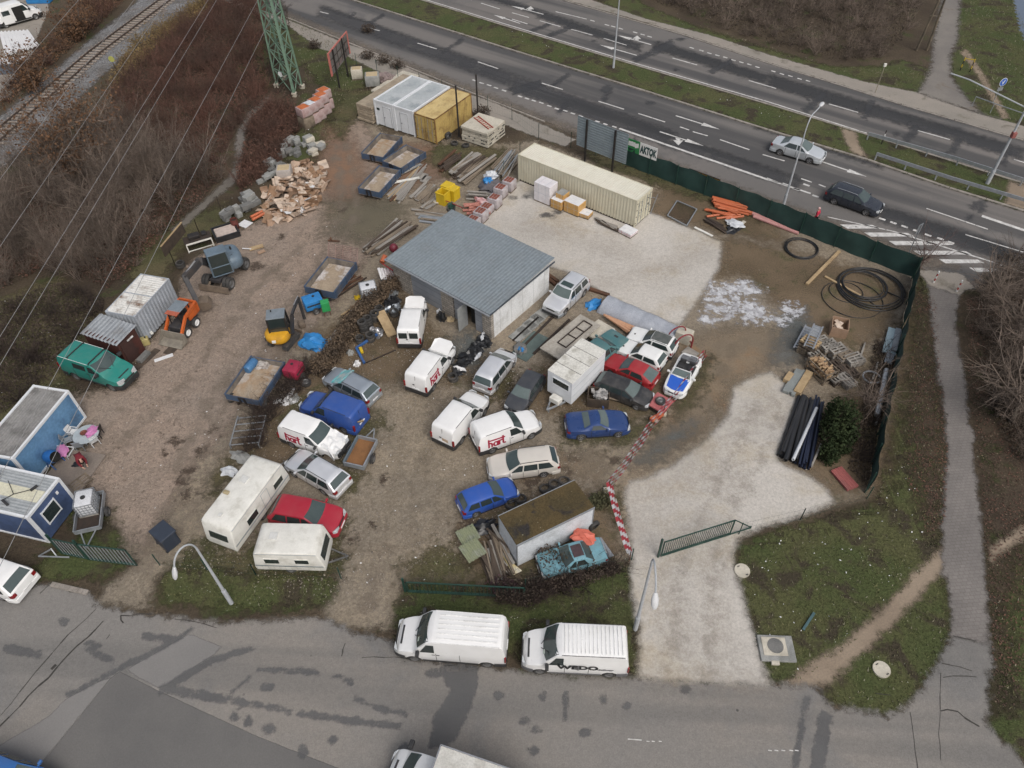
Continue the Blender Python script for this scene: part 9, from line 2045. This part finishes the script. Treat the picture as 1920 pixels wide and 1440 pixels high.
def fW(label,loc,rz,J,jacket,trousers,hair,cap=None):
 o=aA('person',label,'person',loc,rz);P={k:Vector(v) for k,v in J.items()}
 names=['pelvis','chest','neck','head0','head1'];pts=[P[k] for k in names];rad=[.13,.13,.055,.085,.075];ed=[(0,1),(1,2),(2,3),(3,4)]
 def add(p,r,par):pts.append(Vector(p));rad.append(r);ed.append((par,len(pts)-1));return len(pts)-1
 for s in ('L','R'):
  a_=add(P['sh'+s],.058,1);b_=add(P['el'+s],.045,a_);c_=add(P['wr'+s],.030,b_);d=(P['wr'+s]-P['el'+s]).normalized();side=d.cross(Vector((0,0,1)));side=side.normalized() if side.length>.1 else Vector((0,1,0))
  pm_=add(P['wr'+s]+d*.07,.036,c_)
  for k,l in enumerate((.075,.085,.08,.06)):f0=add(P['wr'+s]+d*.11+side*(k-1.5)*.02,.010,pm_);add(P['wr'+s]+d*(.11+l)+side*(k-1.5)*.022-Vector((0,0,.02)),.008,f0)
  add(P['wr'+s]+d*.06+side*.06,.010,c_)
  h_=add(P['hip'+s],.085,0);k_=add(P['kn'+s],.060,h_);n_=add(P['an'+s],.042,k_);add(P['an'+s]+Vector((.16,0,-.05)),.035,n_)
 cY('body',pts,ed,rad,eV,o)
 pts2=[P['pelvis']+Vector((0,0,.02)),P['chest'],P['neck']-(P['neck']-P['chest'])*.25];rad2=[.165,.175,.10];ed2=[(0,1),(1,2)]
 for s in ('L','R'):b0=len(pts2);pts2+=[P['sh'+s],P['el'+s],P['wr'+s]];rad2+=[.085,.068,.052];ed2+=[(1,b0),(b0,b0+1),(b0+1,b0+2)]
 cY('jacket',pts2,ed2,rad2,jacket,o)
 pts3=[P['pelvis']];rad3=[.155];ed3=[]
 for s in ('L','R'):b0=len(pts3);pts3+=[P['hip'+s],P['kn'+s],P['an'+s]+Vector((0,0,.03))];rad3+=[.105,.078,.065];ed3+=[(0,b0),(b0,b0+1),(b0+1,b0+2)]
 cY('trousers',pts3,ed3,rad3,trousers,o)
 for s in ('L','R'):m=MB();m.bbox(P['an'+s]+Vector((.07,0,-.045)),(.27,.10,.09),.03);m.build('shoe',aC,o)
 d=(P['head1']-P['head0']).normalized();f=Vector((1,0,0));f=(f-d*f.dot(d)).normalized() if abs(d.x)<.95 else Vector((0,0,-1));hc=P['head0'].lerp(P['head1'],.55);sd=d.cross(f)
 bm=bmesh.new();bmesh.ops.create_uvsphere(bm,u_segments=16,v_segments=10,radius=.108);Q=Matrix((f,sd,d)).transposed()
 for v in bm.verts:c=v.co;v.co=hc+d*.035 -f*.02+Q @ Vector((c.x*1.02,c.y*.92,c.z*1.05))
 dl=[v for v in bm.verts if (v.co-hc).dot(f)>.05 and (v.co-hc).dot(d)<.07];bmesh.ops.delete(bm,geom=dl,context='VERTS');me=bpy.data.meshes.new('hair');bm.to_mesh(me);bm.free();me.materials.append(cap or hair);me.shade_smooth();ho=bpy.data.objects.new('hair' if not cap else 'cap',me);COL.objects.link(ho);ho.parent=o
 m=MB();m.bbox(hc+f*.095-d*.01,(.03,.03,.04),.01);m.build('nose',eV,o)
 for s in (-1,1):m=MB();m.bbox(hc+f*.082+d*.02+sd*.035*s,(.02,.026,.016),.006);m.build('eye',aC,o);m=MB();m.bbox(hc+sd*.088*s,(.03,.02,.055),.01);m.build('ear',eV,o)
 m=MB();m.bbox(hc+f*.085-d*.05,(.015,.05,.012),.004);m.build('mouth',pm('lips',(.32,.12,.11),(.3,.11,.1),3,.6),o)
 return o
stand={'pelvis':(0,0,.95),'chest':(.02,0,1.30),'neck':(.03,0,1.47),'head0':(.05,0,1.57),'head1':(.05,0,1.69),'shL':(0,.19,1.40),'shR':(0,-.19,1.40),'elL':(-.05,.25,1.12),'elR':(-.08,-.25,1.12),'wrL':(.12,.22,.95),'wrR':(.02,-.24,.88),'hipL':(0,.09,.90),'hipR':(0,-.09,.90),'knL':(.10,.10,.50),'knR':(-.02,-.10,.50),'anL':(.02,.10,.09),'anR':(-.18,-.10,.12)}
q=G(1526,423);fW('person in a bright red jacket and pale cap walking beyond the net fence',q,HWY+PI,stand,pm('bright_red_jacket',(.52,.02,.06),(.44,.02,.05),4,.7),pm('dark_trousers',(.04,.04,.05),(.03,.03,.04),4,.8),aC,cap=pm('pale_pink_cap',(.62,.40,.38),(.56,.34,.33),4,.8))
bend={'pelvis':(-.05,0,.92),'chest':(.32,0,1.02),'neck':(.50,0,.98),'head0':(.60,0,.94),'head1':(.70,0,.88),'shL':(.42,.19,.99),'shR':(.42,-.19,.99),'elL':(.46,.22,.72),'elR':(.50,-.22,.72),'wrL':(.58,.15,.50),'wrR':(.64,-.14,.50),'hipL':(-.05,.10,.88),'hipR':(-.05,-.10,.88),'knL':(.03,.12,.48),'knR':(.05,-.12,.48),'anL':(-.04,.13,.09),'anR':(-.02,-.13,.09)}
q=G(160,873);fW('person in a dark red jacket bending over the edge of the deck',(q.x,q.y,.12),math.atan2(*(lambda d:(d.y,d.x))(G(167,878)-G(155,858))),bend,pm('dark_red_jacket',(.17,.012,.02),(.13,.01,.018),4,.75),pm('maroon_trousers',(.10,.012,.018),(.08,.012,.016),4,.8),pm('dark_hair',(.03,.022,.018),(.02,.015,.012),4,.7))
# ------------------------------------------------------------------ thickets, trees, hedges, grass
def cF(segs,name,mat,parent=None):
 """segs: array (n, 8) of p0, p1, r0, r1 -> three-sided tubes"""
 S=np.asarray(segs,float);p0,p1=S[:,:3],S[:,3:6];r0,r1=S[:,6:7],S[:,7:8];d=p1-p0;d /=np.maximum(np.linalg.norm(d,axis=1,keepdims=True),1e-9)
 up=np.where(np.abs(d[:,2:3])>.9,np.array([[1.,0,0]]),np.array([[0,0,1.]]));a=np.cross(d,up);a /=np.linalg.norm(a,axis=1,keepdims=True);b=np.cross(a,d);V=np.empty((len(S),6,3))
 for k in range(3):
  t=2*PI*k/3;o=a*math.cos(t)+b*math.sin(t);V[:,k]=p0+o*r0;V[:,k+3]=p1+o*r1
 base=(np.arange(len(S))*6)[:,None];F=np.concatenate([base+np.array([[k,(k+1) % 3,(k+1) % 3+3,k+3]]) for k in range(3)]);return cU(name,V.reshape(-1,3),F,mat,parent)
def aW(C,size,name,mat,parent=None,flat=0.0,r=None):
 """one small kite per centre"""
 r=r or rng;n=len(C);a=r.normal(size=(n,3));a[:,2]*=(1-flat);a /=np.linalg.norm(a,axis=1,keepdims=True);b=r.normal(size=(n,3));b[:,2]*=(1-flat);b-=a*(a*b).sum(1,keepdims=True);b /=np.maximum(np.linalg.norm(b,axis=1,keepdims=True),1e-6)
 s=size*(.6+.8*r.random((n,1)));V=np.stack([C-a*s,C+b*s*.55,C+a*s,C-b*s*.55],1).reshape(-1,3);F=np.arange(n*4).reshape(-1,4);return cU(name,V,F,mat,parent)
def cG(r,h,spread,stems,sub=5,rad=.018,droop=.25,nseg=4,upright=.6):
 out=[]
 for i in range(stems):
  az=r.random()*2*PI;tilt=(r.random()**.7)*spread;d=np.array([math.cos(az)*tilt,math.sin(az)*tilt,upright+.4*r.random()]);d /=np.linalg.norm(d);L=h*(.6+.5*r.random());p=np.array([math.cos(az)*.15*r.random(),math.sin(az)*.15*r.random(),0.]);rr=rad*(.6+.7*r.random());step=L/nseg
  for k in range(nseg):
   q=p+d*step;f0=1-k/nseg*.75;f1=1-(k+1)/nseg*.75;out.append([*p,*q,rr*f0,rr*f1])
   for _ in range(sub if k else sub//2):
    t=r.random();s=p+(q-p)*t;e=d*.6+r.normal(size=3)*.55;e[2]+=.15;e /=np.linalg.norm(e);l=L*.28*(.4+.8*r.random());m=s+e*l*.55;e2=e+r.normal(size=3)*.35;e2 /=np.linalg.norm(e2);out.append([*s,*m,rr*.45*f0,rr*.32*f0]);out.append([*m,*(m+e2*l*.5),rr*.32*f0,rr*.18*f0])
   d=d+r.normal(size=3)*.16;d[2]-=droop*(k+1)/nseg*.5;d /=np.linalg.norm(d);p=q
 return np.array(out)
def aS(px,n,r):
 P=np.array([G2(*p) for p in px]);lo,hi=P.min(0),P.max(0);out=[]
 while len(out)<n:
  X=lo[0]+(hi[0]-lo[0])*r.random(n*2);Y=lo[1]+(hi[1]-lo[1])*r.random(n*2);ok=eA(P,X,Y)>0;out+=list(zip(X[ok],Y[ok]))
 return np.array(out[:n])
gL=pm('reddish_brown_twigs',(.155,.078,.056),(.085,.050,.038),.25,.9,grain=.3)
bZ=pm('grey_brown_twigs',(.23,.18,.145),(.09,.070,.056),.25,.9,grain=.3)
dU=pm('dark_bramble_stems',(.055,.036,.030),(.036,.026,.022),.25,.9,grain=.3)
hH=pm('grey_bark',(.16,.135,.11),(.10,.085,.068),3,.9,grain=.25)
fL=pm('dry_brown_leaves',(.155,.080,.038),(.095,.052,.030),.6,.85,grain=.35)
eE=pm('red_brown_leaves',(.130,.062,.042),(.060,.036,.026),.5,.85,grain=.35)
dB=pm('dark_litter',(.075,.055,.040),(.05,.038,.028),.5,.9,grain=.4)
hY=pm('evergreen_leaves',(.022,.034,.014),(.036,.048,.020),.9,.85,spec=.15,grain=.3)
hD=pm('dry_yellow_grass',(.22,.155,.065),(.15,.105,.05),.5,.9,grain=.3)
VR=np.random.default_rng(21)
variants={}
def gM(kind,k):
 if (kind,k) not in variants:
  r=np.random.default_rng(100+k*7+len(kind));variants[(kind,k)]={'low':lambda:cG(r,1.5,1.1,13,4,.016,.4),'mid':lambda:cG(r,2.3,.9,13,5,.02,.3),'tall':lambda:cG(r,4.6,.42,8,6,.030,.15,5,1.0)}[kind]()
 return variants[(kind,k)]
def bC(name,px,n,kinds,mat,leafmat=None,leaves=0,leafsize=.10,lz=.5,label=None):
 pts=aS(px,n,VR);allS=[]
 for i,(x,y) in enumerate(pts):
  S=gM(kinds[int(VR.random()*len(kinds))],int(VR.random()*6)).copy();a=VR.random()*2*PI;s=.7+.6*VR.random();c,sn=math.cos(a)*s,math.sin(a)*s
  for k in (0,3):X,Y=S[:,k].copy(),S[:,k+1].copy();S[:,k]=x+X*c-Y*sn;S[:,k+1]=y+X*sn+Y*c;S[:,k+2]*=s
  allS.append(S)
 o=cF(np.concatenate(allS),name,mat);tag(o,label,'thicket',kind='stuff')
 if leaves:
  C=aS(px,leaves,VR);Z=np.abs(VR.normal(size=leaves))*lz;l=aW(np.column_stack([C,Z+.03]),leafsize,name+'_leaves' if False else 'leaf_cover',leafmat);tag(l,None,None,kind='stuff')
 return o
T1=[(215,165),(330,60),(420,0),(500,-50),(496,90),(500,190),(455,225),(430,270),(420,335),(330,425),(260,500),(200,545),(110,500),(0,545),(-90,560),(-90,455),(60,340),(140,245)]
bC('thicket',[(215,165),(330,60),(420,0),(500,-50),(496,90),(500,190),(455,225),(430,270),(420,335),(300,300),(210,230)],330,['low','mid','mid'],gL,eE,26000,.09,.45)
bC('thicket',[(60,340),(210,230),(300,300),(420,335),(330,425),(260,500),(200,545),(110,500),(0,545),(-90,560),(-90,455)],150,['tall','mid','low'],bZ,eE,22000,.09,.4)
bC('thicket',[(60,300),(210,230),(330,300),(400,345),(300,440),(200,520),(0,540),(-60,500),(0,380)],70,['tall'],bZ)
bC('thicket',[(474,225),(500,205),(540,195),(570,215),(560,250),(530,300),(505,325),(450,365),(446,330),(460,290)],60,['low','mid'],gL,eE,9000,.09,.6)
bC('thicket',[(500,-60),(540,20),(545,60),(500,80),(500,160),(540,190),(590,150),(640,110),(600,140),(560,170)],26,['low'],dU,dB,3000,.08,.4)
bC('thicket',[(1120,-70),(1200,-5),(1330,45),(1440,84),(1560,116),(1650,112),(1690,80),(1725,20),(1740,-70)],300,['low','mid','mid'],bZ,dB,26000,.09,.5)
bC('thicket',[(110,60),(160,0),(260,-70),(240,0),(180,55),(90,130),(40,185),(0,205),(-50,235),(40,140)],70,['low','mid'],gL,fL,9000,.10,.7)
bC('thicket',[(1845,545),(1840,640),(1850,760),(1900,860),(2010,900),(2010,480),(1870,480)],70,['low','mid'],bZ,dB,14000,.08,.4)
bC('thicket',[(930,1100),(985,1098),(1060,1075),(1150,1060),(1170,1075),(1060,1110),(985,1140),(930,1130)],34,['low'],dU,dB,3500,.07,.4)
bC('thicket',[(0,570),(110,530),(200,560),(180,600),(140,640),(110,700),(0,780),(-60,760)],46,['low'],dU,dB,9000,.08,.2)
bC('thicket',[(250,80),(380,0),(430,-40),(400,20),(330,60),(290,100),(240,150),(200,190),(210,150)],30,['low'],hD,hD,6000,.10,.5)
bC('thicket',[(480,770),(510,745),(560,700),(590,690),(560,740),(520,770),(490,840),(460,850)],26,['low'],dU,dB,3000,.07,.35)
bC('thicket',[(1590,880),(1640,640),(1690,640),(1650,800),(1630,920)],9,['low'],dU,dB,3500,.07,.15)
# --- trees one can tell apart
def dN(label,base,h,spread,seed,mat=bZ,trunk_r=.12,leaves=0,leafmat=None,leafsize=.12,lean=(0,0),name='bare_tree',limbs=7,bend=.2,trunk_h=.35):
 r=np.random.default_rng(seed);B=base if isinstance(base,Vector) else G(*base);o=aA(name,label,'tree',B);seg=[];tr=[];tips=[]
 def grow(p,d,L,rad,lvl):
  n=4 if lvl<2 else 3;step=L/n
  for k in range(n):
   q=p+d*step;f0=1-.5*k/n;f1=1-.5*(k+1)/n;(tr if lvl==0 else seg).append([*p,*q,rad*f0,rad*f1])
   if lvl<3 and (lvl>0 or k >= 1):
    for _ in range({0:2,1:2,2:2}[lvl]):
     e=d*.55+r.normal(size=3)*.6;e[2]=e[2]*.6+.18;e /=np.linalg.norm(e);grow(p+(q-p)*r.random(),e,L*(.42+.25*r.random()),rad*f0*.5,lvl+1)
   if lvl >= 2:tips.append(q)
   d=d+r.normal(size=3)*bend;d[2]+=.05 if lvl<2 else -.05;d /=np.linalg.norm(d);p=q
 for k in range(limbs if limbs<3 else 1):grow(np.zeros(3),np.array([lean[0],lean[1],1.]),h*trunk_h,trunk_r,0)
 top=np.array(tr[-1][3:6])
 for k in range(limbs):
  a=2*PI*k/limbs+r.random()*.6;e=np.array([math.cos(a)*spread,math.sin(a)*spread,.55+.6*r.random()]);e /=np.linalg.norm(e);grow(top*(.55+.45*r.random()),e,h*(.5+.2*r.random()),trunk_r*.5,1)
 cF(tr,'trunk',hH,o);cF(seg,'crown',mat,o)
 if leaves:
  tp=np.array(tips);C=tp[r.integers(0,len(tp),leaves)]+r.normal(size=(leaves,3))*.22;aW(C,leafsize,'leaves',leafmat,o,r=r)
 return o
dN('tree with rusty brown leaves rising over the railway line',(158,325),9.0,.55,3,bZ,.17,5200,fL,.13,lean=(-.05,.05),name='brown_leaved_tree',limbs=8)
dN('smaller brown-leaved tree between the railway and the pale profiles',(70,175),5.0,.8,4,bZ,.10,2600,fL,.13,name='brown_leaved_tree',limbs=7)
dN('brown-leaved tree at the top between railway and open van',(150,75),4.5,.8,14,bZ,.10,1900,fL,.13,name='brown_leaved_tree',limbs=7)
dN('bare spreading tree overhanging the pallets by the net fence',(1618,770),4.3,.9,5,bZ,.09,limbs=6,trunk_h=.3)
dN('thin bare sapling at the corner of the net fences',(1722,512),4.6,.55,6,pm('reddish_sapling',(.12,.075,.065),(.09,.055,.048),1,.9),.06,limbs=5)
dN('large bare tree right of the path mouth at the picture edge',(1893,640),6.0,.95,7,bZ,.16,limbs=8)
dN('bare bushy tree behind the bollards at the right',(1860,560),4.0,.9,8,bZ,.10,limbs=8,trunk_h=.2)
dN('bare tree with a thick pale trunk lower right of the path',(1893,790),6.0,.95,9,bZ,.18,limbs=8)
dN('bare tree cut by the right edge beside the leaf litter',(1945,720),6.0,.9,10,bZ,.15,limbs=8)
for i,(u,v,h) in enumerate([(95,420,6.5),(185,445,5.5),(240,400,5.5),(130,360,7.0),(290,360,4.5),(40,470,6.0)]):
 dN(['slender bare tree in the thicket, furthest towards the grey container','slender bare tree in the thicket above the grey container','slender bare tree near the old wire fence','tallest slender bare tree in the left thicket','small bare tree near the trodden path','slender bare tree at the left picture edge'][i],(u,v),h,.35,30+i,bZ,.08,limbs=5,trunk_h=.5,name='slender_tree')
# evergreen bush, hedge, brambles
def dS(label,pts,n,mat,size,name='evergreen_bush',cat='bush',twig=dU,stems=12):
 """pts: [(u, v, rx, ry, rz)] ellipsoids"""
 B=G(pts[0][0],pts[0][1]);o=aA(name,label,cat,B);Cs=[];seg=[]
 for (u,v,rx,ry,rz) in pts:
  c=G(u,v)-B;k=int(n/len(pts));d=VR.normal(size=(k,3));d /=np.linalg.norm(d,axis=1,keepdims=True);rr=VR.random((k,1))**.4;lump=1+.22*np.sin(d[:,:1]*5+u)*np.sin(d[:,1:2]*6+v)+.15*np.sin(d[:,2:3]*9);C=d*rr*lump*np.array([[rx,ry,rz]])+np.array([[c.x,c.y,rz*.8]]);Cs.append(C[C[:,2]>.02])
  S=cG(VR,rz*1.5,.7*max(rx,ry)/max(rz,.1),stems,4,.02);S[:,[0,3]]+=c.x;S[:,[1,4]]+=c.y;seg.append(S)
 aW(np.concatenate(Cs),size,'foliage',mat,o);cF(np.concatenate(seg),'stems',twig,o);return o
dS('dark evergreen bush under the bare tree beside the black pipes',[(1550,862,.6,.7,.8),(1556,838,.8,.8,1.2),(1566,815,.9,.8,1.6),(1580,800,.7,.9,1.1),(1556,792,.6,.7,1.2),(1588,826,.5,.6,.7),(1574,848,.6,.5,.6),(1545,815,.4,.5,.8)],7600,hY,.10)
dS('wide rusty brown leafy hedge between the dirt yard and the tyre heap',[(740,543,.7,.7,.75),(727,553,.7,.7,.75),(713,564,.7,.7,.75),(699,576,.7,.7,.75),(686,588,.7,.7,.75),(672,602,.7,.8,.75),(659,620,.8,.8,.75),(647,641,.8,.8,.75),(634,660,.8,.8,.75),(620,680,.8,.8,.7),(606,696,.8,.8,.7)],15000,pm('rusty_hedge_leaves',(.15,.105,.066),(.060,.044,.032),.8,.85,grain=.4),.075,'hedge','hedge')
dS('dark bramble growing over the light blue wreck',[(1060,1062,.9,.5,.7),(1085,1052,1.0,.5,.7),(1030,1055,.8,.6,.8)],1500,pm('bramble_leaves',(.045,.042,.022),(.075,.035,.025),1.2,.8,grain=.4),.07,'bramble','bush')
dS('low brown bush left of the round stone at the bend of the tape',[(1128,942,.8,.6,.35)],900,pm('weed_leaves',(.07,.075,.035),(.09,.08,.04),1.2,.8,grain=.4),.08,'weed_clump','bush')
for i,(u,v) in enumerate([(690,110),(720,118),(745,128),(590,90),(905,215),(690,60)]):dS(['small bush behind the beige block pallets, left one','small bush behind the beige block pallets, middle one','small bush behind the beige block pallets, right one','small dark bush between pylon and pavement','small bush behind the tall black post','dark weed clump between pavement and main road'][i],[(u,v,.9,.8,.5)],500,dB,.08,'small_bush','bush')
dS('purple-brown shrub at the end of the low green gate',[(938,1104,.7,.5,.5),(955,1106,.6,.5,.45)],600,pm('purple_leaves',(.075,.035,.045),(.05,.028,.032),1,.85,grain=.4),.07,'purple_shrub','bush')
# --- grass and litter
hX=pm('grass_blades',(.075,.090,.030),(.120,.110,.050),.35,.85,grain=.4);hF=pm('pale_dry_blades',(.26,.25,.18),(.20,.18,.12),.5,.9,grain=.3)
def dY(polys,dens,h,mat,name='grass_tufts',wdt=.025):
 Ps=[]
 for px in polys:
  P=np.array([G2(*p) for p in px]);area=abs(np.sum(P[:,0]*np.roll(P[:,1],-1)-P[:,1]*np.roll(P[:,0],-1)))/2;Ps.append(aS(px,int(area*dens),VR))
 C=np.concatenate(Ps);n=len(C);az=VR.random(n)*2*PI;hh=h*(.4+VR.random(n));le=VR.normal(size=(n,2))*hh[:,None]*.5;b0=np.column_stack([C[:,0]-np.cos(az)*wdt,C[:,1]-np.sin(az)*wdt,np.zeros(n)+.01]);b1=np.column_stack([C[:,0]+np.cos(az)*wdt,C[:,1]+np.sin(az)*wdt,np.zeros(n)+.01]);tp=np.column_stack([C[:,0]+le[:,0],C[:,1]+le[:,1],hh]);V=np.stack([b0,b1,tp],1).reshape(-1,3);o=cU(name,V,np.arange(n*3).reshape(-1,3),mat);tag(o,kind='stuff');return o
verge=[[(1395,1045),(1440,1005),(1640,945),(1695,720),(1725,560),(1760,760),(1770,950),(1765,1040),(1690,1110),(1590,1215),(1500,1275),(1440,1275),(1420,1200),(1395,1130)],[(1775,1090),(1780,1200),(1715,1300),(1670,1335),(1555,1315),(1545,1285),(1610,1235),(1700,1150)],[(305,1085),(340,1065),(480,1085),(615,1090),(600,1135),(440,1145),(305,1120)],[(750,1140),(775,1100),(985,1110),(1130,1070),(1178,1066),(1190,1180),(1190,1255),(985,1245),(960,1220),(760,1215)],[(1865,1060),(1990,1000),(1990,1500),(1870,1350)]]
dY(verge,30,.13,hX);dY(verge,5,.10,hF,'dry_blades',.035)
far=[[(540,30),(660,100),(690,160),(640,250),(600,290),(560,240),(570,130)],[(1200,12),(1440,95),(1620,150),(1720,170),(1745,130),(1560,125)],[(0,570),(110,530),(190,600),(150,640),(120,720),(0,800)],[(820,275),(950,285),(930,310),(830,330)],[(1805,0),(1800,100),(1840,205),(1940,240),(1940,90),(1900,0)],[(440,1000),(640,985),(640,1060),(600,1080),(320,1065)],[(760,1060),(830,1020),(900,1085),(770,1090)]]
dY(far,14,.16,hX);dY(far,4,.14,hF,'dry_blades',.04)
C=aS([(1705,700),(1720,540),(1755,560),(1768,720),(1778,850),(1772,970),(1745,1020),(1700,900)],1500,VR);tag(aW(np.column_stack([C,.03+.02*VR.random(1500)]),.06,'fallen_leaves',eE,None,.9),kind='stuff')
C=aS([(1812,560),(1815,720),(1830,820),(1842,950),(1852,1080),(1866,1330),(1990,1300),(1990,520)],4500,VR);tag(aW(np.column_stack([C,.03+.03*VR.random(4500)]),.06,'fallen_leaves',eE,None,.9),kind='stuff')
# loose stones and litter on the gravel
C=aS([(300,1060),(640,620),(760,420),(1000,480),(1180,640),(1140,900),(990,1000),(760,1080),(700,1150)],9000,VR);tag(aW(np.column_stack([C,.03+.01*VR.random(9000)]),.05,'loose_gravel',pm('loose_gravel_stones',(.33,.29,.24),(.13,.115,.10),3,.9,grain=.3),None,.8),kind='stuff')
C=aS([(170,900),(300,620),(480,470),(640,380),(700,480),(560,650),(420,850),(300,1010)],5000,VR);tag(aW(np.column_stack([C,.03+.01*VR.random(5000)]),.05,'loose_gravel',pm('loose_dirt_clods',(.28,.22,.18),(.10,.075,.055),3,.9,grain=.3),None,.8),kind='stuff')
for poly,n,nm in (([(1380,1040),(1640,950),(1700,800),(1740,1050),(1500,1280),(1420,1200)],60,1),([(0,560),(200,600),(120,740),(0,800)],26,2),([(560,60),(680,150),(620,260),(540,300)],18,3),([(960,60),(1440,220),(1560,240),(960,75)],26,4),([(200,900),(480,480),(640,400),(600,640),(300,1000)],60,5),([(640,1060),(780,640),(1000,700),(960,1000),(740,1150)],50,6)):
 C=aS(poly,n,VR);z0=.13 if nm==4 else .05;tag(aW(np.column_stack([C,np.full(n,z0)]),.055,'paper_litter',aU,None,.8),kind='stuff')
